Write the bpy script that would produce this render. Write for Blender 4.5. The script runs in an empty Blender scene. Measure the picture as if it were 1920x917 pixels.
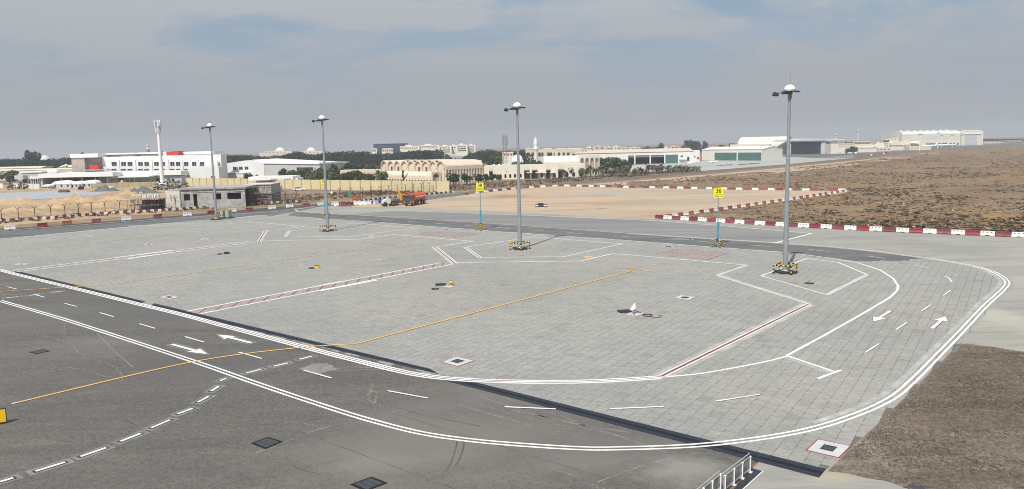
import bpy, math, random
import numpy as np
from mathutils import Vector, Matrix, noise as mnoise

random.seed(7); np.random.seed(7)
S = bpy.context.scene
COL = S.collection
R = math.radians

# ------------------------------------------------------------------ camera
H = 16.0                       # lens height above the apron, metres
FPX = 1440.0                   # focal length in pixels of the 1920 px wide photograph
CX, CY = 960.0, 458.5
HZ, TILT = 269.45, 0.0215      # horizon height at the centre column, roll
ROLL = math.atan(TILT)
PITCH = math.atan((CY - HZ) * math.cos(ROLL) / FPX)
_F = Vector((0, math.cos(PITCH), -math.sin(PITCH)))
_U0 = Vector((0, math.sin(PITCH), math.cos(PITCH)))
_X = Vector((1, 0, 0))
_R = _X * math.cos(ROLL) - _U0 * math.sin(ROLL)
_U = _X * math.sin(ROLL) + _U0 * math.cos(ROLL)
cam = bpy.data.objects.new('camera', bpy.data.cameras.new('camera'))
COL.objects.link(cam)
cam.data.sensor_width = 36.0
cam.data.lens = 36.0 * FPX / 1920.0
cam.data.clip_start = 0.5
cam.data.clip_end = 20000
M = Matrix.Identity(4)
for i in range(3):
    M[i][0] = _R[i]; M[i][1] = _U[i]; M[i][2] = -_F[i]
M[2][3] = H
cam.matrix_world = M
S.camera = cam

def ray(px, py):
    return _F * FPX + _R * (px - CX) - _U * (py - CY)
def G(px, py, z=0.0):
    """surveyed ground point: where the sight line of a photo pixel meets the level z"""
    d = ray(px, py); t = (z - H) / d.z
    return (d.x * t, d.y * t)
def at(px, py, Y):
    """x and z of a photo pixel at the distance Y"""
    d = ray(px, py); t = Y / d.y
    return d.x * t, H + d.z * t
def GP(pts, z=0.0):
    return [G(x, y, z) for x, y in pts]

# ------------------------------------------------------------------ light
SUN_EL, SUN_AZ = 51.0, 204.0          # bearing of the sun, clockwise from +Y
sd = Vector((math.sin(R(SUN_AZ)) * math.cos(R(SUN_EL)), math.cos(R(SUN_AZ)) * math.cos(R(SUN_EL)), math.sin(R(SUN_EL))))
sl = bpy.data.lights.new('sun', 'SUN'); sl.energy = 3.6; sl.angle = R(0.6); sl.color = (1.0, 0.955, 0.89)
so = bpy.data.objects.new('sun', sl); COL.objects.link(so)
so.rotation_euler = sd.to_track_quat('Z', 'Y').to_euler(); so.location = (0, 0, 300)

W = bpy.data.worlds.new('World'); S.world = W; W.use_nodes = True
nt = W.node_tree; N = nt.nodes; L = nt.links; N.clear()
def nd(tree, typ, **kw):
    n = tree.nodes.new(typ)
    for k, v in kw.items():
        if k in n.inputs: n.inputs[k].default_value = v
        else: setattr(n, k, v)
    return n
out = nd(nt, 'ShaderNodeOutputWorld'); bg = nd(nt, 'ShaderNodeBackground'); bg.inputs['Strength'].default_value = 1.0
sky = nd(nt, 'ShaderNodeTexSky', sky_type='NISHITA', sun_disc=False, sun_elevation=R(SUN_EL), sun_rotation=R(SUN_AZ), dust_density=2.0, air_density=1.0)
tc = nd(nt, 'ShaderNodeTexCoord'); sep = nd(nt, 'ShaderNodeSeparateXYZ')
L.new(tc.outputs['Generated'], sep.inputs[0])
def math_(tree, op, a, b=None, c=None, clamp=False):
    n = tree.nodes.new('ShaderNodeMath'); n.operation = op; n.use_clamp = clamp
    for i, v in enumerate((a, b, c)):
        if v is None: continue
        if isinstance(v, (int, float)): n.inputs[i].default_value = v
        else: tree.links.new(v, n.inputs[i])
    return n.outputs[0]
def mixc(tree, f, a, b, blend='MIX'):
    n = tree.nodes.new('ShaderNodeMix'); n.data_type = 'RGBA'; n.blend_type = blend; n.clamp_factor = True
    for i, v in ((0, f), (6, a), (7, b)):
        if isinstance(v, (int, float)): n.inputs[i].default_value = v
        elif isinstance(v, (tuple, list)): n.inputs[i].default_value = (*v[:3], 1)
        else: tree.links.new(v, n.inputs[i])
    return n.outputs[2]
def ramp(tree, fac, stops):
    n = tree.nodes.new('ShaderNodeValToRGB'); el = n.color_ramp.elements
    while len(el) < len(stops): el.new(0.5)
    for e, (p, c) in zip(el, stops):
        e.position = p; e.color = (*c, 1) if isinstance(c, (tuple, list)) else (c, c, c, 1)
    tree.links.new(fac, n.inputs[0]); return n.outputs[0]
zc = math_(nt, 'MAXIMUM', sep.outputs[2], 0.0)
den = math_(nt, 'ADD', zc, 0.20)
comb = nd(nt, 'ShaderNodeCombineXYZ')
L.new(math_(nt, 'DIVIDE', sep.outputs[0], den), comb.inputs[0]); L.new(math_(nt, 'DIVIDE', sep.outputs[1], den), comb.inputs[1])
mp = nd(nt, 'ShaderNodeMapping'); mp.inputs['Scale'].default_value = (1.25, 1.7, 1); mp.inputs['Rotation'].default_value = (0, 0, 0.45); mp.inputs['Location'].default_value = (1.7, 0.4, 0)
L.new(comb.outputs[0], mp.inputs[0])
n1 = nd(nt, 'ShaderNodeTexNoise', Scale=0.95, Detail=7.0, Roughness=0.56, Distortion=0.7)
L.new(mp.outputs[0], n1.inputs['Vector'])
mp2 = nd(nt, 'ShaderNodeMapping'); mp2.inputs['Scale'].default_value = (0.9, 2.2, 1); mp2.inputs['Rotation'].default_value = (0, 0, -0.35)
L.new(comb.outputs[0], mp2.inputs[0])
n2 = nd(nt, 'ShaderNodeTexNoise', Scale=1.6, Detail=8.0, Roughness=0.62, Distortion=0.4)
L.new(mp2.outputs[0], n2.inputs['Vector'])
cl = math_(nt, 'ADD', math_(nt, 'MULTIPLY', n1.outputs[0], 0.66), math_(nt, 'MULTIPLY', n2.outputs[0], 0.34))
cloud = ramp(nt, cl, [(0.415, 0.0), (0.475, 0.45), (0.54, 1.0)])
skyc = nt.nodes.new('ShaderNodeVectorMath'); skyc.operation = 'SCALE'; skyc.inputs['Scale'].default_value = 0.075
L.new(sky.outputs[0], skyc.inputs[0])
blue = mixc(nt, 0.75, skyc.outputs[0], (0.195, 0.295, 0.41))
cloudcol = ramp(nt, zc, [(0.0, (0.30, 0.315, 0.34)), (0.08, (0.315, 0.333, 0.362)), (0.16, (0.36, 0.382, 0.412)), (0.26, (0.44, 0.465, 0.497)), (0.7, (0.45, 0.475, 0.51))])
c1 = mixc(nt, cloud, blue, cloudcol)
hz = ramp(nt, zc, [(0.0, 1.0), (0.04, 0.9), (0.09, 0.6), (0.14, 0.3), (0.20, 0.05), (0.3, 0.0)])
c2 = mixc(nt, hz, c1, cloudcol)
L.new(c2, bg.inputs['Color']); L.new(bg.outputs[0], out.inputs[0])

S.view_settings.view_transform = 'Standard'; S.view_settings.look = 'None'
S.view_settings.exposure = 0.34; S.view_settings.gamma = 1.0; S.view_settings.use_curve_mapping = False
S.cycles.max_bounces = 4; S.cycles.diffuse_bounces = 2; S.cycles.glossy_bounces = 2; S.cycles.transmission_bounces = 3
S.cycles.transparent_max_bounces = 6; S.cycles.volume_bounces = 0
S.cycles.use_denoising = True
try: S.cycles.denoiser = 'OPENIMAGEDENOISE'
except Exception: pass
S.cycles.use_adaptive_sampling = False
S.cycles.filter_width = 1.0

# ------------------------------------------------------------------ materials
MATS = {}
def mat(name, col, rough=0.8, metal=0.0, var=0.12, scale=0.8, bump=0.0, bscale=8.0, col2=None, alpha=None, spec=0.3, fine=0.0, fscale=14.0, emit=0, stretch=None, objrand=0.0):
    if name in MATS: return MATS[name]
    m = bpy.data.materials.new(name); m.use_nodes = True
    t = m.node_tree; b = t.nodes['Principled BSDF']
    b.inputs['Roughness'].default_value = rough; b.inputs['Metallic'].default_value = metal
    b.inputs['Specular IOR Level'].default_value = spec
    g = t.nodes.new('ShaderNodeNewGeometry'); vec = g.outputs['Position']
    if stretch:
        mm = t.nodes.new('ShaderNodeMapping'); mm.inputs['Rotation'].default_value = (0, 0, stretch[2]); mm.inputs['Scale'].default_value = (stretch[0], stretch[1], 1)
        t.links.new(vec, mm.inputs[0]); vec = mm.outputs[0]
    c = None
    lo = tuple(max(0, x * (1 - var)) for x in col); hi = tuple(x * (1 + var) for x in (col2 or col))
    nz = t.nodes.new('ShaderNodeTexNoise'); nz.inputs['Scale'].default_value = scale; nz.inputs['Detail'].default_value = 5; nz.inputs['Roughness'].default_value = 0.6
    t.links.new(vec, nz.inputs['Vector'])
    c = mixc(t, ramp(t, nz.outputs[0], [(0.34, 0.0), (0.66, 1.0)]), lo, hi)
    if fine:
        nf = t.nodes.new('ShaderNodeTexNoise'); nf.inputs['Scale'].default_value = fscale; nf.inputs['Detail'].default_value = 4; nf.inputs['Roughness'].default_value = 0.7
        t.links.new(vec, nf.inputs['Vector'])
        v = ramp(t, nf.outputs[0], [(0.3, 1 - fine), (0.7, 1 + fine)])
        c = mixc(t, 1.0, c, v, 'MULTIPLY')
    if objrand:
        oi = t.nodes.new('ShaderNodeObjectInfo')
        v = ramp(t, oi.outputs['Random'], [(0, 1 - objrand), (1, 1 + objrand)])
        c = mixc(t, 1.0, c, v, 'MULTIPLY')
    t.links.new(c, b.inputs['Base Color'])
    if bump:
        nb = t.nodes.new('ShaderNodeTexNoise'); nb.inputs['Scale'].default_value = bscale; nb.inputs['Detail'].default_value = 4
        t.links.new(vec, nb.inputs['Vector'])
        bp = t.nodes.new('ShaderNodeBump'); bp.inputs['Strength'].default_value = bump; bp.inputs['Distance'].default_value = 0.1
        t.links.new(nb.outputs[0], bp.inputs['Height']); t.links.new(bp.outputs[0], b.inputs['Normal'])
    if alpha is not None: b.inputs['Alpha'].default_value = alpha
    m['c'] = 1
    MATS[name] = m
    return m

def layered(name, base, layers, rough=0.9, bump=0.0, bscale=6.0, spec=0.25, spots=()):
    """base colour with several noise layers: (colour, scale, (lo, hi), strength, stretch)"""
    m = bpy.data.materials.new(name); m.use_nodes = True; t = m.node_tree; b = t.nodes['Principled BSDF']
    b.inputs['Roughness'].default_value = rough; b.inputs['Specular IOR Level'].default_value = spec
    g = t.nodes.new('ShaderNodeNewGeometry'); c = None
    cur = base
    for (colr, sc, (lo, hi), st, stretch) in layers:
        vec = g.outputs['Position']
        mm = t.nodes.new('ShaderNodeMapping'); mm.inputs['Location'].default_value = (random.uniform(-50, 50), random.uniform(-50, 50), 0)
        if stretch:
            mm.inputs['Rotation'].default_value = (0, 0, stretch[2]); mm.inputs['Scale'].default_value = (stretch[0], stretch[1], 1)
        t.links.new(vec, mm.inputs[0])
        nz = t.nodes.new('ShaderNodeTexNoise'); nz.inputs['Scale'].default_value = sc; nz.inputs['Detail'].default_value = 6; nz.inputs['Roughness'].default_value = 0.62; nz.inputs['Distortion'].default_value = 0.3
        t.links.new(mm.outputs[0], nz.inputs['Vector'])
        f = ramp(t, nz.outputs[0], [(lo - 0.05, 0.0), (hi - 0.085, st)])
        cur = mixc(t, f, cur, colr)
    for (cx, cy, rx, ry, an, colr, st) in spots:      # stains with a shape of their own
        mm = t.nodes.new('ShaderNodeMapping'); mm.vector_type = 'TEXTURE'
        mm.inputs['Location'].default_value = (cx, cy, 0); mm.inputs['Rotation'].default_value = (0, 0, an); mm.inputs['Scale'].default_value = (rx, ry, 1e3)
        t.links.new(g.outputs['Position'], mm.inputs[0])
        ln = t.nodes.new('ShaderNodeVectorMath'); ln.operation = 'LENGTH'; t.links.new(mm.outputs[0], ln.inputs[0])
        nz = t.nodes.new('ShaderNodeTexNoise'); nz.inputs['Scale'].default_value = 1.6; nz.inputs['Detail'].default_value = 6; nz.inputs['Roughness'].default_value = 0.7
        t.links.new(mm.outputs[0], nz.inputs['Vector'])
        f = ramp(t, math_(t, 'ADD', ln.outputs['Value'], math_(t, 'MULTIPLY', math_(t, 'SUBTRACT', nz.outputs[0], 0.5), 1.5)), [(0.25, st), (0.95, 0.0)])
        cur = mixc(t, f, cur, colr)
    t.links.new(cur, b.inputs['Base Color'])
    if bump:
        nb = t.nodes.new('ShaderNodeTexNoise'); nb.inputs['Scale'].default_value = bscale; nb.inputs['Detail'].default_value = 5
        t.links.new(g.outputs['Position'], nb.inputs['Vector'])
        bp = t.nodes.new('ShaderNodeBump'); bp.inputs['Strength'].default_value = bump; bp.inputs['Distance'].default_value = 0.15
        t.links.new(nb.outputs[0], bp.inputs['Height']); t.links.new(bp.outputs[0], b.inputs['Normal'])
    MATS[name] = m
    return m

# direction of the drain line, which the paving follows
_d0, _d1 = G(25, 511), G(1545, 889)
DANG = math.atan2(_d1[1] - _d0[1], _d1[0] - _d0[0])
_s0, _s1 = G(1236, 706), G(1518, 571)
SANG = math.atan2(_s1[1] - _s0[1], _s1[0] - _s0[0])

def spot(px, py, wpx, hpx, colr, st, an=0.0):
    x, y = G(px, py); rx = wpx / FPX * y; y1 = G(px, py - hpx)[1]; y0 = G(px, py + hpx)[1]
    return (x, (y0 + y1) / 2, rx, (y1 - y0) / 2, an, colr, st)
m_ground = layered('scrubland', (0.215, 0.135, 0.075), [
    ((0.28, 0.205, 0.132), 0.035, (0.50, 0.70), 0.75, None), ((0.125, 0.087, 0.058), 0.11, (0.52, 0.70), 0.7, (0.5, 1.2, 0.2)),
    ((0.235, 0.14, 0.068), 0.018, (0.52, 0.7), 0.7, None), ((0.36, 0.28, 0.19), 0.5, (0.56, 0.74), 0.75, (0.6, 1.3, 0.1)), ((0.11, 0.083, 0.054), 0.8, (0.58, 0.74), 0.7, None)], 0.95, 0.6, 1.2, spots=[spot(1915, 415, 90, 26, (0.33, 0.20, 0.085), 0.75), spot(1700, 420, 160, 9, (0.33, 0.25, 0.16), 0.6), spot(1640, 345, 200, 8, (0.25, 0.155, 0.075), 0.6), spot(1750, 300, 260, 8, (0.155, 0.115, 0.08), 0.6), spot(1550, 335, 140, 6, (0.14, 0.105, 0.07), 0.6), spot(1850, 360, 140, 8, (0.155, 0.11, 0.072), 0.6)])
m_sand = layered('graded sand', (0.475, 0.36, 0.25), [
    ((0.36, 0.30, 0.235), 0.035, (0.5, 0.7), 0.7, (0.35, 1.6, 0.05)), ((0.33, 0.185, 0.09), 0.03, (0.60, 0.74), 0.65, (0.4, 1.4, 0)),
    ((0.27, 0.235, 0.20), 0.12, (0.60, 0.75), 0.6, (0.25, 1.8, 0.03)), ((0.53, 0.41, 0.285), 0.25, (0.55, 0.75), 0.55, (0.4, 1.5, -0.05))], 0.95, 0.3, 1.5, spots=[spot(950, 368.5, 60, 4.5, (0.34, 0.185, 0.085), 0.85), spot(1160, 360, 110, 3.4, (0.37, 0.355, 0.325), 0.9), spot(860, 373, 60, 3.5, (0.30, 0.265, 0.225), 0.75), spot(1330, 362, 120, 3.5, (0.36, 0.30, 0.24), 0.7), spot(1240, 385, 160, 5, (0.39, 0.315, 0.235), 0.6), spot(1130, 391, 14, 0.8, (0.16, 0.11, 0.06), 0.8), spot(1050, 387, 40, 1, (0.33, 0.25, 0.17), 0.7), spot(1000, 403, 300, 5, (0.47, 0.335, 0.21), 0.6), spot(1560, 440, 260, 5, (0.29, 0.285, 0.26), 0.9)])
m_site = layered('dug sand', (0.43, 0.31, 0.19), [((0.36, 0.235, 0.13), 0.06, (0.48, 0.68), 0.8, None), ((0.25, 0.19, 0.135), 0.15, (0.56, 0.72), 0.75, (0.5, 1.3, 0)), ((0.52, 0.40, 0.27), 0.3, (0.55, 0.72), 0.6, None)], 0.95, 0.5, 1.0)
m_dry = layered('dry grass ground', (0.27, 0.195, 0.115), [((0.17, 0.125, 0.075), 0.1, (0.48, 0.68), 0.8, (0.4, 1.4, 0)), ((0.36, 0.27, 0.165), 0.2, (0.52, 0.7), 0.7, (0.4, 1.4, 0)), ((0.11, 0.10, 0.055), 0.4, (0.58, 0.72), 0.7, None)], 0.95, 0.4, 1.2)
m_fieldnear = layered('mown field', (0.182, 0.150, 0.118), [
    ((0.13, 0.104, 0.082), 0.09, (0.49, 0.68), 0.8, (0.5, 1.0, SANG)), ((0.27, 0.228, 0.178), 0.55, (0.53, 0.68), 0.85, (0.10, 1.7, SANG)), ((0.105, 0.082, 0.063), 0.4, (0.54, 0.68), 0.7, (0.12, 1.6, SANG)),
    ((0.115, 0.09, 0.07), 1.1, (0.52, 0.72), 0.6, (0.5, 1.2, SANG)), ((0.28, 0.235, 0.185), 4.0, (0.54, 0.72), 0.7, None), ((0.085, 0.068, 0.053), 7.0, (0.55, 0.72), 0.8, None)], 0.95, 0.5, 8.0, spots=[spot(1640, 850, 40, 50, (0.30, 0.255, 0.20), 0.7), spot(1800, 700, 70, 40, (0.145, 0.115, 0.088), 0.6), spot(1800, 900, 110, 40, (0.15, 0.118, 0.09), 0.55)])
m_conc = layered('sanded concrete', (0.30, 0.292, 0.263), [((0.225, 0.222, 0.205), 1.8, (0.52, 0.72), 0.55, (0.3, 1.4, SANG)), 
    ((0.40, 0.37, 0.31), 0.06, (0.45, 0.7), 0.75, (0.6, 1.4, SANG)), ((0.245, 0.245, 0.228), 0.12, (0.52, 0.7), 0.6, (0.25, 1.6, 0.4)), ((0.23, 0.225, 0.205), 0.45, (0.56, 0.72), 0.6, (0.2, 1.8, 0.1)), ((0.34, 0.33, 0.30), 0.7, (0.55, 0.75), 0.5, (0.3, 1.5, -0.1))], 0.9, 0.2, 4, spots=[spot(1890, 600, 70, 45, (0.42, 0.40, 0.34), 0.8), spot(1560, 895, 60, 18, (0.42, 0.35, 0.25), 0.7), spot(1820, 470, 120, 16, (0.25, 0.255, 0.245), 0.7)])
m_asph = layered('foreground asphalt', (0.122, 0.113, 0.100), [
    ((0.092, 0.087, 0.079), 0.05, (0.45, 0.65), 0.75, (0.5, 1.3, DANG)), ((0.158, 0.144, 0.124), 0.09, (0.52, 0.72), 0.75, (0.35, 1.6, DANG + 0.1)),
    ((0.185, 0.168, 0.144), 0.35, (0.57, 0.75), 0.5, (0.5, 1.2, DANG)), ((0.085, 0.082, 0.078), 0.22, (0.57, 0.72), 0.6, (0.12, 1.6, SANG)),
    ((0.155, 0.143, 0.126), 1.6, (0.53, 0.72), 0.5, None), ((0.075, 0.071, 0.065), 4.0, (0.52, 0.70), 0.6, None), ((0.20, 0.186, 0.164), 9.0, (0.57, 0.72), 0.6, None)], 0.85, 0.25, 9.0, 0.3, spots=[spot(800, 850, 420, 110, (0.178, 0.164, 0.145), 0.85), spot(960, 760, 330, 60, (0.165, 0.154, 0.138), 0.8), spot(1150, 850, 260, 60, (0.15, 0.141, 0.127), 0.8), spot(60, 600, 200, 40, (0.15, 0.14, 0.124), 0.6), spot(1290, 885, 130, 40, (0.27, 0.255, 0.225), 0.8), spot(1100, 870, 160, 30, (0.19, 0.175, 0.155), 0.6), spot(300, 700, 260, 60, (0.105, 0.102, 0.096), 0.5), spot(700, 870, 120, 30, (0.215, 0.198, 0.174), 0.7), spot(160, 650, 160, 26, (0.185, 0.174, 0.158), 0.5), spot(950, 770, 200, 25, (0.12, 0.116, 0.11), 0.6), spot(300, 590, 320, 30, (0.118, 0.114, 0.108), 0.7), spot(830, 860, 90, 22, (0.205, 0.188, 0.16), 0.5)])
m_road = layered('service road asphalt', (0.145, 0.143, 0.14), [
    ((0.105, 0.104, 0.104), 0.05, (0.45, 0.66), 0.7, (0.25, 1.8, -0.12)), ((0.185, 0.182, 0.176), 0.15, (0.52, 0.7), 0.6, (0.2, 1.8, -0.12)), ((0.11, 0.108, 0.107), 0.9, (0.55, 0.72), 0.5, (0.3, 1.5, -0.1))], 0.85, 0.15, 6)
m_roadpale = layered('worn pale asphalt', (0.23, 0.227, 0.22), [
    ((0.175, 0.174, 0.17), 0.05, (0.46, 0.66), 0.7, (0.2, 1.9, -0.16)), ((0.28, 0.272, 0.255), 0.15, (0.52, 0.7), 0.6, (0.2, 1.8, -0.16)), ((0.19, 0.188, 0.185), 0.9, (0.55, 0.72), 0.4, (0.3, 1.5, -0.1))], 0.85, 0.15, 6)
m_darkroad = mat('dark road', (0.072, 0.07, 0.071), 0.85, var=0.15, scale=0.2, fine=0.12, fscale=1.2)
m_dirtroad = mat('dirt road', (0.15, 0.117, 0.09), 0.9, var=0.2, scale=0.1, fine=0.15, fscale=0.8)
m_farapron = mat('far apron', (0.40, 0.40, 0.375), 0.9, var=0.1, scale=0.03)
m_taxi = mat('taxiway', (0.13, 0.125, 0.122), 0.9, var=0.25, scale=0.02, stretch=(0.3, 2.0, 0.1))
m_grout = mat('paving bed', (0.135, 0.132, 0.12), 0.95, var=0.12, scale=1.2)

def paving_material():
    m = bpy.data.materials.new('paving blocks'); m.use_nodes = True; t = m.node_tree; b = t.nodes['Principled BSDF']
    b.inputs['Roughness'].default_value = 0.88; b.inputs['Specular IOR Level'].default_value = 0.25
    g = t.nodes.new('ShaderNodeNewGeometry'); P = g.outputs['Position']
    cur = None
    base = (0.335, 0.328, 0.304)
    cur = base
    for colr, sc, (lo, hi), st, stx in [((0.355, 0.325, 0.275), 0.028, (0.46, 0.68), 0.75, None), ((0.268, 0.27, 0.252), 0.045, (0.48, 0.68), 0.7, None),
                             ((0.355, 0.34, 0.305), 0.22, (0.56, 0.74), 0.5, None), ((0.25, 0.247, 0.23), 0.5, (0.54, 0.72), 0.5, (0.6, 1.5, DANG)), ((0.25, 0.252, 0.24), 3.5, (0.45, 0.7), 0.45, None)]:
        nz = t.nodes.new('ShaderNodeTexNoise'); nz.inputs['Scale'].default_value = sc; nz.inputs['Detail'].default_value = 5; nz.inputs['Roughness'].default_value = 0.6
        mm = t.nodes.new('ShaderNodeMapping'); mm.inputs['Location'].default_value = (random.uniform(-40, 40), random.uniform(-40, 40), 0)
        if stx: mm.inputs['Rotation'].default_value = (0, 0, stx[2]); mm.inputs['Scale'].default_value = (stx[0], stx[1], 1)
        t.links.new(P, mm.inputs[0]); t.links.new(mm.outputs[0], nz.inputs['Vector'])
        cur = mixc(t, ramp(t, nz.outputs[0], [(lo - 0.04, 0.0), (hi - 0.06, st)]), cur, colr)
    # the single small blocks inside each laid cluster: grain only
    mp = t.nodes.new('ShaderNodeMapping'); mp.inputs['Rotation'].default_value = (0, 0, -DANG)
    t.links.new(P, mp.inputs[0])
    sn = t.nodes.new('ShaderNodeVectorMath'); sn.operation = 'SNAP'; sn.inputs[1].default_value = (0.22, 0.11, 5.0)
    t.links.new(mp.outputs[0], sn.inputs[0])
    wn = t.nodes.new('ShaderNodeTexWhiteNoise'); t.links.new(sn.outputs[0], wn.inputs['Vector'])
    cur = mixc(t, 1.0, cur, ramp(t, wn.outputs['Value'], [(0, 0.90), (1, 1.09)]), 'MULTIPLY')
    at_ = t.nodes.new('ShaderNodeAttribute'); at_.attribute_name = 'shade'
    oi = t.nodes.new('ShaderNodeObjectInfo')
    v = math_(t, 'ADD', at_.outputs['Fac'], math_(t, 'MULTIPLY', oi.outputs['Random'], 0.0))
    cur = mixc(t, 1.0, cur, ramp(t, v, [(0, 0.86), (0.06, 0.97), (0.94, 1.025), (1, 1.07)]), 'MULTIPLY')
    t.links.new(cur, b.inputs['Base Color'])
    return m
m_pave = paving_material()

m_white = mat('white road paint', (0.76, 0.76, 0.735), 0.7, var=0.12, scale=0.35, fine=0.12, fscale=4.0)
m_whiteworn = mat('worn white road paint', (0.66, 0.65, 0.63), 0.8, var=0.10, scale=0.5, fine=0.16, fscale=3.0)
m_red = mat('red road paint', (0.24, 0.055, 0.06), 0.8, var=0.12, scale=0.7, fine=0.15, fscale=3.0)
m_redworn = mat('faded red road paint', (0.325, 0.275, 0.262), 0.85, var=0.12, scale=0.5, fine=0.12, fscale=2.0)
m_orange = mat('orange road paint', (0.74, 0.44, 0.15), 0.75, var=0.1, scale=0.7, fine=0.1, fscale=3.0)
m_orangeworn = mat('faded orange road paint', (0.47, 0.335, 0.19), 0.85, var=0.14, scale=0.5, fine=0.15, fscale=2.0)
m_blackp = mat('black road paint', (0.05, 0.05, 0.048), 0.85, var=0.12, scale=0.7)
m_halo = mat('blasted asphalt', (0.20, 0.195, 0.185), 0.9, var=0.25, scale=0.9, fine=0.2, fscale=2.5)
m_track = mat('tyre scuff', (0.195, 0.186, 0.172), 0.9, var=0.3, scale=0.6, fine=0.25, fscale=3)
m_trackdark = mat('tyre rubber mark', (0.118, 0.113, 0.106), 0.9, var=0.3, scale=0.6, fine=0.25, fscale=3)
m_drain = mat('drain tar', (0.021, 0.025, 0.038), 0.55, var=0.15, scale=1.2, fine=0.15, fscale=5)
m_draindk = mat('drain slot', (0.008, 0.009, 0.014), 0.7, var=0.1, scale=1.2)
m_galv = mat('galvanised steel', (0.37, 0.40, 0.42), 0.45, 0.55, var=0.1, scale=1.5)
m_steel = mat('dull steel', (0.25, 0.27, 0.285), 0.5, 0.5, var=0.1, scale=2)
m_dark = mat('dark metal', (0.035, 0.036, 0.04), 0.6, 0.1, var=0.15, scale=3)
m_black = mat('black paint', (0.016, 0.016, 0.017), 0.6, var=0.1, scale=3)
m_yellow = mat('yellow paint', (0.78, 0.46, 0.03), 0.55, var=0.08, scale=3)
m_signyel = mat('sign yellow', (0.86, 0.75, 0.015), 0.5, var=0.03, scale=1)
m_cabblue = mat('pale blue box', (0.05, 0.30, 0.42), 0.5, var=0.08, scale=2)
m_bwhite = mat('white plastic', (0.76, 0.77, 0.77), 0.5, var=0.07, scale=1.2, objrand=0.07)
m_bred = mat('red plastic', (0.27, 0.038, 0.058), 0.5, var=0.12, scale=1.0, objrand=0.25)
m_bpink = mat('faded red plastic', (0.235, 0.06, 0.08), 0.55, var=0.12, scale=1.0, objrand=0.25)
m_borange = mat('orange plastic', (0.40, 0.115, 0.05), 0.5, var=0.12, scale=1.0, objrand=0.2)
m_bdark = mat('maroon plastic', (0.14, 0.035, 0.055), 0.5, var=0.12, scale=1.0, objrand=0.2)
m_bblue = mat('blue plastic', (0.02, 0.07, 0.30), 0.5, var=0.1, scale=1.0)
m_kred = mat('kerb red', (0.17, 0.035, 0.04), 0.8, var=0.15, scale=1.0, objrand=0.2)
m_kwhite = mat('kerb white', (0.70, 0.69, 0.65), 0.8, var=0.1, scale=1.0, objrand=0.1)
m_kblack = mat('kerb black', (0.05, 0.045, 0.045), 0.8, var=0.15, scale=1.0, objrand=0.2)
m_cream = mat('cream wall', (0.60, 0.52, 0.33), 0.85, var=0.06, scale=0.3)
m_creamdk = mat('cream pier', (0.40, 0.31, 0.18), 0.85, var=0.06, scale=0.3)
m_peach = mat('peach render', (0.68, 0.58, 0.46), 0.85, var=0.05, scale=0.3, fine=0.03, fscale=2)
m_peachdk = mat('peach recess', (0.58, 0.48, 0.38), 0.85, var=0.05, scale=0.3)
m_ivory = mat('ivory render', (0.70, 0.66, 0.57), 0.85, var=0.05, scale=0.3)
m_wwall = mat('white cladding', (0.72, 0.725, 0.72), 0.7, var=0.04, scale=0.3)
m_wroof = mat('white roofing', (0.80, 0.80, 0.78), 0.6, var=0.04, scale=0.3)
m_gwall = mat('grey cladding', (0.48, 0.49, 0.49), 0.7, var=0.06, scale=0.3)
m_stone = mat('stone cladding', (0.42, 0.36, 0.32), 0.85, var=0.12, scale=0.6, fine=0.18, fscale=2.0)
m_stonedk = mat('darker stone cladding', (0.31, 0.275, 0.255), 0.85, var=0.12, scale=0.6, fine=0.18, fscale=2.0)  # darker than the end stone, on the set-back wing and shed bay
m_block = mat('concrete blockwork', (0.36, 0.355, 0.34), 0.9, var=0.22, scale=0.9, fine=0.22, fscale=2.2)
m_blocklt = mat('pale blockwork', (0.60, 0.575, 0.53), 0.9, var=0.15, scale=0.9, fine=0.15, fscale=2.2)
m_glass = mat('dark glass', (0.025, 0.03, 0.036), 0.15, var=0.1, scale=1, spec=0.6)
m_blueglass = mat('blue curtain wall', (0.035, 0.085, 0.14), 0.25, var=0.12, scale=0.05, spec=0.5)
m_hole = mat('painted dark interior', (0.02, 0.022, 0.026), 0.9, var=0.1, scale=1)  # near-black; on sheets behind openings the inside shade is in the colour
m_hangdark = mat('painted hangar dark', (0.007, 0.010, 0.024), 0.7, var=0.2, scale=0.2)  # near-black blue: the unlit hangar inside is put into this colour
m_green = mat('green steel door', (0.065, 0.145, 0.125), 0.6, var=0.08, scale=0.4)
m_redbox = mat('red steel box', (0.55, 0.045, 0.035), 0.6, var=0.1, scale=0.8)
m_hangar = mat('pale hangar sheet', (0.66, 0.655, 0.58), 0.7, var=0.04, scale=0.1)
m_roofgrey = mat('grey roof', (0.50, 0.53, 0.55), 0.6, var=0.05, scale=0.2)
m_tan = mat('tan render', (0.62, 0.55, 0.44), 0.85, var=0.06, scale=0.2)
m_pink = mat('pink render', (0.60, 0.47, 0.40), 0.85, var=0.08, scale=0.1)
m_bark = mat('bark', (0.13, 0.10, 0.075), 0.95, var=0.2, scale=3)
m_leaf = mat('leaves', (0.052, 0.088, 0.026), 0.75, var=0.45, scale=0.6, fine=0.25, fscale=3.0, objrand=0.3, col2=(0.085, 0.12, 0.036))
m_leafdk = mat('dark leaves', (0.028, 0.052, 0.021), 0.8, var=0.45, scale=0.4, fine=0.25, fscale=2.0, objrand=0.25)
m_leafyel = mat('yellowing leaves', (0.16, 0.15, 0.025), 0.75, var=0.3, scale=0.6, fine=0.2, fscale=3.0)
m_forest = mat('forest leaves', (0.011, 0.022, 0.017), 0.85, var=0.5, scale=0.12, fine=0.3, fscale=0.7)
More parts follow.
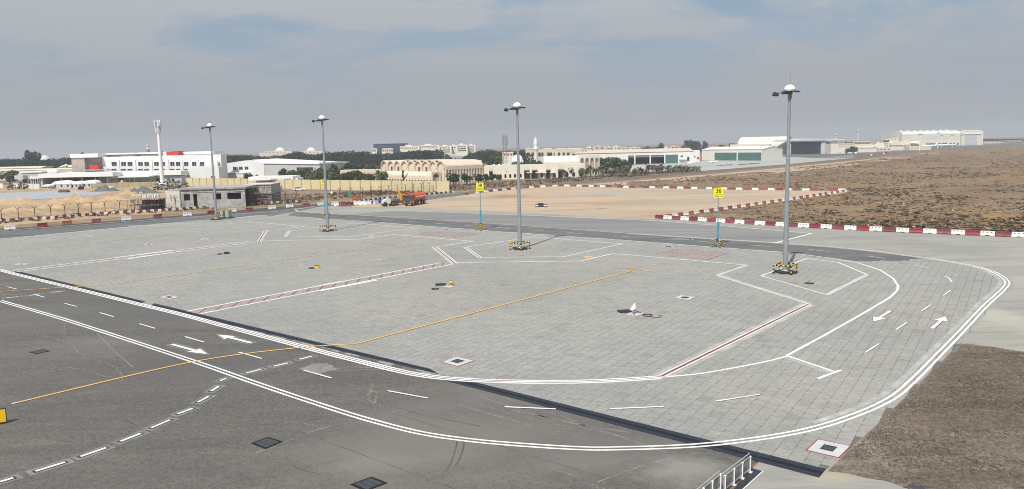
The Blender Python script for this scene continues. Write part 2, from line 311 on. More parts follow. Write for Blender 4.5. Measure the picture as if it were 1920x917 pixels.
m_palm = mat('palm fronds', (0.085, 0.10, 0.055), 0.7, var=0.35, scale=0.6, fine=0.25, fscale=3.0, objrand=0.3)
m_palmdry = mat('dry palm fronds', (0.24, 0.18, 0.10), 0.85, var=0.25, scale=1.0)
m_scrub = mat('scrub twigs', (0.14, 0.103, 0.064), 0.95, var=0.5, scale=0.05, fine=0.5, fscale=0.7)
m_straw = mat('straw', (0.20, 0.165, 0.13), 0.95, var=0.4, scale=0.15, fine=0.45, fscale=2.5)
m_heap = layered('heaped sand', (0.46, 0.325, 0.19), [((0.38, 0.25, 0.135), 0.15, (0.48, 0.68), 0.8, None), ((0.53, 0.395, 0.25), 0.4, (0.54, 0.72), 0.7, None)], 0.95, 0.5, 1.0)
m_gravel = mat('grey gravel', (0.13, 0.13, 0.13), 0.95, var=0.25, scale=0.8, bump=0.5, bscale=2)
m_tarp = mat('laid membrane', (0.37, 0.385, 0.39), 0.7, var=0.12, scale=0.2)
m_scaf = mat('scaffold tube', (0.14, 0.10, 0.10), 0.6, 0.2, var=0.2, scale=2)
m_board = mat('scaffold board', (0.36, 0.25, 0.22), 0.9, var=0.2, scale=1)
m_tank = mat('orange tank paint', (0.62, 0.105, 0.03), 0.45, var=0.06, scale=1.5)
m_truckdk = mat('dark grille', (0.055, 0.06, 0.066), 0.5, var=0.1, scale=2)
m_tyre = mat('tyre rubber', (0.022, 0.022, 0.024), 0.85, var=0.15, scale=4)
m_rim = mat('wheel rim', (0.33, 0.31, 0.29), 0.6, 0.2, var=0.1, scale=3)
m_machwhite = mat('dusty white paint', (0.66, 0.64, 0.60), 0.55, var=0.1, scale=1.5)
m_machgrey = mat('machine grey', (0.11, 0.115, 0.12), 0.6, var=0.15, scale=2)
m_boom = mat('machine yellow', (0.72, 0.36, 0.03), 0.55, var=0.08, scale=2)
m_maroon = mat('maroon steel', (0.20, 0.04, 0.045), 0.6, var=0.15, scale=2)
m_cabinet = mat('cabinet paint', (0.36, 0.37, 0.30), 0.7, var=0.06, scale=1)
m_mat = mat('rubber mat', (0.04, 0.04, 0.041), 0.7, var=0.2, scale=3)
m_rail = mat('brushed steel', (0.62, 0.63, 0.66), 0.35, 0.6, var=0.05, scale=5)
m_railp = mat('railing post paint', (0.78, 0.79, 0.79), 0.4, var=0.03, scale=5)
m_pane = mat('smoked pane', (0.22, 0.22, 0.205), 0.15, var=0.1, scale=1.5, alpha=0.72, spec=0.5)
m_pit = mat('wet dark floor', (0.028, 0.031, 0.038), 0.45, var=0.2, scale=1.5, fine=0.15)
m_orangelamp = mat('amber lamp', (0.75, 0.33, 0.06), 0.4, var=0.05, scale=3)
m_ply = mat('faded timber', (0.5, 0.44, 0.36), 0.9, var=0.1, scale=2)
m_greensign = mat('green sign', (0.0, 0.30, 0.17), 0.5, var=0.05, scale=2)

# ------------------------------------------------------------------ mesh helpers
class MB:
    def __init__(s): s.v = []; s.f = []; s.m = []; s.sm = []
    def add(s, vs, fs, mi=0, smooth=False):
        o = len(s.v); s.v.extend([tuple(p) for p in vs])
        for f in fs: s.f.append(tuple(i + o for i in f)); s.m.append(mi); s.sm.append(smooth)
        return s
    def box(s, c, d, rz=0, mi=0, taper=1.0):
        hx, hy, hz = d[0] / 2, d[1] / 2, d[2] / 2; ca, sa = math.cos(rz), math.sin(rz); vs = []
        for z in (-1, 1):
            k = taper if z > 0 else 1.0
            for x, y in ((-1, -1), (1, -1), (1, 1), (-1, 1)):
                X, Y = x * hx * k, y * hy * k
                vs.append((c[0] + X * ca - Y * sa, c[1] + X * sa + Y * ca, c[2] + z * hz))
        return s.add(vs, [(3, 2, 1, 0), (4, 5, 6, 7), (0, 1, 5, 4), (1, 2, 6, 5), (2, 3, 7, 6), (3, 0, 4, 7)], mi)
    def b(s, x0, x1, y0, y1, z0, z1, mi=0):
        return s.box(((x0 + x1) / 2, (y0 + y1) / 2, (z0 + z1) / 2), (abs(x1 - x0), abs(y1 - y0), abs(z1 - z0)), 0, mi)
    def tube(s, p0, p1, r0, r1=None, n=8, mi=0, caps=True, smooth=True):
        p0, p1 = Vector(p0), Vector(p1); r1 = r0 if r1 is None else r1
        a = (p1 - p0).normalized(); h = Vector((0, 0, 1)) if abs(a.z) < 0.9 else Vector((1, 0, 0))
        u = a.cross(h).normalized(); w = a.cross(u); vs = []
        for p, r in ((p0, r0), (p1, r1)):
            for i in range(n):
                t = 2 * math.pi * i / n; vs.append(p + u * (r * math.cos(t)) + w * (r * math.sin(t)))
        fs = [(i, (i + 1) % n, n + (i + 1) % n, n + i) for i in range(n)]
        s.add(vs, fs, mi, smooth)
        if caps: s.add(vs[:n], [tuple(range(n - 1, -1, -1))], mi); s.add(vs[n:], [tuple(range(n))], mi)
        return s
    def path(s, pts, r, n=6, mi=0):
        for a, b in zip(pts[:-1], pts[1:]): s.tube(a, b, r, r, n, mi)
        return s
    def lathe(s, c, prof, n=16, mi=0, smooth=True):
        vs = []
        for r, z in prof:
            for i in range(n):
                t = 2 * math.pi * i / n; vs.append((c[0] + r * math.cos(t), c[1] + r * math.sin(t), c[2] + z))
        fs = []
        for k in range(len(prof) - 1):
            for i in range(n):
                fs.append((k * n + i, k * n + (i + 1) % n, (k + 1) * n + (i + 1) % n, (k + 1) * n + i))
        s.add(vs, fs, mi, smooth)
        if prof[-1][0] > 1e-4: s.add([vs[(len(prof) - 1) * n + i] for i in range(n)], [tuple(range(n))], mi)
        return s
    def prism(s, poly, y0, y1, mi=0):
        """polygon in the local xz plane pushed along y"""
        n = len(poly); vs = [(x, y0, z) for x, z in poly] + [(x, y1, z) for x, z in poly]
        fs = [tuple(range(n)), tuple(range(2 * n - 1, n - 1, -1))] + [(i, n + i, n + (i + 1) % n, (i + 1) % n) for i in range(n)]
        return s.add(vs, fs, mi)
    def slab(s, poly, z0, z1, mi=0):
        n = len(poly); vs = [(x, y, z0) for x, y in poly] + [(x, y, z1) for x, y in poly]
        fs = [tuple(range(n - 1, -1, -1)), tuple(range(n, 2 * n))] + [(i, (i + 1) % n, n + (i + 1) % n, n + i) for i in range(n)]
        return s.add(vs, fs, mi)
    def arch(s, x0, x1, z0, z1, y0, y1, ox0, ox1, spring, mi=0, seg=8, floor=None):
        """a wall piece with a round-headed opening"""
        cx, r = (ox0 + ox1) / 2, (ox1 - ox0) / 2
        arc = [(cx - r * math.cos(math.pi * k / seg), spring + r * math.sin(math.pi * k / seg)) for k in range(seg + 1)]
        f = floor if floor is not None else z0
        quads = [[(x0, z0), (ox0, z0), (ox0, z1), (x0, z1)], [(ox1, z0), (x1, z0), (x1, z1), (ox1, z1)]]
        for a, b in zip(arc[:-1], arc[1:]): quads.append([a, b, (b[0], z1), (a[0], z1)])
        if f > z0: quads.append([(ox0, z0), (ox1, z0), (ox1, f), (ox0, f)])
        for q in quads:
            vs = [(x, y0, z) for x, z in q] + [(x, y1, z) for x, z in q]
            s.add(vs, [(0, 1, 2, 3), (7, 6, 5, 4), (0, 4, 5, 1), (1, 5, 6, 2), (2, 6, 7, 3), (3, 7, 4, 0)], mi)
        return s
    def mesh(s, name, mats):
        me = bpy.data.meshes.new(name); me.from_pydata(s.v, [], s.f)
        for m in (mats if isinstance(mats, (list, tuple)) else [mats]): me.materials.append(m)
        me.polygons.foreach_set('material_index', s.m); me.polygons.foreach_set('use_smooth', s.sm)
        me.update(); return me
    def build(s, name, mats, parent=None, loc=(0, 0, 0), rz=0):
        return link(name, s.mesh(name, mats), parent, loc, rz)
def link(name, data, parent=None, loc=(0, 0, 0), rz=0):
    o = bpy.data.objects.new(name, data); COL.objects.link(o); o.location = loc; o.rotation_euler = (0, 0, rz)
    if parent is not None: o.parent = parent
    return o
def tag(o, label=None, cat=None, group=None, kind=None):
    if label: o['label'] = label
    if cat: o['category'] = cat
    if group: o['group'] = group
    if kind: o['kind'] = kind
    return o
def thing(name, label, cat, loc=(0, 0, 0), rz=0, group=None):
    return tag(link(name, None, None, loc, rz), label, cat, group)
def struct(o): o['kind'] = 'structure'; return o
def stuff(o): o['kind'] = 'stuff'; return o
KIDS = {}
def children(o): return [c for c in COL.objects if c.parent == o]
def dup(root, loc, rz=None, label=None, group=None, scale=None):
    if root.name not in KIDS: KIDS[root.name] = [(c, children(c)) for c in children(root)]
    r = root.copy(); COL.objects.link(r); r.location = loc
    if rz is not None: r.rotation_euler = (0, 0, rz)
    if scale: r.scale = scale
    if label: r['label'] = label
    if group: r['group'] = group
    for c, gs in KIDS[root.name]:
        k = c.copy(); COL.objects.link(k); k.parent = r
        for g in gs:
            q = g.copy(); COL.objects.link(q); q.parent = k
    return r

def triangulate_poly(name, pts, z, m, parent=None):
    from mathutils.geometry import tessellate_polygon
    vs = [Vector((x, y, 0)) for x, y in pts]
    tr = tessellate_polygon([vs])
    me = bpy.data.meshes.new(name)
    fs = []
    for a, b, c in tr:
        A, B, C = vs[a], vs[b], vs[c]
        cr = (B - A).cross(C - A).z
        fs.append((a, b, c) if cr > 0 else (a, c, b))
    me.from_pydata([(x, y, z) for x, y in pts], [], fs); me.materials.append(m); me.update()
    return link(name, me, parent)

def smooth(pts, n=10, closed=False):
    P = [Vector((p[0], p[1])) for p in pts]; outp = []
    for i in range(len(P) - 1):
        p0 = P[i - 1] if i > 0 else P[i] * 2 - P[i + 1]; p1, p2 = P[i], P[i + 1]
        p3 = P[i + 2] if i + 2 < len(P) else P[i + 1] * 2 - P[i]
        # centripetal Catmull-Rom
        def tj(ti, a, b): return ti + max(1e-5, (b - a).length) ** 0.5
        t0 = 0.0; t1 = tj(t0, p0, p1); t2 = tj(t1, p1, p2); t3 = tj(t2, p2, p3)
        for k in range(n):
            t = t1 + (t2 - t1) * k / n
            A1 = p0 * ((t1 - t) / (t1 - t0)) + p1 * ((t - t0) / (t1 - t0)); A2 = p1 * ((t2 - t) / (t2 - t1)) + p2 * ((t - t1) / (t2 - t1)); A3 = p2 * ((t3 - t) / (t3 - t2)) + p3 * ((t - t2) / (t3 - t2))
            B1 = A1 * ((t2 - t) / (t2 - t0)) + A2 * ((t - t0) / (t2 - t0)); B2 = A2 * ((t3 - t) / (t3 - t1)) + A3 * ((t - t1) / (t3 - t1))
            C = B1 * ((t2 - t) / (t2 - t1)) + B2 * ((t - t1) / (t2 - t1)); outp.append((C.x, C.y))
    outp.append((P[-1].x, P[-1].y)); return outp

def ribbon(mb, pts, w, off=0.0, z=0.05, mi=0):
    """painted band along a polyline; off moves it to the left of the direction of travel"""
    n = len(pts); vs = []
    for i in range(n):
        p = Vector(pts[i]); a = Vector(pts[max(0, i - 1)]); b = Vector(pts[min(n - 1, i + 1)])
        if 0 < i < n - 1:
            d1 = (p - a).normalized(); d2 = (b - p).normalized(); n1 = Vector((-d1.y, d1.x)); n2 = Vector((-d2.y, d2.x))
            nn = (n1 + n2); nn = nn.normalized() if nn.length > 1e-6 else n1; k = 1 / max(0.35, nn.dot(n1)); nn = nn * k
        else:
            d = (b - a).normalized(); nn = Vector((-d.y, d.x))
        l = p + nn * (off + w / 2); r = p + nn * (off - w / 2)
        vs += [(r.x, r.y, z), (l.x, l.y, z)]
    mb.add(vs, [(2 * i, 2 * i + 2, 2 * i + 3, 2 * i + 1) for i in range(n - 1)], mi); return mb

def resample(pts, step):
    outp = [pts[0]]; acc = 0
    for a, b in zip(pts[:-1], pts[1:]):
        d = math.dist(a, b); t = step - acc
        while t <= d:
            outp.append((a[0] + (b[0] - a[0]) * t / d, a[1] + (b[1] - a[1]) * t / d)); t += step
        acc = d - (t - step)
    return outp
def inpoly(xs, ys, poly):
    r = np.zeros(len(xs), bool); n = len(poly)
    for i in range(n):
        x1, y1 = poly[i]; x2, y2 = poly[(i + 1) % n]
        c = ((y1 > ys) != (y2 > ys)) & (xs < (x2 - x1) * (ys - y1) / ((y2 - y1) + 1e-12) + x1)
        r ^= c
    return r

# ------------------------------------------------------------------ ground sheets
gr = MB().add([(-3200, -40, 0), (3200, -40, 0), (3200, 3000, 0), (-3200, 3000, 0)], [(0, 1, 2, 3)])
ground = struct(gr.build('ground', m_ground))

def sheet(name, pix, z, m):
    return struct(triangulate_poly(name, GP(pix), z, m))

dry_verge = sheet('dry_verge', [(-500, 470), (-500, 352), (0, 345), (300, 338), (640, 326), (900, 320), (1320, 304), (1590, 288), (1660, 288), (1340, 322), (1100, 340), (990, 352), (880, 368), (820, 380), (620, 388), (340, 412), (0, 448)], 0.006, m_dry)
sand_lot = sheet('sand_lot', [(640, 392), (700, 378), (800, 371), (880, 361.5), (960, 354), (1040, 350), (1180, 352), (1385, 356), (1588, 358.5), (1588, 362), (1480, 377), (1345, 396), (1270, 405), (1228, 412), (1300, 420), (1480, 436), (1700, 445), (1930, 452), (1930, 470), (1500, 455), (1000, 425)], 0.012, m_sand)
site = sheet('construction_ground', [(-300, 430), (-300, 356), (0, 347), (230, 350), (330, 352), (420, 356), (480, 372), (300, 400), (0, 424)], 0.010, m_site)
dirt_road = sheet('dirt_road', [(880, 364), (1040, 347.5), (1200, 334.5), (1400, 317.5), (1600, 299), (1700, 287), (1850, 276), (1850, 273.5), (1680, 284.5), (1590, 294), (1400, 313), (1200, 330), (1040, 344), (880, 358.5)], 0.016, m_dirtroad)
sand_verge = sheet('sand_verge', [(900, 368), (1040, 350), (1200, 338), (1400, 321), (1600, 301.5), (1760, 284), (1760, 288), (1600, 310), (1450, 325), (1330, 335), (1180, 346), (1040, 352.5)], 0.011, m_sand)
far_apron = sheet('far_apron', [(1180, 322), (1310, 321), (1470, 308.5), (1600, 296), (1640, 291), (1560, 290), (1480, 291), (1300, 303), (1150, 312)], 0.02, m_farapron)
taxiway = sheet('taxiway', [(1466, 294), (1560, 297.5), (1650, 293), (1720, 284), (1920, 273), (1920, 269.5), (1740, 275), (1600, 283), (1480, 286)], 0.024, m_taxi)

apron_concrete = sheet('concrete_apron', [(1250, 905), (1420, 864), (1545, 888), (1592, 845), (1700, 745), (1800, 645), (1924, 662), (2150, 640), (2150, 440), (1920, 446), (1700, 437.5), (1520, 428), (1345, 414), (1220, 411), (900, 395), (740, 388), (640, 388), (600, 384), (560, 390), (400, 406), (0, 440), (-400, 470), (-400, 520), (200, 600), (700, 720), (960, 800)], 0.020, m_conc)
back_road = sheet('perimeter_road', [(-500, 468), (-300, 454), (0, 433), (120, 423), (280, 409.5), (400, 401), (500, 395), (560, 391.5), (650, 381), (700, 374), (760, 372), (880, 361), (878, 365), (770, 379), (722, 381), (650, 385), (600, 387.5), (560, 396), (520, 403), (500, 408), (400, 411), (240, 425), (0, 448), (-300, 474), (-500, 492)], 0.026, m_road)
kerb_road = sheet('dark_kerb_lane', [(-500, 457), (0, 429), (120, 421.5), (280, 409), (420, 397), (520, 388), (640, 380), (640, 383.5), (520, 394), (420, 402), (280, 414), (120, 426), (0, 434), (-500, 466)], 0.030, m_darkroad)
service_road = sheet('service_road', [(548, 399.5), (560, 397), (642, 402.5), (690, 405), (920, 419.4), (1180, 438), (1480, 457.5), (1570, 464), (1700, 480), (1760, 488), (1690, 490), (1620, 492), (1560, 486), (1480, 475), (1180, 452), (900, 432.5), (712, 417.5), (560, 406.5), (540, 404)], 0.026, m_road)
pale_lane = sheet('worn_lane', [(646, 402.3), (740, 395), (1220, 413.8), (1345, 422.8), (1522, 438.5), (1452, 456), (1180, 437.6), (920, 419), (700, 405.5)], 0.030, m_roadpale)

# foreground asphalt, cut by the drain line
asph_poly = GP([(25, 512), (268, 570), (530, 635), (812, 702), (1000, 752), (1200, 802), (1420, 860), (1330, 917), (1100, 1150), (300, 1400), (-900, 1300), (-1200, 620), (-500, 500), (-300, 440)])
asph_poly = GP([(-420, 413.5)]) and GP([(-200, 458), (25, 512), (268, 570), (530, 634.5), (812, 703), (1000, 750.5), (1200, 801), (1425, 858.5), (1270, 990), (900, 1250), (100, 1400), (-900, 1150), (-1100, 620), (-620, 470)])
asphalt = struct(triangulate_poly('asphalt_apron', asph_poly, 0.030, m_asph))

pit_concrete = sheet('pit_concrete', [(1330, 960), (1390, 905), (1410, 880), (1428, 862.5), (1538, 891), (1592, 846), (1640, 870), (1800, 920), (1950, 1050), (1300, 1050)], 0.0345, m_conc)
near_field = sheet('mown_field', [(1800, 645), (1860, 651), (1940, 664), (2300, 690), (2500, 1100), (1900, 1000), (1760, 934), (1700, 916), (1660, 903), (1625, 898), (1590, 889), (1552, 885), (1575, 862), (1598, 840), (1650, 792), (1700, 743)], 0.0435, m_fieldnear)

# ------------------------------------------------------------------ paving blocks
OUTER = [(0, 564.5), (120, 599.5), (200, 625), (300, 657.5), (400, 691), (480, 719.5), (584, 754.5), (687, 787), (791, 813.5), (880, 826.5), (960, 834), (1098, 842.3), (1167, 842), (1306, 836.5), (1440, 821), (1531, 803), (1622, 772), (1676, 745), (1713, 713.5), (1758, 668), (1804, 620.5), (1849, 572.5), (1883, 541), (1888.5, 530), (1876, 517.5), (1849, 505.5), (1800, 494), (1700, 479), (1640, 471.5), (1560, 463.5), (1480, 457.5), (1180, 438)]
OUTW = smooth(GP(OUTER), 12)
pave_pix = [(-420, 420), (25, 512), (268, 569.5), (530, 634), (820, 705), (1000, 750), (1200, 800.5), (1425, 858), (1543, 888), (1590, 845), (1640, 800), (1700, 744), (1800, 645), (1905, 560), (1925, 520), (1900, 492), (1820, 480), (1740, 484), (1690, 489), (1620, 491), (1560, 485.5), (1480, 474.5), (1180, 451.7), (900, 432.3), (712, 417.3), (560, 407), (480, 404), (400, 412), (240, 426), (0, 448.5), (-300, 474)]
pave_pix[0] = (-200, 459)
pave_pix.insert(0, (-230, 468))
PAVE = GP(pave_pix)
bed = struct(triangulate_poly('block_paving', PAVE, 0.030, m_grout))
_o = [p for p in OUTW]
def offset_line(pts, d):
    r = []
    for i in range(len(pts)):
        a = Vector(pts[max(0, i - 1)]); b = Vector(pts[min(len(pts) - 1, i + 1)]); q = (b - a).normalized(); r.append((pts[i][0] + q.y * d, pts[i][1] - q.x * d))
    return r
_i0 = min(range(len(_o)), key=lambda i: math.dist(_o[i], G(1800, 624))); _i1 = min(range(len(_o)), key=lambda i: math.dist(_o[i], G(1700, 479)))
_edge = [(p[0] + 0.12 * math.sin(i * 1.7), p[1] + 0.12 * math.cos(i * 2.3)) for i, p in enumerate(offset_line(_o, 0.55)[_i0:_i1])]
side_concrete = struct(triangulate_poly('side_concrete', [G(1802, 643)] + _edge + [G(1640, 466), G(1930, 470), G(2150, 560), G(1924, 664)], 0.0425, m_conc))
def lay_paving():
    TL, TW, J = 1.0, 0.78, 0.021
    PA = R(56.5); ca, sa = math.cos(PA), math.sin(PA)
    P = np.array(PAVE); u = P[:, 0] * ca + P[:, 1] * sa; v = -P[:, 0] * sa + P[:, 1] * ca
    j0, j1 = int(v.min() / TW) - 1, int(v.max() / TW) + 1; i0, i1 = int(u.min() / TL - 0.31 * j1) - 3, int(u.max() / TL - 0.31 * j0) + 3
    I, J_ = np.meshgrid(np.arange(i0, i1), np.arange(j0, j1)); I = I.ravel().astype(float); J_ = J_.ravel().astype(float)
    offs = np.random.RandomState(8).uniform(-0.3, 0.3, 4000)[J_.astype(int) % 4000]
    U = (I + 0.31 * J_ + offs) * TL; V = J_ * TW
    X = U * ca - V * sa; Y = U * sa + V * ca
    keep = inpoly(X, Y, PAVE)
    X, Y = X[keep], Y[keep]; n = len(X)
    rng = np.random.RandomState(3)
    rot = PA + rng.normal(0, 0.018, n); dz = rng.uniform(0, 0.0022, n)
    lx = (TL - 0.042) / 2 * (1 + rng.uniform(-0.03, 0.02, n)); ly = (TW - J) / 2 * (1 + rng.uniform(-0.03, 0.015, n))
    # the largest in the picture, in frame
    d = np.stack([X, Y, np.full(n, -H)], 1)
    f = np.array(_F); r_ = np.array(_R); u_ = np.array(_U)
    dep = d @ f; px = CX + FPX * (d @ r_) / dep; py = CY - FPX * (d @ u_) / dep
    infr = (px > 0) & (px < 1920) & (py > 0) & (py < 917)
    order = np.argsort(np.where(infr, dep, 1e9))[:300]
    single = np.zeros(n, bool); single[order] = True
    # each laid cluster has a stepped outline, as the interlocking blocks leave it
    st_ = 0.03; s2 = 0.010
    def outline(hx, hy):
        p = [(-hx, -hy), (-hx / 3, -hy), (-hx / 3, -hy + s2), (hx / 3, -hy + s2), (hx / 3, -hy - s2 * .6), (hx, -hy - s2 * .6),
             (hx, 0), (hx + st_, 0), (hx + st_, hy - s2 * .6), (hx / 3, hy - s2 * .6), (hx / 3, hy + s2), (-hx / 3, hy + s2), (-hx / 3, hy), (-hx + st_, hy), (-hx + st_, 0), (-hx, 0)]
        return p
    hx, hy = (TL - 0.042) / 2, (TW - J) / 2
    OL = outline(1.0, 1.0)
    NO = 16
    ox = np.array([p[0] for p in outline(hx, hy)]); oy = np.array([p[1] for p in outline(hx, hy)])
    top_f = [(0, 1, 14, 15), (14, 1, 12, 13), (1, 2, 11, 12), (2, 3, 10, 11), (3, 4, 9, 10), (4, 5, 6, 9), (9, 6, 7, 8)]
    tb = MB(); k_ = 0.988
    tb.add([(x, y, 0) for x, y in zip(ox, oy)] + [(x * k_, y * k_, .008) for x, y in zip(ox, oy)], [tuple(i + NO for i in f) for f in top_f] + [(i, (i + 1) % NO, NO + (i + 1) % NO, NO + i) for i in range(NO)])
    mes = []
    for k in range(4):
        me = tb.mesh('paving_block', m_pave); a = me.attributes.new('shade', 'FLOAT', 'FACE')
        a.data.foreach_set('value', [(0.02, 0.35, 0.65, 0.95)[k]] * len(me.polygons)); mes.append(me)
    for i in order:
        link('paving_block', mes[rng.choice(4, p=[.07, .31, .31, .31])], bed, (X[i], Y[i], 0.030 + dz[i]), rot[i])
    k = ~single; X, Y, rot, dz, lx, ly = X[k], Y[k], rot[k], dz[k], lx[k], ly[k]; n = len(X)
    c, s = np.cos(rot), np.sin(rot); VV = np.zeros((n, NO * 2, 3)); kx = lx / hx; ky = ly / hy
    for q in range(NO * 2):
        f_ = k_ if q >= NO else 1.0
        ax = ox[q % NO] * f_ * kx; ay = oy[q % NO] * f_ * ky
        VV[:, q, 0] = X + ax * c - ay * s; VV[:, q, 1] = Y + ax * s + ay * c; VV[:, q, 2] = 0.030 + dz + (0.008 if q >= NO else 0)
    Fq = np.array([tuple(i + NO for i in f) for f in top_f] + [(i, (i + 1) % NO, NO + (i + 1) % NO, NO + i) for i in range(NO)])
    F = (Fq[None] + (np.arange(n) * NO * 2)[:, None, None]).reshape(-1, 4)
    me = bpy.data.meshes.new('paving_blocks'); me.vertices.add(n * NO * 2); me.vertices.foreach_set('co', VV.ravel())
    me.loops.add(len(F) * 4); me.loops.foreach_set('vertex_index', F.ravel().astype(np.int32))
    me.polygons.add(len(F)); me.polygons.foreach_set('loop_start', np.arange(0, len(F) * 4, 4, dtype=np.int32)); me.polygons.foreach_set('loop_total', np.full(len(F), 4, np.int32))
    me.polygons.foreach_set('use_smooth', np.zeros(len(F), bool)); me.materials.append(m_pave); me.update(calc_edges=True)
    a = me.attributes.new('shade', 'FLOAT', 'FACE'); a.data.foreach_set('value', np.repeat(rng.uniform(0, 1, n), len(Fq)))
    stuff(link('paving_blocks', me, bed))
    print('paving', n)
lay_paving()

# ------------------------------------------------------------------ painted markings
ZM = 0.046
def mark(name, pix, specs, parent, curve=False, z=ZM, n=10, world=False):
    """specs: (width, offset, material)"""
    pts = pix if world else GP(pix)
    if curve: pts = smooth(pts, n)
    mats = []; mb = MB()
    for w, off, m in specs:
        if m not in mats: mats.append(m)
        ribbon(mb, pts, w, off, z, mats.index(m))
    return mb.build(name, mats, parent)
road_paint = asphalt
mark('edge_line', OUTW[:0] or OUTW, [(0.17, 0.19, m_white), (0.17, -0.19, m_white)], asphalt, world=True)
INNER = [(-60, 491), (0, 506), (18, 511), (152, 543.5), (266, 571.5), (333, 587.5), (444, 617), (516, 636), (588, 655), (660, 673.5), (756, 697), (800, 705), (850, 710.5), (900, 713.6), (960, 715.5), (1030, 716.3), (1098, 715.5), (1160, 712.8), (1236, 707.8)]
INW = smooth(GP(INNER), 10)
mark('edge_line', INW, [(0.21, -0.42, m_white), (0.19, -0.10, m_white), (0.09, 0.05, m_red), (0.19, 0.20, m_white)], bed, world=True)
mark('edge_line', [(1236, 707.8), (1305, 701.5), (1375, 690), (1440, 677), (1475, 668)], [(0.2, -0.1, m_white)], bed, True)
mark('edge_line', [(1475, 668), (1545, 630), (1610, 593.5), (1668, 559), (1682, 546), (1684, 537), (1675, 523), (1650, 507), (1610, 494), (1560, 485), (1480, 474.3), (1320, 462.5), (1180, 451.6), (900, 432.3), (712, 417.3), (560, 407)], [(0.24, 0, m_white)], bed, False, 0.050)
mark('tee_line', [(1475, 668), (1562, 697.5)], [(0.26, 0, m_white)], bed, z=0.054)
mark('tee_line', [(1533, 711.5), (1577, 695)], [(0.26, 0, m_white)], bed, z=0.058)

# pale blasted ground where older paint was taken off
m_ghost = mat('blasted paving', (0.385, 0.38, 0.352), 0.9, var=0.22, scale=0.7, fine=0.12, fscale=3)
mark('line_ghost', [p for p in OUTW if p[1] > 41 and p[0] > 9], [(0.40, 0.62, m_ghost)], bed, world=True, z=0.0438)
mark('line_ghost', [(1240, 706.5), (1516, 571)], [(0.35, 0.5, m_ghost), (0.35, -0.5, m_ghost)], bed, z=0.0438)
mark('line_ghost', [(1475, 668), (1562, 697.5)], [(0.5, -0.4, m_ghost)], bed, z=0.0440)
mark('line_ghost', [(1518, 571), (1345, 517)], [(0.3, -0.42, m_ghost)], bed, z=0.0440)
# clearance outlines of the stands
tri = [(0.14, 0.2, m_white), (0.16, 0.0, m_red), (0.14, -0.2, m_white)]
mark('stand_outline', [(1240, 706.5), (1516, 571)], tri, bed)
mark('stand_outline', [(1518, 571), (1345, 517)], [(0.14, 0.12, m_white), (0.14, -0.12, m_whiteworn)], bed, z=0.050)
mark('stand_outline', [(1345, 517), (1401, 497.7)], [(0.14, 0.12, m_white), (0.14, -0.12, m_whiteworn)], bed, z=0.052)
mark('stand_outline', [(1405, 498.2), (1150, 476), (1088, 490.3), (856, 493)], [(0.34, 0, m_whiteworn)], bed, z=0.054)
mark('stand_outline', [(814, 463), (853, 495)], tri + [(0.1, 0.45, m_whiteworn), (0.1, -0.45, m_whiteworn)], bed, z=0.058)
mark('stand_outline', [(822, 463), (887, 453), (738, 440.2), (672, 449.5), (560, 450.7), (490, 452.5)], [(0.34, 0, m_whiteworn)], bed, z=0.050)
mark('stand_outline', [(498, 432.5), (485, 454)], tri + [(0.1, 0.45, m_whiteworn)], bed, z=0.058)
mark('stand_outline', [(500, 433), (572, 425.3), (466, 416), (405, 422.3), (240, 423.5)], [(0.3, 0, m_whiteworn)], bed, z=0.050)
mark('island_outline', [(900, 483.5), (1058, 481.7), (1167, 457.7), (1000, 444.5), (873, 464)], [(0.26, 0, m_whiteworn)], bed)
mark('island_outline', [(872, 464), (900, 483.5)], [(0.15, 0.22, m_white), (0.15, -0.22, m_white)], bed, z=0.050)
mark('island_outline', [(1427, 518), (1512, 485.5), (1570, 492), (1626, 515.5)], [(0.2, 0, m_white)], bed)
mark('island_outline', [(1626, 515.5), (1550, 553.5)], [(0.13, 0.13, m_white), (0.13, -0.13, m_white)], bed, z=0.050)
mark('island_outline', [(1550, 553.5), (1427, 518)], [(0.22, 0, m_whiteworn)], bed, z=0.054)
mark('island_outline', [(536, 444.7), (660, 443.7), (702, 437.7), (783, 428), (665, 418.7), (542, 433.7)], [(0.26, 0, m_whiteworn)], bed)
mark('island_outline', [(543, 433), (535, 445)], [(0.15, 0.2, m_white), (0.15, -0.2, m_white)], bed, z=0.050)
mark('island_outline', [(290, 419.5), (405, 418.5), (470, 412), (520, 406)], [(0.24, 0, m_whiteworn)], bed)

def hatched(a, b, gap, n, dens=1.0):
    """two pale lines with red cross bars between neighbouring stands"""
    A, B = Vector(G(*a)), Vector(G(*b)); d = (B - A).normalized(); nn = Vector((-d.y, d.x))
    mark('clearance_line', [tuple(A), tuple(B)], [(0.38, gap / 2, m_whiteworn), (0.38, -gap / 2, m_whiteworn)], bed, world=True, z=0.050)
    mark('clearance_infill', [tuple(A), tuple(B)], [(gap - 0.45, 0, m_redworn)], bed, world=True, z=0.0475)
    for i in range(n):
        c = A + (B - A) * ((i + 0.55) / n)
        e = (d * 0.75 + nn * 0.66).normalized()
        p, q = c - e * (gap * 0.5), c + e * (gap * 0.5)
        mark('red_bar', [tuple(p), tuple(q)], [(0.15, 0, m_red)], bed, world=True, z=0.054)
hatched((362, 587), (838, 494.5), 2.3, 20)
hatched((28, 509), (478, 453.2), 2.0, 19)
mark('white_overpaint', [(215, 484), (325, 469.5)], [(0.55, 0, m_white)], bed, z=0.060)
mark('white_overpaint', [(240, 486), (345, 471)], [(0.55, 0, m_white)], bed, z=0.060)
mark('white_overpaint', [(600, 546), (708, 526)], [(0.55, 0, m_white)], bed, z=0.060)
mark('white_overpaint', [(565, 543.5), (640, 528)], [(0.3, 0, m_white)], bed, z=0.062)

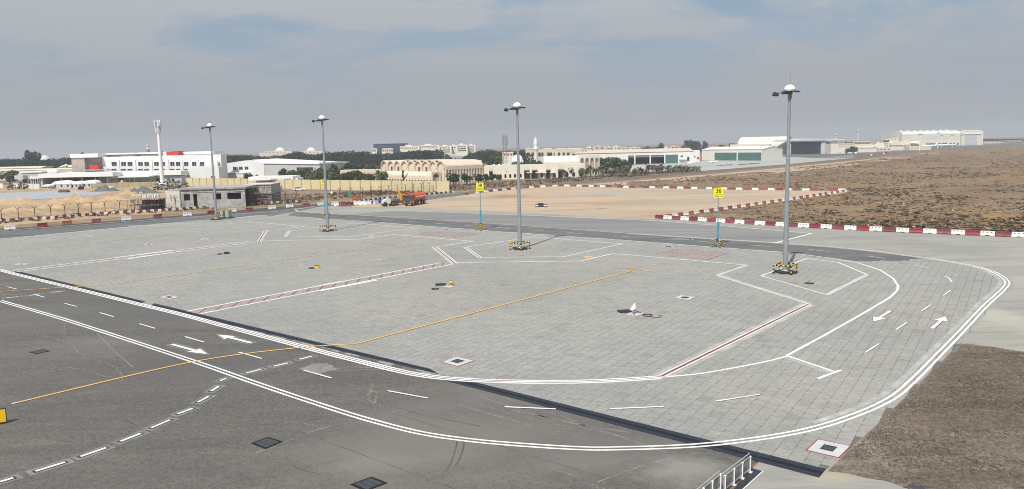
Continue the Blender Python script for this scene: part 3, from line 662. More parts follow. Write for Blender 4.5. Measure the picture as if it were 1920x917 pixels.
# lead-in lines
mark('lead_in_line', [(668, 645.5), (1188, 507.5)], [(0.46, 0, mat('brown line edge', (0.17, 0.13, 0.10), 0.85))], bed, z=0.046)
mark('lead_in_line', [(668, 645.5), (1188, 507.5)], [(0.25, 0, m_orange)], bed, z=0.062)
mark('lead_in_line', [(32, 756.5), (150, 728), (270, 699.5), (355, 681), (440, 667), (510, 658.5), (590, 650.5), (668, 646)], [(0.22, 0, m_orange)], asphalt, True, z=0.066)
mark('lead_in_tip', [(22, 758.5), (33, 756.3)], [(0.2, 0, m_whiteworn)], asphalt, z=0.066)
mark('stop_bar', [(1150, 501.3), (1231, 510.8)], [(0.3, 0, m_orangeworn)], bed, z=0.066)
mark('stop_bar', [(1180, 503.5), (1229, 510.5)], [(0.17, 0, m_orange)], bed, z=0.070)
mark('lead_in_line', [(195, 536), (740, 458.8)], [(0.42, 0, m_orangeworn)], bed, z=0.062)
mark('lead_in_line', [(0, 547.5), (100, 541), (150, 538), (195, 536)], [(0.2, 0, m_orange)], asphalt, True, z=0.066)
mark('stop_bar', [(700, 456.5), (746, 461.8)], [(0.32, 0, m_orangeworn)], bed, z=0.066)
mark('lead_in_line', [(-40, 478), (412, 431)], [(0.42, 0, m_orangeworn)], bed, z=0.062)
mark('stop_bar', [(413, 427.3), (450, 431)], [(0.3, 0, m_orangeworn)], bed, z=0.066)

# centre dashes
dashes = [((13, 538.5), (32, 543)), ((64, 552.8), (84, 558.5)), ((121, 569.7), (144, 575.7)), ((187, 587.2), (213, 594.8)), ((261, 608), (291, 616.8)), ((347, 632.3), (383, 642.7)), ((448, 661.6), (491, 673.5)), ((570, 695.6), (622, 710.2)), ((727, 734), (802, 748)), ((946, 764.3), (1042, 768.3)),
          ((1144, 768), (1244, 763.8)), ((1342, 753.7), (1424, 741)), ((1622, 662.3), (1648, 645.7)), ((1680, 619.3), (1700, 605.7)), ((1728, 584), (1745, 572.3)), ((1768, 555.3), (1782, 545.3))]
for a, b in dashes:
    par = asphalt if a[0] < 1100 else bed
    mark('lane_dash', [a, b], [(0.24, 0, m_blackp)], par, z=0.046)
    mark('lane_dash', [a, b], [(0.16, 0, m_white)], par, z=0.058)
mark('lane_dash', [(1771, 518.5), (1779, 522), (1784, 529.5)], [(0.16, 0, m_white)], bed, True, z=0.058)
for a, b in [((1714, 497.3), (1741, 503)), ((1625, 480.5), (1660, 485.5)), ((1516, 468.3), (1556, 472.3)), ((1407, 460.2), (1446, 462.8)), ((1309, 453.3), (1333, 455)), ((1150, 442.5), (1182, 445)), ((1063, 436.4), (1091, 438.6)), ((996, 431.6), (1021, 433.8)), ((931, 427), (956, 429.4)), ((872, 423.4), (889, 424.7)), ((817, 419.2), (838, 420.9)), ((765, 415.7), (786, 417.3)), ((718, 412.4), (736, 413.8)), ((670, 409.2), (688, 410.4))]:
    mark('lane_dash', [a, b], [(0.2, 0, m_whiteworn)], service_road, z=0.058)
for a, b in [((1222, 451), (1300, 449.5)), ((1255, 447), (1300, 450))]:
    mark('lane_dash', [a, b], [(0.2, 0, m_whiteworn)], service_road, z=0.060)
mark('edge_line', [(560, 397.6), (642, 402.5), (740, 395), (1000, 404.5), (1220, 414), (1345, 423), (1521, 438.3)], [(0.36, 0, m_whiteworn)], pale_lane)
mark('edge_line', [(1521, 438.3), (1452, 456.5)], [(0.5, 0, m_whiteworn)], pale_lane, z=0.050)
mark('edge_line', [(664, 403.4), (920, 419.4), (1180, 438.3)], [(0.24, 0, m_whiteworn)], pale_lane, z=0.052)
mark('edge_line', [(-60, 437), (0, 433), (280, 412.5), (400, 404), (520, 397)], [(0.38, 0, m_whiteworn)], back_road)
mark('edge_line', [(-60, 453), (0, 448.5), (160, 434), (240, 426), (400, 411.5), (500, 404)], [(0.42, 0, m_whiteworn)], back_road, z=0.050)
mark('edge_line', [(646, 381.5), (590, 387), (553, 393.5), (560, 397.6)], [(0.3, 0, m_whiteworn)], back_road, z=0.052)

# dashed double bars of the taxi lane
bars = [((0, 905), (25, 897.5)), ((67, 885), (122, 868)), ((151, 857.5), (199, 841)), ((226, 829), (264, 814)), ((284, 803.5), (319, 788.5)), ((333, 777.5), (361, 767)), ((371, 755.5), (391, 744.5)), ((396, 734.5), (410, 725.5)), ((413, 715), (424, 710.5)), ((461, 701), (490, 693.5)), ((513, 688), (540, 681.5)), ((561, 675), (585, 669)), ((11, 559.5), (35, 557)), ((95, 549), (116, 546.8)), ((55, 555), (75, 552))]
for a, b in bars:
    A, B = Vector(G(*a)), Vector(G(*b)); d = (B - A).normalized()
    mark('halo', [tuple(A - d * 0.35), tuple(B + d * 0.35)], [(0.85, 0, m_halo)], asphalt, world=True, z=0.038)
    mark('taxi_dash', [tuple(A - d * 0.12), tuple(B + d * 0.12)], [(0.42, 0, m_blackp)], asphalt, world=True, z=0.044)
    mark('taxi_dash', [tuple(A), tuple(B)], [(0.22, 0, m_white)], asphalt, world=True, z=0.052)

def arrow(tail, tip, par, halo):
    T, P = Vector(G(*tail)), Vector(G(*tip)); d = (P - T).normalized(); nn = Vector((-d.y, d.x)); Ln = (P - T).length
    def shape(g, z, m, nm):
        hw, hd = 0.56 + g, 0.36 * Ln + g
        pts = [T - d * g - nn * (0.16 + g), P - d * hd - nn * (0.16 + g), P - d * (hd + 0.1) - nn * hw, P + d * g * 1.6, P - d * (hd + 0.1) + nn * hw, P - d * hd + nn * (0.16 + g), T - d * g + nn * (0.16 + g)]
        triangulate_poly(nm, [tuple(p) for p in pts], z, m, par)
    if halo: shape(0.28, 0.038, m_halo, 'halo')
    shape(0.07, 0.046, m_blackp, 'arrow_border'); shape(0, 0.056, m_white, 'arrow_marking')
arrow((322, 646.5), (389, 665), asphalt, True)
arrow((471, 644), (409, 628.5), asphalt, True)
arrow((1669, 584), (1637, 604), bed, False)
arrow((1747, 617), (1773, 594.5), bed, False)

# paved red hatch panels
for pix in ([(1228, 478), (1276, 467.5), (1367, 474), (1324, 488)], [(785, 441), (812, 432.5), (905, 438), (852, 446)]):
    W4 = [Vector(p) for p in GP(pix)]
    triangulate_poly('red_panel', [tuple(p) for p in W4], 0.0425, m_redworn, bed)
    for k in range(9):
        t = k / 8
        mark('red_grid_line', [tuple(W4[0].lerp(W4[3], t)), tuple(W4[1].lerp(W4[2], t))], [(0.14, 0, m_red if k in (0, 8) else mat('mid red road paint', (0.28, 0.14, 0.135), 0.85))], bed, world=True, z=0.0535)

# tyre scuffs on the asphalt
for pts in ([(70, 563), (130, 564), (190, 560), (240, 553)], [(30, 500 + 70), (160, 610), (210, 655), (250, 690)], [(700, 690), (760, 695)], [(596, 693), (700, 690), (790, 694)], [(598, 697), (720, 694), (800, 700)], [(480, 850), (620, 800), (700, 790)], [(960, 770), (1100, 800), (1250, 850)], [(900, 745), (1050, 790), (1180, 812)], [(860, 760), (1000, 800)], [(1120, 905), (1220, 870), (1310, 850)]):
    mark('tyre_scuff', pts, [(0.12, 0, m_track)], asphalt, True, 0.0345)
for pts in ([(535, 842), (540, 862), (560, 880), (600, 890)], [(860, 815), (852, 850), (835, 885), (800, 905)], [(872, 818), (866, 850), (850, 880), (818, 905)], [(640, 720), (760, 770), (900, 800)]):
    mark('rubber_mark', pts, [(0.10, 0, m_trackdark)], asphalt, True, 0.0340)
rq = random.Random(11)
m_crack = mat('dusty crack', (0.19, 0.177, 0.157), 0.9, var=0.3, scale=0.8, fine=0.3, fscale=3)
for pts in ([(120, 605), (128, 640), (160, 670), (215, 688), (235, 715)], [(10, 640), (60, 628), (130, 640), (220, 630)], [(640, 720), (700, 735), (705, 760), (740, 772)], [(700, 720), (690, 745), (705, 765), (698, 790)], [(860, 725), (960, 752), (1100, 800)], [(880, 752), (1010, 790), (1150, 815)], [(820, 770), (960, 800), (1120, 826)], [(1000, 870), (1090, 900), (1150, 930)], [(40, 700), (130, 690), (240, 720)], [(420, 800), (520, 790), (600, 800)]):
    W_ = smooth(GP(pts), 10); mark('crack', [(x + rq.uniform(-.12, .12), y + rq.uniform(-.2, .2)) for x, y in W_], [(0.07, 0, m_crack)], asphalt, world=True, z=0.0348)
for k in range(9):
    A = Vector(G(25, 512)).lerp(Vector(G(1425, 860)), 0.0); nn = Vector((math.sin(DANG), -math.cos(DANG))); d_ = Vector((math.cos(DANG), math.sin(DANG)))
    o_ = A + nn * (6.5 + 5.2 * k); mark('paving_seam', [tuple(o_ + d_ * t) for t in (-30, 0, 30, 60, 90, 120)], [(0.06, 0, m_trackdark)], asphalt, world=True, z=0.0336)
pc = Vector(G(597, 692)); blob = []
for i in range(26):
    a = 2 * math.pi * i / 26; blob.append((pc.x + 1.35 * random.uniform(0.6, 1.1) * math.cos(a), pc.y + 1.7 * random.uniform(0.6, 1.1) * math.sin(a)))
triangulate_poly('spilled_paint', blob, 0.036, mat('dried cement', (0.225, 0.215, 0.20), 0.9, var=0.2, scale=2, fine=0.25, fscale=5), asphalt)

# ------------------------------------------------------------------ drain channel
def drain(pix_top, pix_bot, label):
    r = struct(link('drain_channel', None))
    A, B = GP(pix_top), GP(pix_bot)
    a0, a1, b0, b1 = Vector(A[0]), Vector(A[1]), Vector(B[0]), Vector(B[1])
    n = max(2, int((a1 - a0).length / 3.0))
    for i in range(n):
        t0, t1 = i / n + 0.0002, (i + 1) / n - 0.0002
        for lo, hi, m, nm, z in ((0.0, 0.36, m_drain, 'cover_strip', 0.045), (0.36, 0.62, m_draindk, 'drain_grate', 0.0425), (0.62, 1.0, m_drain, 'cover_strip', 0.045)):
            q = []
            for t, s in ((t0, lo), (t1, lo), (t1, hi), (t0, hi)):
                q.append(tuple((b0.lerp(b1, t)).lerp(a0.lerp(a1, t), s)))
            MB().slab(q, 0.031, z).build(nm, m, r)
    return r
drain([(32, 508.6), (273, 566.0)], [(20, 511.4), (262, 570)], '')
drain([(290, 569.4), (806, 692.3)], [(280, 574.5), (824, 703)], '')
drain([(842, 705.5), (1549, 881.0)], [(826, 712.5), (1536, 897)], '')

# ------------------------------------------------------------------ manholes and pits
m_redbr = mat('fresh red paint', (0.36, 0.05, 0.055), 0.7, var=0.08)
def manhole(pix, hole, label, rnd=False, border=m_redbr):
    W4 = [Vector(p) for p in GP(pix)]; c = sum(W4, Vector((0, 0))) / 4
    t = thing('access_cover', label, 'manhole cover', (c.x, c.y, 0.040)); L_ = [p - c for p in W4]
    MB().slab([tuple(p) for p in L_], 0, 0.014).build('border', border, t)
    MB().slab([tuple(p * 0.91) for p in L_], 0.0145, 0.022).build('painted_surround', mat('pale surround', (0.50, 0.52, 0.53), 0.8, var=0.08), t)
    if rnd:
        MB().lathe((0, 0, 0.0225), [(hole, 0), (hole, 0.012)], 18).build('cover_plate', m_dark, t)
    else:
        MB().slab([tuple(p * hole) for p in L_], 0.0225, 0.034).build('cover_plate', m_dark, t)
        f = MB()
        for k in range(1, 5):
            s = -1 + 2 * k / 5
            a = L_[0].lerp(L_[1], k / 5) * hole * 0.85; b = L_[3].lerp(L_[2], k / 5) * hole * 0.85
            ribbon(f, [tuple(a), tuple(b)], 0.025, 0, 0.036)
        f.build('cover_rib', m_steel, t)
    return t
manhole([(826, 680), (856, 669), (891, 677.5), (858, 688.5)], 0.42, 'square dark cover in a red bordered white square beside the long curve')
manhole([(1262, 559.5), (1276, 554), (1307, 558), (1292, 564)], 0.42, 'round dark cover in a red bordered white square near the right outline', True)
manhole([(1510, 846), (1533, 824.5), (1597, 838), (1574, 861)], 0.38, 'large white square with dark cover at the edge of the brown field')
manhole([(297, 558.5), (316, 554), (338, 558), (318, 562)], 0.4, 'small white framed cover beside the black drain strip')
manhole([(24, 496.5), (38, 493.5), (57, 495.5), (42, 498.5)], 0.4, 'white framed cover at the left end of the hatched line')
manhole([(697, 489), (707, 486.3), (719, 488.3), (708, 491)], 0.4, 'white framed cover alone between the two middle stands', True)
manhole([(1240, 463.5), (1253, 461), (1266, 462.5), (1253, 465)], 0.5, 'white framed cover beside the far service road', True)
manhole([(160, 443.5), (168, 442), (179, 443.5), (170, 445)], 0.4, 'pale worn cover on the far left stand near the perimeter road')
manhole([(268, 459.5), (277, 457.5), (290, 459), (280, 461)], 0.4, 'pale worn cover on the far left stand above the hatched line')
manhole([(372, 449.5), (383, 447.3), (397, 449), (385, 451)], 0.4, 'bright white square mark beyond the hatched line on the left')
manhole([(827, 431.5), (836, 430), (846, 431.2), (837, 432.7)], 0.5, 'small worn cover beside the faded red panel', True)
manhole([(1094, 482.5), (1103, 480), (1113, 481), (1104, 483.5)], 0.7, 'small square marking filled with yellow beside the long outline', border=m_whiteworn)
manhole([(692 - 4, 443), (692 + 3, 441.8), (692 + 12, 442.8), (692 + 4, 444)], 0.7, 'small yellow filled marking on the second stand from the left', border=m_whiteworn)
for t in list(COL.objects):
    if t.name.startswith('access_cover') and 'yellow' in t['label']:
        for c in children(t):
            if c.name.startswith('cover_plate'): c.data.materials[0] = m_yellow
            if c.name.startswith('cover_rib'): c.data.materials[0] = m_orangelamp
def pit(pix, label):
    W4 = [Vector(p) for p in GP(pix)]; c = sum(W4, Vector((0, 0))) / 4
    t = thing('pit_cover', label, 'pit cover', (c.x, c.y, 0.032)); L_ = [p - c for p in W4]
    MB().slab([tuple(p) for p in L_], 0, 0.010).build('frame', m_draindk, t)
    n = 3
    for i in range(n):
        q = [L_[0].lerp(L_[1], (i + 0.06) / n), L_[0].lerp(L_[1], (i + 0.94) / n), L_[3].lerp(L_[2], (i + 0.94) / n), L_[3].lerp(L_[2], (i + 0.06) / n)]
        q = [p * 0.78 for p in q]; MB().slab([tuple(p) for p in q], 0.0105, 0.020).build('lid', m_truckdk, t)
pit([(470, 832.5), (502, 820.5), (532, 829.5), (498, 843.5)], 'dark square pit cover in the asphalt left of centre')
pit([(656, 910), (697, 895), (727, 907), (686, 923)], 'dark square pit cover cut by the bottom edge of the asphalt')
pit([(1692, 915), (1704, 903), (1760, 916), (1750, 929)], 'dark pit cover in the brown field corner')
pit([(54, 661), (80, 655.5), (95, 659), (68, 665)], 'worn dark patch cover in the asphalt at far left')

# ------------------------------------------------------------------ light masts
def mast_proto():
    t = thing('light_mast', '', 'light mast', group='high light masts on the apron islands')
    p = MB(); hs = 21.3
    prof = [(0.31, 0.25), (0.30, 3), (0.255, 9), (0.20, 15), (0.15, hs)]
    p.lathe((0, 0, 0), prof, 14); p.build('pole', m_galv, t)
    f = MB().lathe((0, 0, 0), [(0.48, 0.22), (0.48, 0.30), (0.34, 0.31), (0.34, 0.42)], 14); f.build('flange', m_galv, t)
    MB().box((0, 0, 0.14), (2.0, 2.0, 0.2), R(8)).build('plinth', m_dark, t)
    for zz in (7.1, 14.2):
        MB().lathe((0, 0, 0), [(0.30 - zz * 0.0075, zz), (0.315 - zz * 0.0075, zz + 0.04), (0.315 - zz * 0.0075, zz + 0.12), (0.30 - zz * 0.0075, zz + 0.16)], 14).build('joint_collar', m_galv, t)
    h = MB().tube((0, 0, hs - 1.0), (0, 0, hs - 0.1), 0.17, 0.24, 10); h.box((0.08, -0.22, hs - 0.6), (0.18, 0.2, 0.5)); h.build('winch_head', m_steel, t)
    ring = MB(); n = 14
    for i in range(n):
        a, b = 2 * math.pi * i / n, 2 * math.pi * (i + 1) / n
        ring.tube((0.78 * math.cos(a), 0.78 * math.sin(a), hs), (0.78 * math.cos(b), 0.78 * math.sin(b), hs), 0.06, n=6)
    for i in range(4):
        a = math.pi / 4 + i * math.pi / 2; ring.tube((0.2 * math.cos(a), 0.2 * math.sin(a), hs - 0.1), (0.78 * math.cos(a), 0.78 * math.sin(a), hs), 0.05, n=6)
    ring.build('head_ring', m_steel, t)
    MB().lathe((0, 0, hs + 0.18), [(0.63, 0.0), (0.64, 0.04), (0.615, 0.14), (0.55, 0.29), (0.44, 0.43), (0.29, 0.53), (0.13, 0.57), (0.0, 0.58)], 20).build('dome', m_wroof, t)
    MB().lathe((0, 0, hs + 0.02), [(0.68, 0.0), (0.68, 0.15), (0.65, 0.16)], 20).build('dome_rim', m_steel, t)
    MB().tube((0.03, 0, hs + 0.7), (0.03, 0, hs + 2.4), 0.018, 0.010, 5).build('lightning_rod', m_steel, t)
    a = MB().tube((0.36, 0, hs + 0.5), (0.36, 0, hs + 0.86), 0.025, n=6); a.build('beacon_stem', m_steel, t)
    MB().lathe((0.36, 0, hs + 0.86), [(0.04, 0), (0.11, 0.04), (0.12, 0.18), (0.07, 0.22), (0, 0.23)], 10).build('obstruction_beacon', m_orangelamp, t)
    arm = MB().path([(-0.7, 0, hs - 0.02), (-1.2, -0.05, hs - 0.08), (-1.55, -0.1, hs - 0.36)], 0.05, 6); arm.build('lamp_arm', m_steel, t)
    def flood(x, y, z, w, tilt, rz):
        q = MB(); q.box((0, 0, 0), (w, 0.42, 0.11)); q.box((0, 0, 0.085), (w * 0.6, 0.24, 0.06))
        o = q.build('floodlight', m_dark, t, (x, y, z)); o.rotation_euler = (tilt, 0, rz)
        g = MB().box((0, 0, -0.062), (w * 0.88, 0.34, 0.012)); g.build('lamp_glass', m_roofgrey, o)
    flood(-0.78, -0.42, hs - 0.22, 0.62, R(28), R(-8)); flood(-0.2, -0.62, hs - 0.24, 0.5, R(28), 0)
    flood(0.72, -0.36, hs - 0.08, 0.6, R(8), R(12)); flood(0.95, 0.12, hs - 0.05, 0.55, R(6), R(40)); flood(0.25, 0.6, hs - 0.12, 0.5, R(-15), 0)
    flood(-1.52, -0.15, hs - 0.36, 0.42, R(58), R(-40)); flood(-1.78, -0.05, hs - 0.28, 0.42, R(62), R(-50))
    return t
MASTS = [((406, 412), 'farthest left mast beside the grey electrical cabinet'), ((615, 433.5), 'second mast from the left in front of the mosque trees'), ((975, 467.5), 'grey mast in the middle with its shadow across the paving'), ((1472, 512), 'tallest looking mast standing at the right before the brown scrubland')]
mast0 = mast_proto(); MW = []
for i, (px, lab) in enumerate(MASTS):
    x, y = G(*px); MW.append((x, y)); lab = 'tapered light mast, ' + lab
    o = mast0 if i == 0 else dup(mast0, (x, y, 0.03), None, lab)
    if i == 0: KIDS[mast0.name] = [(c, children(c)) for c in children(mast0)]
    o.location = (x, y, 0.03); o['label'] = lab
def guard_proto():
    """an L in plan: three striped posts joined by two striped rails"""
    t = thing('crash_guard', '', 'crash guard', group='striped crash guards round the light masts')
    s, hgt, r = 2.2, 1.0, 0.085
    cor = [(0, s * 0.06, 0), (s, s * 0.06, 0), (s, s * 1.0, 0)]
    def stripe(name, p0, p1, n, first):
        b = MB(); p0, p1 = Vector(p0), Vector(p1)
        for i in range(n): b.tube(p0.lerp(p1, i / n), p0.lerp(p1, (i + 1) / n), r, r, 8, (i + first) % 2)
        b.build(name, [m_yellow, m_black], t)
    for c in cor:
        stripe('post', c, (c[0], c[1], hgt), 5, 1)
        MB().box((c[0], c[1], 0.012), (0.42, 0.42, 0.024)).build('foot_plate', m_dark, t)
    for a, b in zip(cor[:-1], cor[1:]): stripe('rail', (a[0], a[1], hgt), (b[0], b[1], hgt), 8, 0)
    return t
guard0 = None
glab = ['at the far left mast', 'at the mast before the trees', 'at the middle mast', 'at the right mast']
for i, (x, y) in enumerate(MW):
    for k in range(2):
        ang = R(45 + 8) + (math.pi if k else 0)
        s = 2.2
        # centre of the L's bounding square sits on the mast
        cx, cy = s / 2, s / 2 + 0.05; ca, sa = math.cos(ang), math.sin(ang)
        loc = (x - (cx * ca - cy * sa), y - (cx * sa + cy * ca), 0.042)
        lab = 'yellow and black striped corner guard, %s half, %s' % (('front' if k == 0 else 'rear'), glab[i])
        if guard0 is None:
            guard0 = guard_proto(); guard0.location = loc; guard0.rotation_euler = (0, 0, ang); guard0['label'] = lab
        else: dup(guard0, loc, ang, lab)
# the cabinet beside the far mast
x, y = G(424, 409.5)
t = thing('electrical_cabinet', 'grey green electrical cabinet on a dark plinth beside the far left mast', 'cabinet', (x, y, 0.03), R(-10))
MB().box((0, 0, 0.13), (3.0, 2.2, 0.26)).build('plinth', m_dark, t)
MB().box((0, 0, 1.06), (2.2, 1.5, 1.6)).build('body', m_cabinet, t)
MB().box((0, 0, 1.89), (2.34, 1.64, 0.07)).build('lid', m_cabinet, t)
for s in (-1, 1):
    d = MB().box((s * 0.53, -0.763, 1.05), (0.98, 0.026, 1.45)).build('door', m_cabinet, t)
    MB().box((s * 0.1, -0.79, 1.05), (0.05, 0.04, 0.2)).build('handle', m_dark, d)

# ------------------------------------------------------------------ stand signs with bollards
def digits(txt, size, parent, loc, m):
    c = bpy.data.curves.new('number', 'FONT'); c.body = txt; c.size = size; c.align_x = 'CENTER'; c.align_y = 'CENTER'; c.extrude = 0.006; c.offset = 0.012
    c.materials.append(m); tmp = link('number', c); bpy.context.view_layer.update()
    me = bpy.data.meshes.new_from_object(tmp.evaluated_get(bpy.context.evaluated_depsgraph_get())); bpy.data.objects.remove(tmp); bpy.data.curves.remove(c)
    o = link('number', me, parent, loc); o.rotation_euler = (math.pi / 2, 0, 0); return o
def stand_sign(px, num, label, blab, hgt=7.35):
    x, y = G(*px); t = thing('stand_sign', label, 'sign', (x, y, 0.035))
    MB().tube((0, 0, 0), (0, 0, hgt + 1.1), 0.10, 0.075, 10).build('pole', m_galv, t)
    MB().box((0, 0, 0.03), (0.7, 0.7, 0.06)).build('base_plate', m_dark, t)
    MB().box((0, -0.12, hgt + 0.75), (1.36, 0.06, 1.5)).build('panel', m_signyel, t)
    MB().b(-0.66, 0.66, -0.085, -0.06, hgt + 0.1, hgt + 1.4).build('back_frame', m_steel, t)
    digits(num, 0.85, t, (0, -0.158, hgt + 1.03), m_black)
    for row in range(2):
        b = MB(); xx = -0.5
        while xx < 0.45:
            w = random.choice((0.06, 0.09, 0.12)); b.b(xx, xx + w, -0.158, -0.151, hgt + 0.40 - row * 0.24, hgt + 0.51 - row * 0.24); xx += w + random.choice((0.04, 0.05, 0.12))
        b.build('small_print', m_dark, t)
    MB().b(-0.19, 0.19, -0.30, -0.10, 3.05, 3.75).build('control_box', m_cabblue, t)
    MB().b(-0.15, 0.15, -0.24, -0.10, 1.85, 3.0).build('control_box', m_cabblue, t)
    MB().b(-0.2, 0.2, -0.30, -0.10, 1.55, 1.85).build('control_box', m_cabblue, t)
    MB().b(-0.2, 0.0, -0.24, -0.08, 0.95, 1.25).build('socket_box', m_black, t)
    return t
def bollard_proto():
    t = thing('bollard', '', 'bollard', group='striped bollards round the stand signs'); n = 8
    b = MB()
    for i in range(n): b.tube((0, 0, 1.15 * i / n), (0, 0, 1.15 * (i + 1) / n), 0.085, 0.085, 8, i % 2)
    b.build('post', [m_black, m_yellow], t)
    MB().lathe((0, 0, 1.15), [(0.085, 0), (0.07, 0.05), (0, 0.07)], 8).build('cap', m_yellow, t)
    MB().box((0, 0, 0.01), (0.36, 0.36, 0.02)).build('foot_plate', m_dark, t)
    return t
stand_sign((1345.5, 463.5), '36', 'yellow stand sign reading 36 on a slim pole with blue boxes', '')
stand_sign((902, 431.3), '38', 'yellow stand sign reading 38 on a slim pole near the middle', '')
stand_sign((611, 411), '39', 'yellow stand sign half hidden behind the second mast', '')
bol0 = None
for (px, py), lab in [((1335, 463.8), 'left of the right sign pole'), ((1342, 460.5), 'just behind the right sign pole'), ((1349.5, 465.5), 'in front of the right sign pole'), ((1356.5, 463), 'on the far side of the right sign pole'),
                      ((893, 431.8), 'left of the middle sign pole'), ((901, 433), 'in front of the middle sign pole'), ((909, 430.5), 'right of the middle sign pole'), ((605, 410.5), 'left of the half hidden sign'), ((618.5, 410), 'right of the half hidden sign')]:
    x, y = G(px, py); lab = 'yellow and black striped bollard ' + lab
    if bol0 is None: bol0 = bollard_proto(); bol0.location = (x, y, 0.036); bol0['label'] = lab
    else: dup(bol0, (x, y, 0.036), None, lab)

# ------------------------------------------------------------------ water barriers
def barrier_mesh(m, L_=1.95):
    b = MB(); h = 0.92
    def prof(z): return 0.27 if z < 0.25 else 0.17
    low = [(-0.28, 0), (0.28, 0), (0.28, 0.18), (0.19, 0.36), (-0.19, 0.36), (-0.28, 0.18)]
    # local x is the length: extrude the profile along x
    def ext(poly, x0, x1):
        n = len(poly); vs = [(x0, p, z) for p, z in poly] + [(x1, p, z) for p, z in poly]
        b.add(vs, [tuple(range(n - 1, -1, -1)), tuple(range(n, 2 * n))] + [(i, (i + 1) % n, n + (i + 1) % n, n + i) for i in range(n)])
    hl = L_ / 2
    for x0, x1 in ((-hl, -0.30), (0.30, hl)): ext(low, x0, x1)      # fork slots under the middle
    ext([(-0.25, 0.14), (0.25, 0.14), (0.19, 0.36), (-0.19, 0.36)], -0.2999, 0.2999)
    up = [(-0.188, 0.36), (0.188, 0.36), (0.16, 0.60), (-0.16, 0.60)]
    ext(up, -hl + 0.02, hl - 0.02)
    ext([(-0.15, 0.80), (0.15, 0.80), (0.14, h), (-0.14, h)], -hl + 0.02, hl - 0.02)
    for xa, xb in ((-hl + 0.02, -0.62), (-0.47, -0.075), (0.075, 0.47), (0.62, hl - 0.02)):
        ext([(-0.16, 0.60), (0.16, 0.60), (0.15, 0.80), (-0.15, 0.80)], xa, xb)
    return b.mesh('barrier_body', m)
BM = {k: barrier_mesh(m) for k, m in (('white', m_bwhite), ('red', m_bred), ('faded red', m_bpink), ('orange', m_borange), ('maroon', m_bdark), ('blue', m_bblue))}
_cap = MB().lathe((0, 0, 0), [(0.06, 0), (0.06, 0.05), (0, 0.055)], 8).mesh('filler_cap', m_black)
_dark_fill = MB().box((0, 0, 0), (0.14, 0.24, 0.19)).mesh('recess', m_dark)  # solid dark block in each opening, the hole's shade put into its colour
def barrier(x, y, rz, colour, label, group, z=0.02, detail=True):
    t = thing('water_barrier', label, 'barrier', (x, y, z), rz, group)
    link('barrier_body', BM[colour], t)
    if detail:
        for hx in (-0.545, 0, 0.545): link('recess', _dark_fill, t, (hx, 0, 0.70))
        link('filler_cap', _cap, t, (0.7, 0, 0.92))
    return t
ORD = 'first second third fourth fifth sixth seventh eighth ninth tenth eleventh twelfth thirteenth fourteenth fifteenth sixteenth seventeenth eighteenth nineteenth twentieth'.split()
def ordinal(n): return ORD[n - 1] if n <= 20 else (('twenty-' if n < 30 else 'thirty-' if n < 40 else 'forty-' if n < 50 else 'fifty-' if n < 60 else 'sixty-') + ORD[n % 10 - 1]) if n % 10 else {30: 'thirtieth', 40: 'fortieth', 50: 'fiftieth', 60: 'sixtieth'}[n]
def barrier_row(pix, cols, label, group, step=2.02, jitter=0.03, detail=True, skip=0.0, zs=1.0):
    pts = resample(GP(pix), step); cnt = {}
    for i in range(len(pts) - 1):
        a, b = pts[i], pts[i + 1]; c = cols[i % len(cols)]
        if random.random() < skip: continue
        cnt[c] = cnt.get(c, 0) + 1
        barrier((a[0] + b[0]) / 2 + random.uniform(-.05, .05), (a[1] + b[1]) / 2 + random.uniform(-.12, .12), math.atan2(b[1] - a[1], b[0] - a[0]) + random.uniform(-jitter, jitter), c, '%s %s, %s %s one' % (c, label, ordinal(cnt[c]), c), group, 0.02, detail).scale = (1, 1, zs)
barrier_row([(1229, 409.5), (1300, 414), (1400, 420.5), (1600, 431.5), (1800, 440), (1960, 446.5)], ['red', 'white', 'faded red', 'white', 'red', 'white', 'faded red', 'white'], 'water barrier in the row along the paved edge', 'barriers along the paved edge', zs=0.80)
barrier_row([(1248, 409), (1300, 402), (1345, 395.5), (1480, 376), (1588, 359.5)], ['orange', 'white'], 'water barrier in the slanting row', 'barriers slanting across the sand', 2.02, 0.06, zs=0.8)
barrier_row([(1586, 357.8), (1480, 357.2), (1385, 355.8), (1280, 353.8), (1180, 352.2), (1100, 350), (1050, 349.5), (1000, 352), (950, 356.5), (900, 361.5), (865, 366.5)], ['white', 'red', 'white', 'faded red', 'white', 'faded red'], 'water barrier in the row behind the sand', 'barriers behind the sand lot', 2.5, 0.06, False, 0.25, 0.72)
for (px, py, c, lab) in [(19, 430.5, 'white', 'leftmost on the dark lane'), (80, 426, 'red', 'between the leftmost white one and the orange one'), (126, 421.5, 'orange', 'alone in its colour on the dark lane'), (181, 417.7, 'faded red', 'next after the orange one'), (237, 413, 'white', 'before the dark scaffold'), (296, 409, 'faded red', 'before the pale block wall'), (351.5, 405, 'white', 'before the block house window'), (396.5, 401.7, 'red', 'behind the far left mast'), (436, 397.7, 'white', 'behind the electrical cabinet'), (468, 396, 'faded red', 'before the scaffolding'), (510.5, 392, 'white', 'below the scaffold end'), (543.5, 389, 'white', 'near the end of the dark lane'), (574.5, 387, 'faded red', 'near the road corner'), (602, 384.7, 'white', 'behind the second mast'), (628, 384, 'white', 'right of the second mast')]:
    x, y = G(px, py); a, b = G(px - 20, py + 1.6), G(px + 20, py - 1.6)
    barrier(x, y, math.atan2(b[1] - a[1], b[0] - a[0]), c, '%s plastic water barrier, %s' % (c, lab), 'spaced barriers on the perimeter lane')
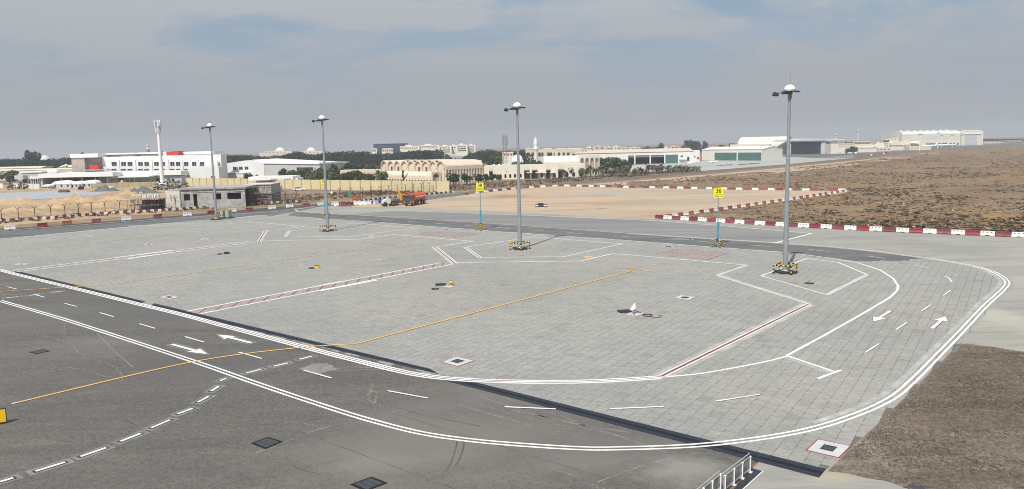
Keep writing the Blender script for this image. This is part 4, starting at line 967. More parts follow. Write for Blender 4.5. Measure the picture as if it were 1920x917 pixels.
# the cluster put away by the machines
cl_ = [(642, 386, 'maroon', 0.05), (650, 385.5, 'maroon', 0.1), (656, 384.5, 'maroon', 0.3), (633, 386.2, 'white', 0.0)]
for i, (px, py, c, r_) in enumerate(cl_):
    x, y = G(px, py); barrier(x, y, r_, c, '%s water barrier %s' % (c, ['at the left end of the stored heap', 'second from the left in the stored heap', 'turned slightly at the left part of the stored heap', 'standing just before the maroon ones'][i]), 'stored barriers beside the machines')
k = 0
for px in np.arange(660, 706, 3.2):
    x, y = G(px, 384 - (px - 660) * 0.045); c = ['white', 'white', 'white', 'red', 'white', 'orange', 'orange', 'white', 'white', 'maroon'][k % 10]; k += 1
    barrier(x, y, R(62) + random.uniform(-.1, .1), c, '%s water barrier in the stored heap, %s from the left' % (c, ordinal(k)), 'stored barriers beside the machines', 0.02, False)
for px, py in ((640, 379.5), (669, 380), (679, 379.5)):
    x, y = G(px, 385); barrier(x, y + 1.5, 0.1, 'white' if px > 650 else 'red', 'spare water barrier behind the stored heap, ' + {640: 'left', 669: 'middle', 679: 'right'}[px], 'stored barriers beside the machines', 0.02, False)
for i, px in enumerate((706.5, 712)):
    x, y = G(px, 381)
    t = thing('blue_drum', 'blue plastic drum beside the stored barriers, %s one' % ('left' if i == 0 else 'right'), 'drum', (x, y, 0.02), 0, 'blue drums')
    MB().lathe((0, 0, 0), [(0.36, 0), (0.38, 0.1), (0.38, 0.4), (0.40, 0.45), (0.38, 0.5), (0.38, 0.9), (0.34, 1.0)], 14).build('drum_body', m_bblue, t)
    MB().lathe((0, 0, 1.0), [(0.34, 0.0), (0.34, 0.03), (0.0, 0.03)], 14).build('drum_lid', m_bblue, t)

# ------------------------------------------------------------------ small ground equipment
def ground_kit(px, label, what):
    x, y = G(*px); t = thing('ground_kit', label, 'mat', (x, y, 0.043), 0)
    return t
x, y = G(1171, 585.5)
t = thing('rubber_mat', 'dark rubber mat beside the white bag near the right stand', 'mat', (x, y, 0.045), R(12))
MB().box((0, 0, 0.06), (1.15, 0.95, 0.12)).build('slab', m_mat, t); MB().box((0, 0, 0.132), (1.0, 0.8, 0.02)).build('top_sheet', m_dark, t)
manhole([(1170, 590.5), (1184, 585.5), (1209, 588.8), (1193, 594.5)], 0.01, 'white square with a red border under the white bag')
x, y = G(1188, 589.5)
t = thing('covered_beacon', 'white cloth covered device on a dark three legged stand', 'device', (x, y, 0.066))
for a in (20, 150, 265):
    MB().tube((0, 0, 0.35), (0.75 * math.cos(R(a)), 0.75 * math.sin(R(a)), 0.02), 0.035, n=5).build('leg', m_dark, t)
b = MB().lathe((0, 0, 0.32), [(0.22, 0), (0.30, 0.1), (0.24, 0.3), (0.12, 0.5), (0.06, 0.62), (0, 0.64)], 9)
b.v = [(p[0] * (1.25 if p[0] < 0 else 0.7) + 0.1 * p[2], p[1] * 0.8, p[2] + (0.08 if p[0] > 0 else -0.02)) for p in b.v]
b.build('cloth_cover', m_wroof, t)
def coil(px, r, label, loose=True):
    x, y = G(*px); t = thing('cable_coil', label, 'cable', (x, y, 0.045)); b = MB()
    pts = [(r * math.cos(a) * (1 + 0.05 * math.sin(3 * a)), r * math.sin(a), 0.03 + 0.01 * (a // 6.28)) for a in np.linspace(0, 6.28 * 4, 64)]
    b.path(pts, 0.03, 5)
    if loose: b.path([(r + 0.25 + 1.3 * r * math.cos(a), -0.35 + 1.3 * r * math.sin(a), 0.025) for a in np.linspace(2.7, 7.3, 26)], 0.022, 5)
    b.build('cable', m_mat, t); return t
coil((1214.5, 593), 0.42, 'loose dark cable coil to the right of the white bag')
x, y = G(826, 535)
t = thing('rubber_mat', 'dark rubber mat beside the yellow cap on the middle stand', 'mat', (x, y, 0.045), R(5))
MB().box((0, 0, 0.06), (1.15, 0.9, 0.12)).build('slab', m_mat, t); MB().box((0, 0, 0.132), (1.0, 0.75, 0.02)).build('top_sheet', m_dark, t)
x, y = G(846.5, 536)
t = thing('hydrant_cap', 'yellow cylindrical cap standing on the middle stand', 'cap', (x, y, 0.045))
MB().lathe((0, 0, 0), [(0.2, 0), (0.2, 0.28), (0.27, 0.29), (0.27, 0.44), (0.12, 0.46), (0.12, 0.5)], 12).build('cap_body', m_yellow, t)
MB().box((0, 0, 0.53), (0.3, 0.06, 0.06)).build('handle', m_dark, t)
manhole([(829, 538.3), (838, 536.2), (854, 537.8), (845, 540.3)], 0.01, 'pale square under the yellow cap', border=m_redworn)
coil((816, 543), 0.4, 'thin dark cable loop beside the yellow cap', False)
def lid_pair(pa, pb, label, yel):
    x, y = G(*pa); t = thing('round_hatch', label, 'hatch', (x, y, 0.045), R(10))
    MB().lathe((0, 0, 0), [(0.42, 0), (0.42, 0.08), (0, 0.09)], 14).build('plate', m_mat, t)
    MB().box((0, 0, 0.12), (0.5, 0.09, 0.06)).build('handle', m_dark, t)
    x, y = G(*pb); t = thing('rubber_block', 'thick block beside the ' + label, 'block', (x, y, 0.045), R(6))
    MB().box((0, 0, 0.14), (0.75, 0.6, 0.28)).build('slab', yel, t); MB().box((0, 0, 0.29), (0.62, 0.48, 0.03)).build('top_sheet', m_mat, t)
lid_pair((584, 504), (594, 502.5), 'round dark lid with dusty yellow side block on the second stand', m_yellow)
lid_pair((412, 477.5), (425, 476.5), 'round dark lid on the far left stand', m_dark)
x, y = G(1517.5, 532.5)
t = thing('tie_down', 'small dark stake on a round plate inside the right island', 'stake', (x, y, 0.045))
MB().lathe((0, 0, 0), [(0.5, 0), (0.5, 0.06), (0, 0.08)], 14).build('plate', m_mat, t)
MB().tube((0, 0, 0.06), (0, 0, 0.42), 0.07, 0.06, 8).build('stake', m_galv, t)
MB().tube((-0.18, 0, 0.4), (0.18, 0, 0.4), 0.04, n=6).build('crossbar', m_galv, t)
# black box on the sand
x, y = G(1014.5, 388)
t = thing('loading_ramp', 'low black and white box lying alone on the sand lot', 'box', (x, y, 0.015), R(-3))
MB().box((0, 0, 0.35), (3.1, 1.3, 0.55), 0, 0, 0.94).build('body', m_mat, t); MB().box((-0.1, 0, 0.78), (1.5, 1.0, 0.30), 0, 0, 0.9).build('upper_box', m_black, t)
for s in (-1, 1): MB().box((s * 1.05, -0.668, 0.36), (0.75, 0.03, 0.26)).build('white_panel', m_bwhite, t)
for s in (-1, 1): MB().box((s * 1.0, 0, 0.04), (0.35, 1.2, 0.08)).build('skid', m_dark, t)

# guidance sign cut by the left edge
x, y = G(13.5, 794); t = thing('guidance_sign', 'yellow airfield guidance sign cut off by the left edge', 'sign', (x, y, 0.03), R(28))
MB().b(-2.6, 0, -0.1, 0.1, 0.10, 0.92).build('case', m_black, t)
MB().b(-2.56, -0.02, -0.118, -0.1005, 0.13, 0.90).build('face_panel', mat('guidance yellow', (0.84, 0.52, 0.02), 0.45, var=0.03), t)
for xx in (-2.2, -0.5): MB().tube((xx, 0, 0), (xx, 0, 0.11), 0.05, n=8).build('leg', m_steel, t)

# ------------------------------------------------------------------ railing at the pit
pit_floor = sheet('stair_landing', [(1340, 960), (1408.5, 879), (1430.5, 885.5), (1388, 925), (1372, 950)], 0.052, m_pit)  # flat dark sheet on the ground beside the railing
pit_floor.location.z += 0
mark('landing_edge', [(1430.7, 885.4), (1387, 925), (1360, 950)], [(0.07, 0, m_whiteworn)], asphalt, z=0.057)
def railing(base_px, label, extra):
    pts = [G(*p) for p in base_px]
    A, B = Vector(pts[0]), Vector(pts[-1]); d = (B - A).normalized(); ang = math.atan2(d.y, d.x); Ln = (B - A).length
    t = thing('guard_railing', label, 'railing', (A.x, A.y, 0.055), ang); n = len(pts) - 1; hh = 0.83
    xs = [(Vector(p) - A).dot(d) for p in pts]
    for xx in xs:
        MB().tube((xx, 0, 0.05), (xx, 0, hh), 0.034, n=10).build('post', m_railp, t)
        MB().tube((xx, 0.09, 0.18), (xx, 0.09, hh - 0.1), 0.02, n=6).build('inner_stay', m_rail, t)
        MB().box((xx, -0.02, 0.03), (0.15, 0.15, 0.05)).build('foot_plate', m_railp, t)
        MB().lathe((xx, 0, hh), [(0.05, -0.1), (0.05, -0.085), (0.043, -0.08)], 10).build('clamp_ring', m_rail, t)
        MB().lathe((xx, 0, hh), [(0.052, -0.03), (0.052, 0.0), (0.0, 0.02)], 10).build('post_cap', m_railp, t)
    MB().tube((-0.18, 0.10, hh + 0.08), (Ln + 0.14, 0.10, hh + 0.08), 0.026, n=8).build('top_rail', m_rail, t)
    MB().tube((-0.18, 0.03, hh - 0.03), (Ln + 0.1, 0.03, hh - 0.03), 0.02, n=8).build('handrail', m_rail, t)
    MB().box((Ln / 2, 0.05, 0.14), (Ln, 0.04, 0.06)).build('bottom_rail', m_rail, t)
    for a, b in zip(xs[:-1], xs[1:]): MB().b(a + 0.07, b - 0.07, 0.045, 0.055, 0.18, hh - 0.10).build('glass_panel', m_pane, t)
    return t
railing([(1359.5, 926.0), (1376, 912.3), (1391.7, 900), (1406.5, 888.2)], 'white post railing with smoked panels beside the dark landing', 0)
railing([(1300, 967), (1319, 950.5), (1335.5, 936), (1351, 922.8)], 'white post railing with smoked panels cut by the bottom edge', 0)

# ------------------------------------------------------------------ fences and striped kerbs
def y_post_mesh(h=2.75):
    b = MB().tube((0, 0, 0), (0, 0, h), 0.085, 0.085, 6)
    for s in (-1, 1): b.tube((0, 0, h - 0.02), (s * 0.5, 0.0, h + 0.62), 0.07, 0.06, 6)
    return b.mesh('fence_post', m_dark)
YP = y_post_mesh()
SP = MB().tube((0, 0, 0), (0, 0, 2.3), 0.05, 0.05, 6).mesh('fence_post', m_dark)
m_wire = mat('fence wire', (0.10, 0.10, 0.10), 0.6, 0.3, var=0.1)
def fence(pix, label, step=3.6, ypost=True, h=2.45, wire=m_wire, post=None, dense=1.0, world=False):
    pts = resample(pix if world else GP(pix), step); A = pts[0]
    t = thing('perimeter_fence', label, 'fence', (A[0], A[1], 0))
    for i, p in enumerate(pts):
        a = pts[max(0, i - 1)]; b = pts[min(len(pts) - 1, i + 1)]; ang = math.atan2(b[1] - a[1], b[0] - a[0])
        link('fence_post', post or (YP if ypost else SP), t, (p[0] - A[0], p[1] - A[1], 0), ang if ypost else 0)
        # alternate posts carry the barbed arms as seen against the sky
    for a, b in zip(pts[:-1], pts[1:]):
        w = MB(); d = Vector((b[0] - a[0], b[1] - a[1], 0)); L_ = d.length
        for z in np.arange(0.25, h + 0.01, 0.31 / dense): w.tube((0, 0, z), (d.x, d.y, z), 0.016 if ypost else 0.011, n=3, caps=False)
        k = int(L_ / (0.3 / dense))
        for j in range(1, k): w.tube((d.x * j / k, d.y * j / k, 0.08), (d.x * j / k, d.y * j / k, h), 0.012 if ypost else 0.008, n=3, caps=False)
        if ypost:
            for z, o in ((h + 0.55, 0.2), (h + 0.75, 0.36), (h + 0.9, 0.47)): w.tube((0, 0, z), (d.x, d.y, z), 0.008, n=3, caps=False)
        w.build('mesh_panel', wire, t, (a[0] - A[0], a[1] - A[1], 0))
    return t
fence([(-60, 422), (0, 417), (100, 409.5), (190, 401), (300, 394.5), (400, 387.5), (500, 381), (568, 377)], 'dark mesh fence with Y topped posts before the building site', 3.5)
fence([(637, 372), (680, 371), (740, 366), (800, 361), (850, 356.5), (866, 353.8)], 'dark mesh fence with Y topped posts before the cream wall', 3.6)
fence([(868, 356), (990, 349), (1079, 339.5), (1152, 334), (1310, 318.5)], 'plain dark mesh fence running along the dirt road past the palms', 4.6, False, 2.2)
m_pale = mat('pale fence steel', (0.55, 0.56, 0.56), 0.6, 0.2, var=0.1)
PALE = MB().box((0, 0, 1.0), (0.16, 0.16, 2.0)).mesh('fence_post', m_pale)
fence([(1310, 318.5), (1400, 311), (1480, 305.3), (1560, 299), (1600, 295)], 'pale steel fence along the hangar apron', 4.0, False, 1.9, m_pale, PALE, 1.5)

KB = {k: MB().box((0, 0, 0.3), (0.98, 0.42, 0.6), 0, 0, 0.88).mesh('kerb_block', m) for k, m in (('w', m_kwhite), ('r', m_kred), ('k', m_kblack))}
def kerb(pix, cols, label, step=1.02, sc=1.0):
    pts = resample(GP(pix), step); A = pts[0]
    t = thing('striped_kerb', label, 'kerb', (A[0], A[1], 0.012))
    for i in range(len(pts) - 1):
        a, b = pts[i], pts[i + 1]
        o = link('kerb_block', KB[cols[i % len(cols)]], t, ((a[0] + b[0]) / 2 - A[0] + random.uniform(-.06, .06), (a[1] + b[1]) / 2 - A[1] + random.uniform(-.1, .1), 0), math.atan2(b[1] - a[1], b[0] - a[0]) + random.uniform(-.08, .08))
        o.scale = (1, 1, sc)
kerb([(-40, 418), (0, 415.8), (100, 410), (190, 402.3), (300, 396.2), (400, 389), (500, 382.3), (569, 378.5)], 'wr', 'red and white striped kerb at the foot of the building site fence', 0.92)
kerb([(635, 385.2), (652, 382), (680, 378), (720, 373), (780, 367.5), (852, 360.8)], 'wk', 'black and white striped kerb at the foot of the cream wall fence', 1.15)
kerb([(247, 363.5), (298, 361)], 'wk', 'short striped kerb behind the dark scaffold', 1.3)

def wall_run(pix, h, label, step, m, mp, thick=0.25, name='boundary_wall', pier=(0.4, 0.5)):
    pts = resample(GP(pix), step); A = pts[0]; t = thing(name, label, 'wall', (A[0], A[1], 0))
    for i, (a, b) in enumerate(zip(pts[:-1], pts[1:])):
        d = Vector((b[0] - a[0], b[1] - a[1])); ang = math.atan2(d.y, d.x)
        MB().b(pier[0] / 2 + 0.002, d.length - pier[0] / 2 - 0.002, -thick / 2, thick / 2, 0, h).build('wall_panel', m, t, (a[0] - A[0], a[1] - A[1], 0), ang)
        MB().box((0, 0, h / 2 + 0.04), (pier[0], pier[1], h + 0.08)).build('pier', mp, t, (a[0] - A[0], a[1] - A[1], 0), ang)
    return t
wall_run([(350, 348.5), (420, 350), (490, 352.5), (560, 354.5), (640, 356), (720, 357.5), (790, 359.5), (862, 360)], 3.7, 'long cream boundary wall with brown piers behind the fence', 5.2, m_cream, m_creamdk)
wall_run([(172, 353.5), (230, 351.5), (300, 349.5), (352, 348.5)], 2.2, 'low yellowish site wall behind the gravel heap', 5.0, mat('olive wall', (0.40, 0.355, 0.215), 0.9), m_creamdk)
wall_run([(-80, 352), (11, 352.5)], 2.2, 'white plastered wall end at the far left', 6, m_ivory, m_ivory)
wall_run([(27, 353), (80, 354.5)], 2.3, 'white plastered wall left of the container site', 6, m_ivory, m_ivory)

# ------------------------------------------------------------------ vehicles
def wheel(parent, x, y, z, r, w, rimm=m_rim):
    o = MB().tube((0, -w / 2, 0), (0, w / 2, 0), r, r, 20).build('wheel', m_tyre, parent, (x, y, z))
    s = -1 if y < 0 else 1
    b = MB()
    b.tube((0, s * w / 2 - s * 0.02, 0), (0, s * (w / 2 + 0.012), 0), r * 0.60, r * 0.56, 16); b.tube((0, s * (w / 2), 0), (0, s * (w / 2 + 0.07), 0), r * 0.24, r * 0.2, 10)
    b.build('rim', rimm, o); return o
A_, B_ = Vector(G(773, 386.3)), Vector(G(796.5, 382.3)); hd = (A_ - B_).normalized(); ang = math.atan2(hd.y, hd.x)
side = Vector((-hd.y, hd.x))             # left of the heading
ctr = (A_ + B_) / 2 - side * 0.0
# the near side in the picture is the left flank when seen from the camera's right
off = 1.05 if side.dot(Vector((0, -1))) > 0 or side.x > 0 else -1.05
ctr = ctr - side * off
truck = thing('tanker_truck', 'orange water tanker truck with dark grille facing the apron', 'truck', (ctr.x, ctr.y, 0.022), ang)
t = truck
MB().b(-4.6, 3.6, -0.45, 0.45, 0.75, 1.02).build('chassis', m_truckdk, t)
cab = MB()
cab.prism([(2.35, 0.75), (4.15, 0.75), (4.2, 1.5), (4.1, 2.05), (3.85, 3.0), (3.5, 3.12), (2.35, 3.12)], -1.22, 1.22)
cabo = cab.build('cab', m_tank, t)
MB().prism([(4.11, 1.92), (4.14, 1.95), (3.905, 2.86), (3.885, 2.86)], -1.16, 1.16).build('windscreen', m_glass, cabo)
MB().b(4.16, 4.24, -1.2, 1.2, 0.95, 1.88).build('grille', m_truckdk, cabo)
MB().b(4.05, 4.36, -1.24, 1.24, 0.48, 0.93).build('bumper', m_truckdk, t)
for s in (-1, 1):
    MB().b(4.2, 4.30, s * 1.0 - 0.16, s * 1.0 + 0.16, 0.95, 1.18).build('headlight', m_roofgrey, cabo)
    MB().b(2.75, 3.65, s * 1.221, s * 1.235, 1.85, 2.72).build('side_window', m_glass, cabo)
    mi = MB().b(3.95, 4.12, s * 1.34, s * 1.56, 1.75, 2.5); mi.tube((4.0, s * 1.2, 2.6), (4.05, s * 1.45, 2.5), 0.03, n=5); mi.build('mirror', m_black, cabo)
MB().b(3.3, 3.7, -1.0, 1.0, 3.121, 3.28).build('sun_visor', m_truckdk, cabo)
MB().b(2.75, 2.95, -0.85, 0.85, 3.121, 3.27).build('roof_light_bar', m_boom, cabo)
tank = MB(); prof = []
for k in range(20):
    a = 2 * math.pi * k / 20; prof.append((1.22 * math.copysign(abs(math.cos(a)) ** 0.8, math.cos(a)), 2.25 + 0.98 * math.copysign(abs(math.sin(a)) ** 0.8, math.sin(a))))
rings = [(-4.5, 0.9), (-4.42, 1.0), (2.0, 1.0), (2.1, 0.9)]; vs = []
for xx, k in rings: vs += [(xx, p * k, 2.25 + (q - 2.25) * k) for p, q in prof]
fs = [(r_ * 20 + i, r_ * 20 + (i + 1) % 20, (r_ + 1) * 20 + (i + 1) % 20, (r_ + 1) * 20 + i) for r_ in range(3) for i in range(20)] + [tuple(range(19, -1, -1)), tuple(range(60, 80))]
tank.add(vs, fs, 0, False); tko = tank.build('tank', m_tank, t)
for s in (-1, 1): MB().b(-4.0, 1.6, s * 1.215, s * 1.245, 2.15, 2.5).build('white_stripe', m_bwhite, tko)
for xx in (-3.2, -1.2, 0.9):
    b = MB()
    for k in range(20):
        p, q = prof[k], prof[(k + 1) % 20]; b.tube((xx, p[0] * 1.015, 2.25 + (p[1] - 2.25) * 1.015), (xx, q[0] * 1.015, 2.25 + (q[1] - 2.25) * 1.015), 0.03, n=4)
    b.build('tank_band', m_tank, tko)
MB().lathe((-1.5, 0, 3.2), [(0.4, 0), (0.4, 0.14), (0.3, 0.2), (0, 0.22)], 12).build('manhole_lid', m_tank, tko)
b = MB().path([(-4.2, 0.8, 3.08), (-4.2, 0.8, 3.35), (1.8, 0.8, 3.35), (1.8, 0.8, 3.08)], 0.03, 5); b.path([(-4.2, -0.8, 3.08), (-4.2, -0.8, 3.35), (1.8, -0.8, 3.35), (1.8, -0.8, 3.08)], 0.03, 5); b.build('tank_rail', m_tank, tko)
for xx in (3.1, -1.9, -3.25):
    for s in (-1, 1): wheel(t, xx, s * 1.0, 0.53, 0.53, 0.42)
for xx in (-1.9, -3.25):
    for s in (-1, 1): MB().b(xx - 0.62, xx + 0.62, s * 1.02 - 0.22, s * 1.02 + 0.22, 1.10, 1.16).build('mudguard', m_truckdk, t)
for s in (-1, 1):
    MB().b(0.2, 1.6, s * 0.6, s * 1.1, 0.55, 1.05).build('side_locker', m_truckdk, t)
MB().b(-5.1, -4.55, -1.0, 1.0, 0.62, 0.74).build('rear_platform', m_truckdk, t)
MB().b(-5.0, -4.9, -1.1, 1.1, 0.95, 1.1).build('spray_bar', m_dark, t)

# white hooded compactor and the yellow armed digger behind the truck
x, y = G(731, 386.5)
t = thing('road_roller', 'dusty white hooded road roller left of the orange tanker', 'roller', (x, y, 0.022), R(208))
MB().prism([(-0.2, 0.7), (2.1, 0.7), (2.15, 1.15), (1.7, 1.75), (0.9, 2.05), (-0.1, 2.0)], -0.75, 0.75).build('engine_hood', m_machwhite, t)
MB().b(-1.7, 2.0, -0.5, 0.5, 0.5, 0.69).build('chassis', m_machgrey, t)
b = MB()
for xx in (-1.5, -0.4):
    for s in (-1, 1): b.tube((xx, s * 0.65, 0.69), (xx, s * 0.65, 2.25), 0.05, n=6)
b.build('canopy_post', m_machgrey, t); MB().b(-1.7, -0.2, -0.82, 0.82, 2.25, 2.36).build('canopy', m_machgrey, t)
MB().b(-1.2, -0.6, -0.3, 0.3, 0.75, 1.25).build('seat', m_black, t)
MB().tube((1.5, -0.95, 0.6), (1.5, 0.95, 0.6), 0.6, n=24).build('drum', m_dark, t)
for s in (-1, 1): wheel(t, -0.6, s * 0.92, 0.68, 0.68, 0.42, m_machgrey)
x, y = G(750.5, 383.5)
t = thing('backhoe_digger', 'maroon based digger with raised yellow boom behind the tanker', 'digger', (x, y, 0.022), R(20))
MB().b(-1.9, 1.9, -1.0, 1.0, 0.45, 0.95).build('undercarriage', m_maroon, t)
MB().b(-1.7, 0.6, -0.9, 0.9, 0.951, 1.5).build('engine_housing', m_machgrey, t)
c_ = MB().b(0.5, 1.7, -0.7, 0.4, 0.951, 2.6); c_.build('cab', m_glass, t); MB().b(0.42, 1.78, -0.78, 0.48, 2.6, 2.72).build('cab_roof', m_boom, t)
def slab_link(name, p0, p1, w0, w1, th, m, par):
    p0, p1 = Vector(p0), Vector(p1); d = (p1 - p0).normalized(); n = Vector((-d.z, 0, d.x))
    poly = [p0 + n * w0, p1 + n * w1, p1 - n * w1, p0 - n * w0]; return MB().prism([(p.x, p.z) for p in poly], p0.y - th / 2, p0.y + th / 2).build(name, m, par)
slab_link('boom', (0.2, -0.95, 1.2), (-0.75, -0.95, 4.1), 0.32, 0.22, 0.34, m_boom, t)
slab_link('stick', (-0.85, -1.32, 4.25), (0.85, -1.32, 1.25), 0.22, 0.15, 0.30, m_boom, t)
MB().tube((-0.5, -0.95, 1.5), (-1.0, -0.95, 3.4), 0.09, 0.06, 8).build('hydraulic_ram', m_rail, t)
MB().prism([(0.5, 1.3), (1.25, 1.3), (1.35, 0.8), (0.85, 0.45), (0.4, 0.8)], -1.75, -0.95).build('bucket', m_machgrey, t)
for xx in (-1.2, 1.2):
    for s in (-1, 1): wheel(t, xx, s * 1.05, 0.5, 0.5, 0.35, m_machgrey)

# ------------------------------------------------------------------ buildings
def win(parent, x0, x1, z0, z1, y, frame=m_wroof, glass=m_glass, mull=1, fw=0.09, name='window'):
    """a window in a wall facing -y at the local depth y: a proud frame round a set-back pane"""
    b = MB(); b.b(x0 - fw, x0, y - 0.10, y - 0.002, z0 - fw, z1 + fw); b.b(x1, x1 + fw, y - 0.10, y - 0.002, z0 - fw, z1 + fw)
    b.b(x0, x1, y - 0.10, y - 0.002, z1, z1 + fw); b.b(x0, x1, y - 0.14, y - 0.002, z0 - fw, z0)
    for k in range(1, mull + 1):
        xm = x0 + (x1 - x0) * k / (mull + 1); b.b(xm - 0.03, xm + 0.03, y - 0.06, y - 0.022, z0, z1)
    f = b.build(name, frame, parent); MB().b(x0 + .001, x1 - .001, y - 0.020, y - 0.004, z0 + .001, z1 - .001).build('pane', glass, f); return f
class Site:
    """a building stood at distance Y with its front towards -y; pixel columns and rows of the photograph give its measures"""
    def __init__(s, name, label, cat, px0, px1, Y, rz=0, group=None):
        s.Y = Y; s.x0 = at(px0, 290, Y)[0]; s.x1 = at(px1, 290, Y)[0]; s.c = (s.x0 + s.x1) / 2
        s.t = thing(name, label, cat, (s.c, Y, 0), rz, group); s.w = s.x1 - s.x0
    def X(s, px, py=300): return at(px, py, s.Y)[0] - s.c
    def Z(s, px, py): return max(0.0, at(px, py, s.Y)[1])
    def box(s, name, px0, px1, pt, pb, d0, d1, m, par=None):
        pm = (px0 + px1) / 2; z1 = s.Z(pm, pt); z0 = 0 if pb is None else s.Z(pm, pb)
        return MB().b(s.X(px0, pt), s.X(px1, pt), d0, d1, z0, z1).build(name, m, par or s.t)
    def win(s, px0, px1, pt, pb, d=0, **k):
        pm = (px0 + px1) / 2; return win(s.t, s.X(px0, pt), s.X(px1, pt), s.Z(pm, pb), s.Z(pm, pt), d, **k)

# A. white two storey office
B = Site('office_building', 'long white two storey office with stone end and red boxes on top', 'building', 139, 425, 395)
B.box('wall', 190.5, 414, 292, None, 0.0, 8, m_wwall)
B.box('stone_wing', 139, 163, 289.5, None, -3.0, 20, m_stone); B.box('stone_wing', 163.2, 190.2, 295.6, None, -0.6, 19.9, m_stonedk)
B.box('fascia', 138, 190.1, 288.2, 295.4, -3.6, 20.5, m_wroof)
B.box('roof_canopy', 173, 292, 286.8, 289.6, 4, 26, m_wroof); B.box('roof_plant', 190.8, 292, 289.9, 292, 6, 24, m_gwall); B.box('roof_canopy', 333, 391, 284.4, 289.5, 6, 26, m_wroof)
for a, b in ((209, 218.5), (227, 236), (239, 248), (259, 267.5), (270.6, 279), (289, 297.5), (302, 309), (319, 327), (329.6, 337.6), (345, 353), (360, 368), (375, 382.5)):
    B.win(a, b, 303.6, 311.0, 0.0, mull=1); B.win(a, b, 316.4, 319.5, 0.0, mull=1)
for px in (223, 253.5, 284.5, 315.5, 342, 372): B.box('downpipe', px, px + 0.8, 300, None, -0.22, -0.01, m_gwall)
B.box('balcony', 165, 208, 317.5, 319.2, -4.5, -0.7, m_gwall)
B.box('roof_box', 310, 322.5, 284.5, 292, 1, 8, m_redbox); B.box('roof_box', 320.5 + 2.2, 333, 283.3, 292, 0.5, 8.5, m_redbox); B.box('roof_tank', 302.5, 309.5, 284.6, 292, 2, 7, m_wroof)
B.box('low_wing', 215, 365, 328.5, None, -16, -5.0, m_gwall); B.box('low_wing_fascia', 212, 366, 319.6, 327.2, -17.2, -4.9, m_wroof)
B.box('flat_block', 365.2, 422, 312.3, None, -9, -1.0, m_wwall)
for a, b, p, q in ((250.5, 260, 332.8, 340), (318.5, 327, 331, 338), (347, 352, 332, 337)): B.win(a, b, p, q, -16.0, frame=m_gwall, mull=0, glass=m_hole)
B.win(408.5, 415.5, 329, 333, -9.0, frame=m_gwall, mull=0)
c = MB(); zt = B.Z(290, 326.5)
for px in (253, 270, 279, 288, 303, 316): c.b(B.X(px), B.X(px) + 0.25, -21.9, -21.6, 0, B.Z(px, 329.5))
c.build('canopy_post', m_steel, B.t); B.box('entrance_canopy', 251, 318, 327.0, 329.2, -22.4, -17.3, m_wroof)
B.box('roof_box', 175, 191.5, 309.6, 317.4, -4.2, -0.9, m_redbox)
st = MB()
for k in range(7): st.b(B.X(408), B.X(412), -0.9, -0.1, B.Z(422, 318 - k * 2.3), B.Z(422, 318 - k * 2.3) + 0.08)
st.b(B.X(408), B.X(408) + 0.1, -0.9, -0.8, 0, B.Z(420, 300)); st.build('roof_ladder', m_steel, B.t)

# B. white warehouse seen on its corner
def corner_site(name, label, cat, px, Y, ang):
    x, z = at(px, 300, Y); t = thing(name, label, cat, (x, Y, 0), ang); return t
def Zat(px, py, Y): return at(px, py, Y)[1]
Yw = 420; xw = at(494, 300, Yw)[0]
t = thing('warehouse', 'plain white warehouse with a low pitched roof behind the gatehouse', 'building', (xw, Yw, 0), R(-24))
ze, zr = Zat(494, 305.5, Yw), Zat(530, 297.5, Yw + 8)
LU, LV = 27.0, 37.0
# local -x runs to the left along the gable end, local +y backwards; front of the long side faces -y after the turn
MB().prism([(-LU, 0), (0, 0), (0, ze), (-LU * 0.5, ze + 1.4), (-LU, ze)], 0.0, 30.0).build('gable_block', m_wwall, t)
MB().b(0.01, LV, 0.3, 26.0, 0, ze - 0.35).build('side_wall', m_gwall, t)
MB().add([(-0.2, -0.25, ze - 0.05), (LV + 0.4, -0.25, ze - 0.75), (LV + 0.4, 26.3, ze - 0.75), (-LU * 0.5, 26.3, ze + 1.9), (-LU * 0.5, 6.0, ze + 1.7), (-0.2, -0.25, ze - 0.35), (LV + 0.4, -0.25, ze - 1.05), (LV + 0.4, 26.3, ze - 1.05)],
         [(0, 1, 2, 3, 4), (5, 6, 1, 0), (6, 7, 2, 1)]).build('roof', m_wroof, t)
for a, b in ((0.62, 0.69), (0.70, 0.78), (0.80, 0.9)):
    win(t, a * LV - 1.0, b * LV - 0.6, ze - 4.4, ze - 2.6, 0.3, glass=m_glass, mull=0, frame=m_gwall)
win(t, LV * 0.62 - 1, LV * 0.62 + 1.4, 0.2, 3.4, 0.3, glass=m_hole, mull=0, frame=m_gwall)
for a in (-22, -17.5, -13.5): win(t, a, a + 2.6, ze - 3.6, ze - 1.9, 0.0, glass=m_glass, mull=1, frame=m_wroof)
MB().b(-LU - 1.5, -9.5, -6, -0.02, 0, ze - 5.4).build('lean_to', m_wwall, t); MB().b(-LU - 1.8, -9.2, -6.3, -0.01, ze - 5.39, ze - 5.0).build('lean_to_roof', m_wroof, t)

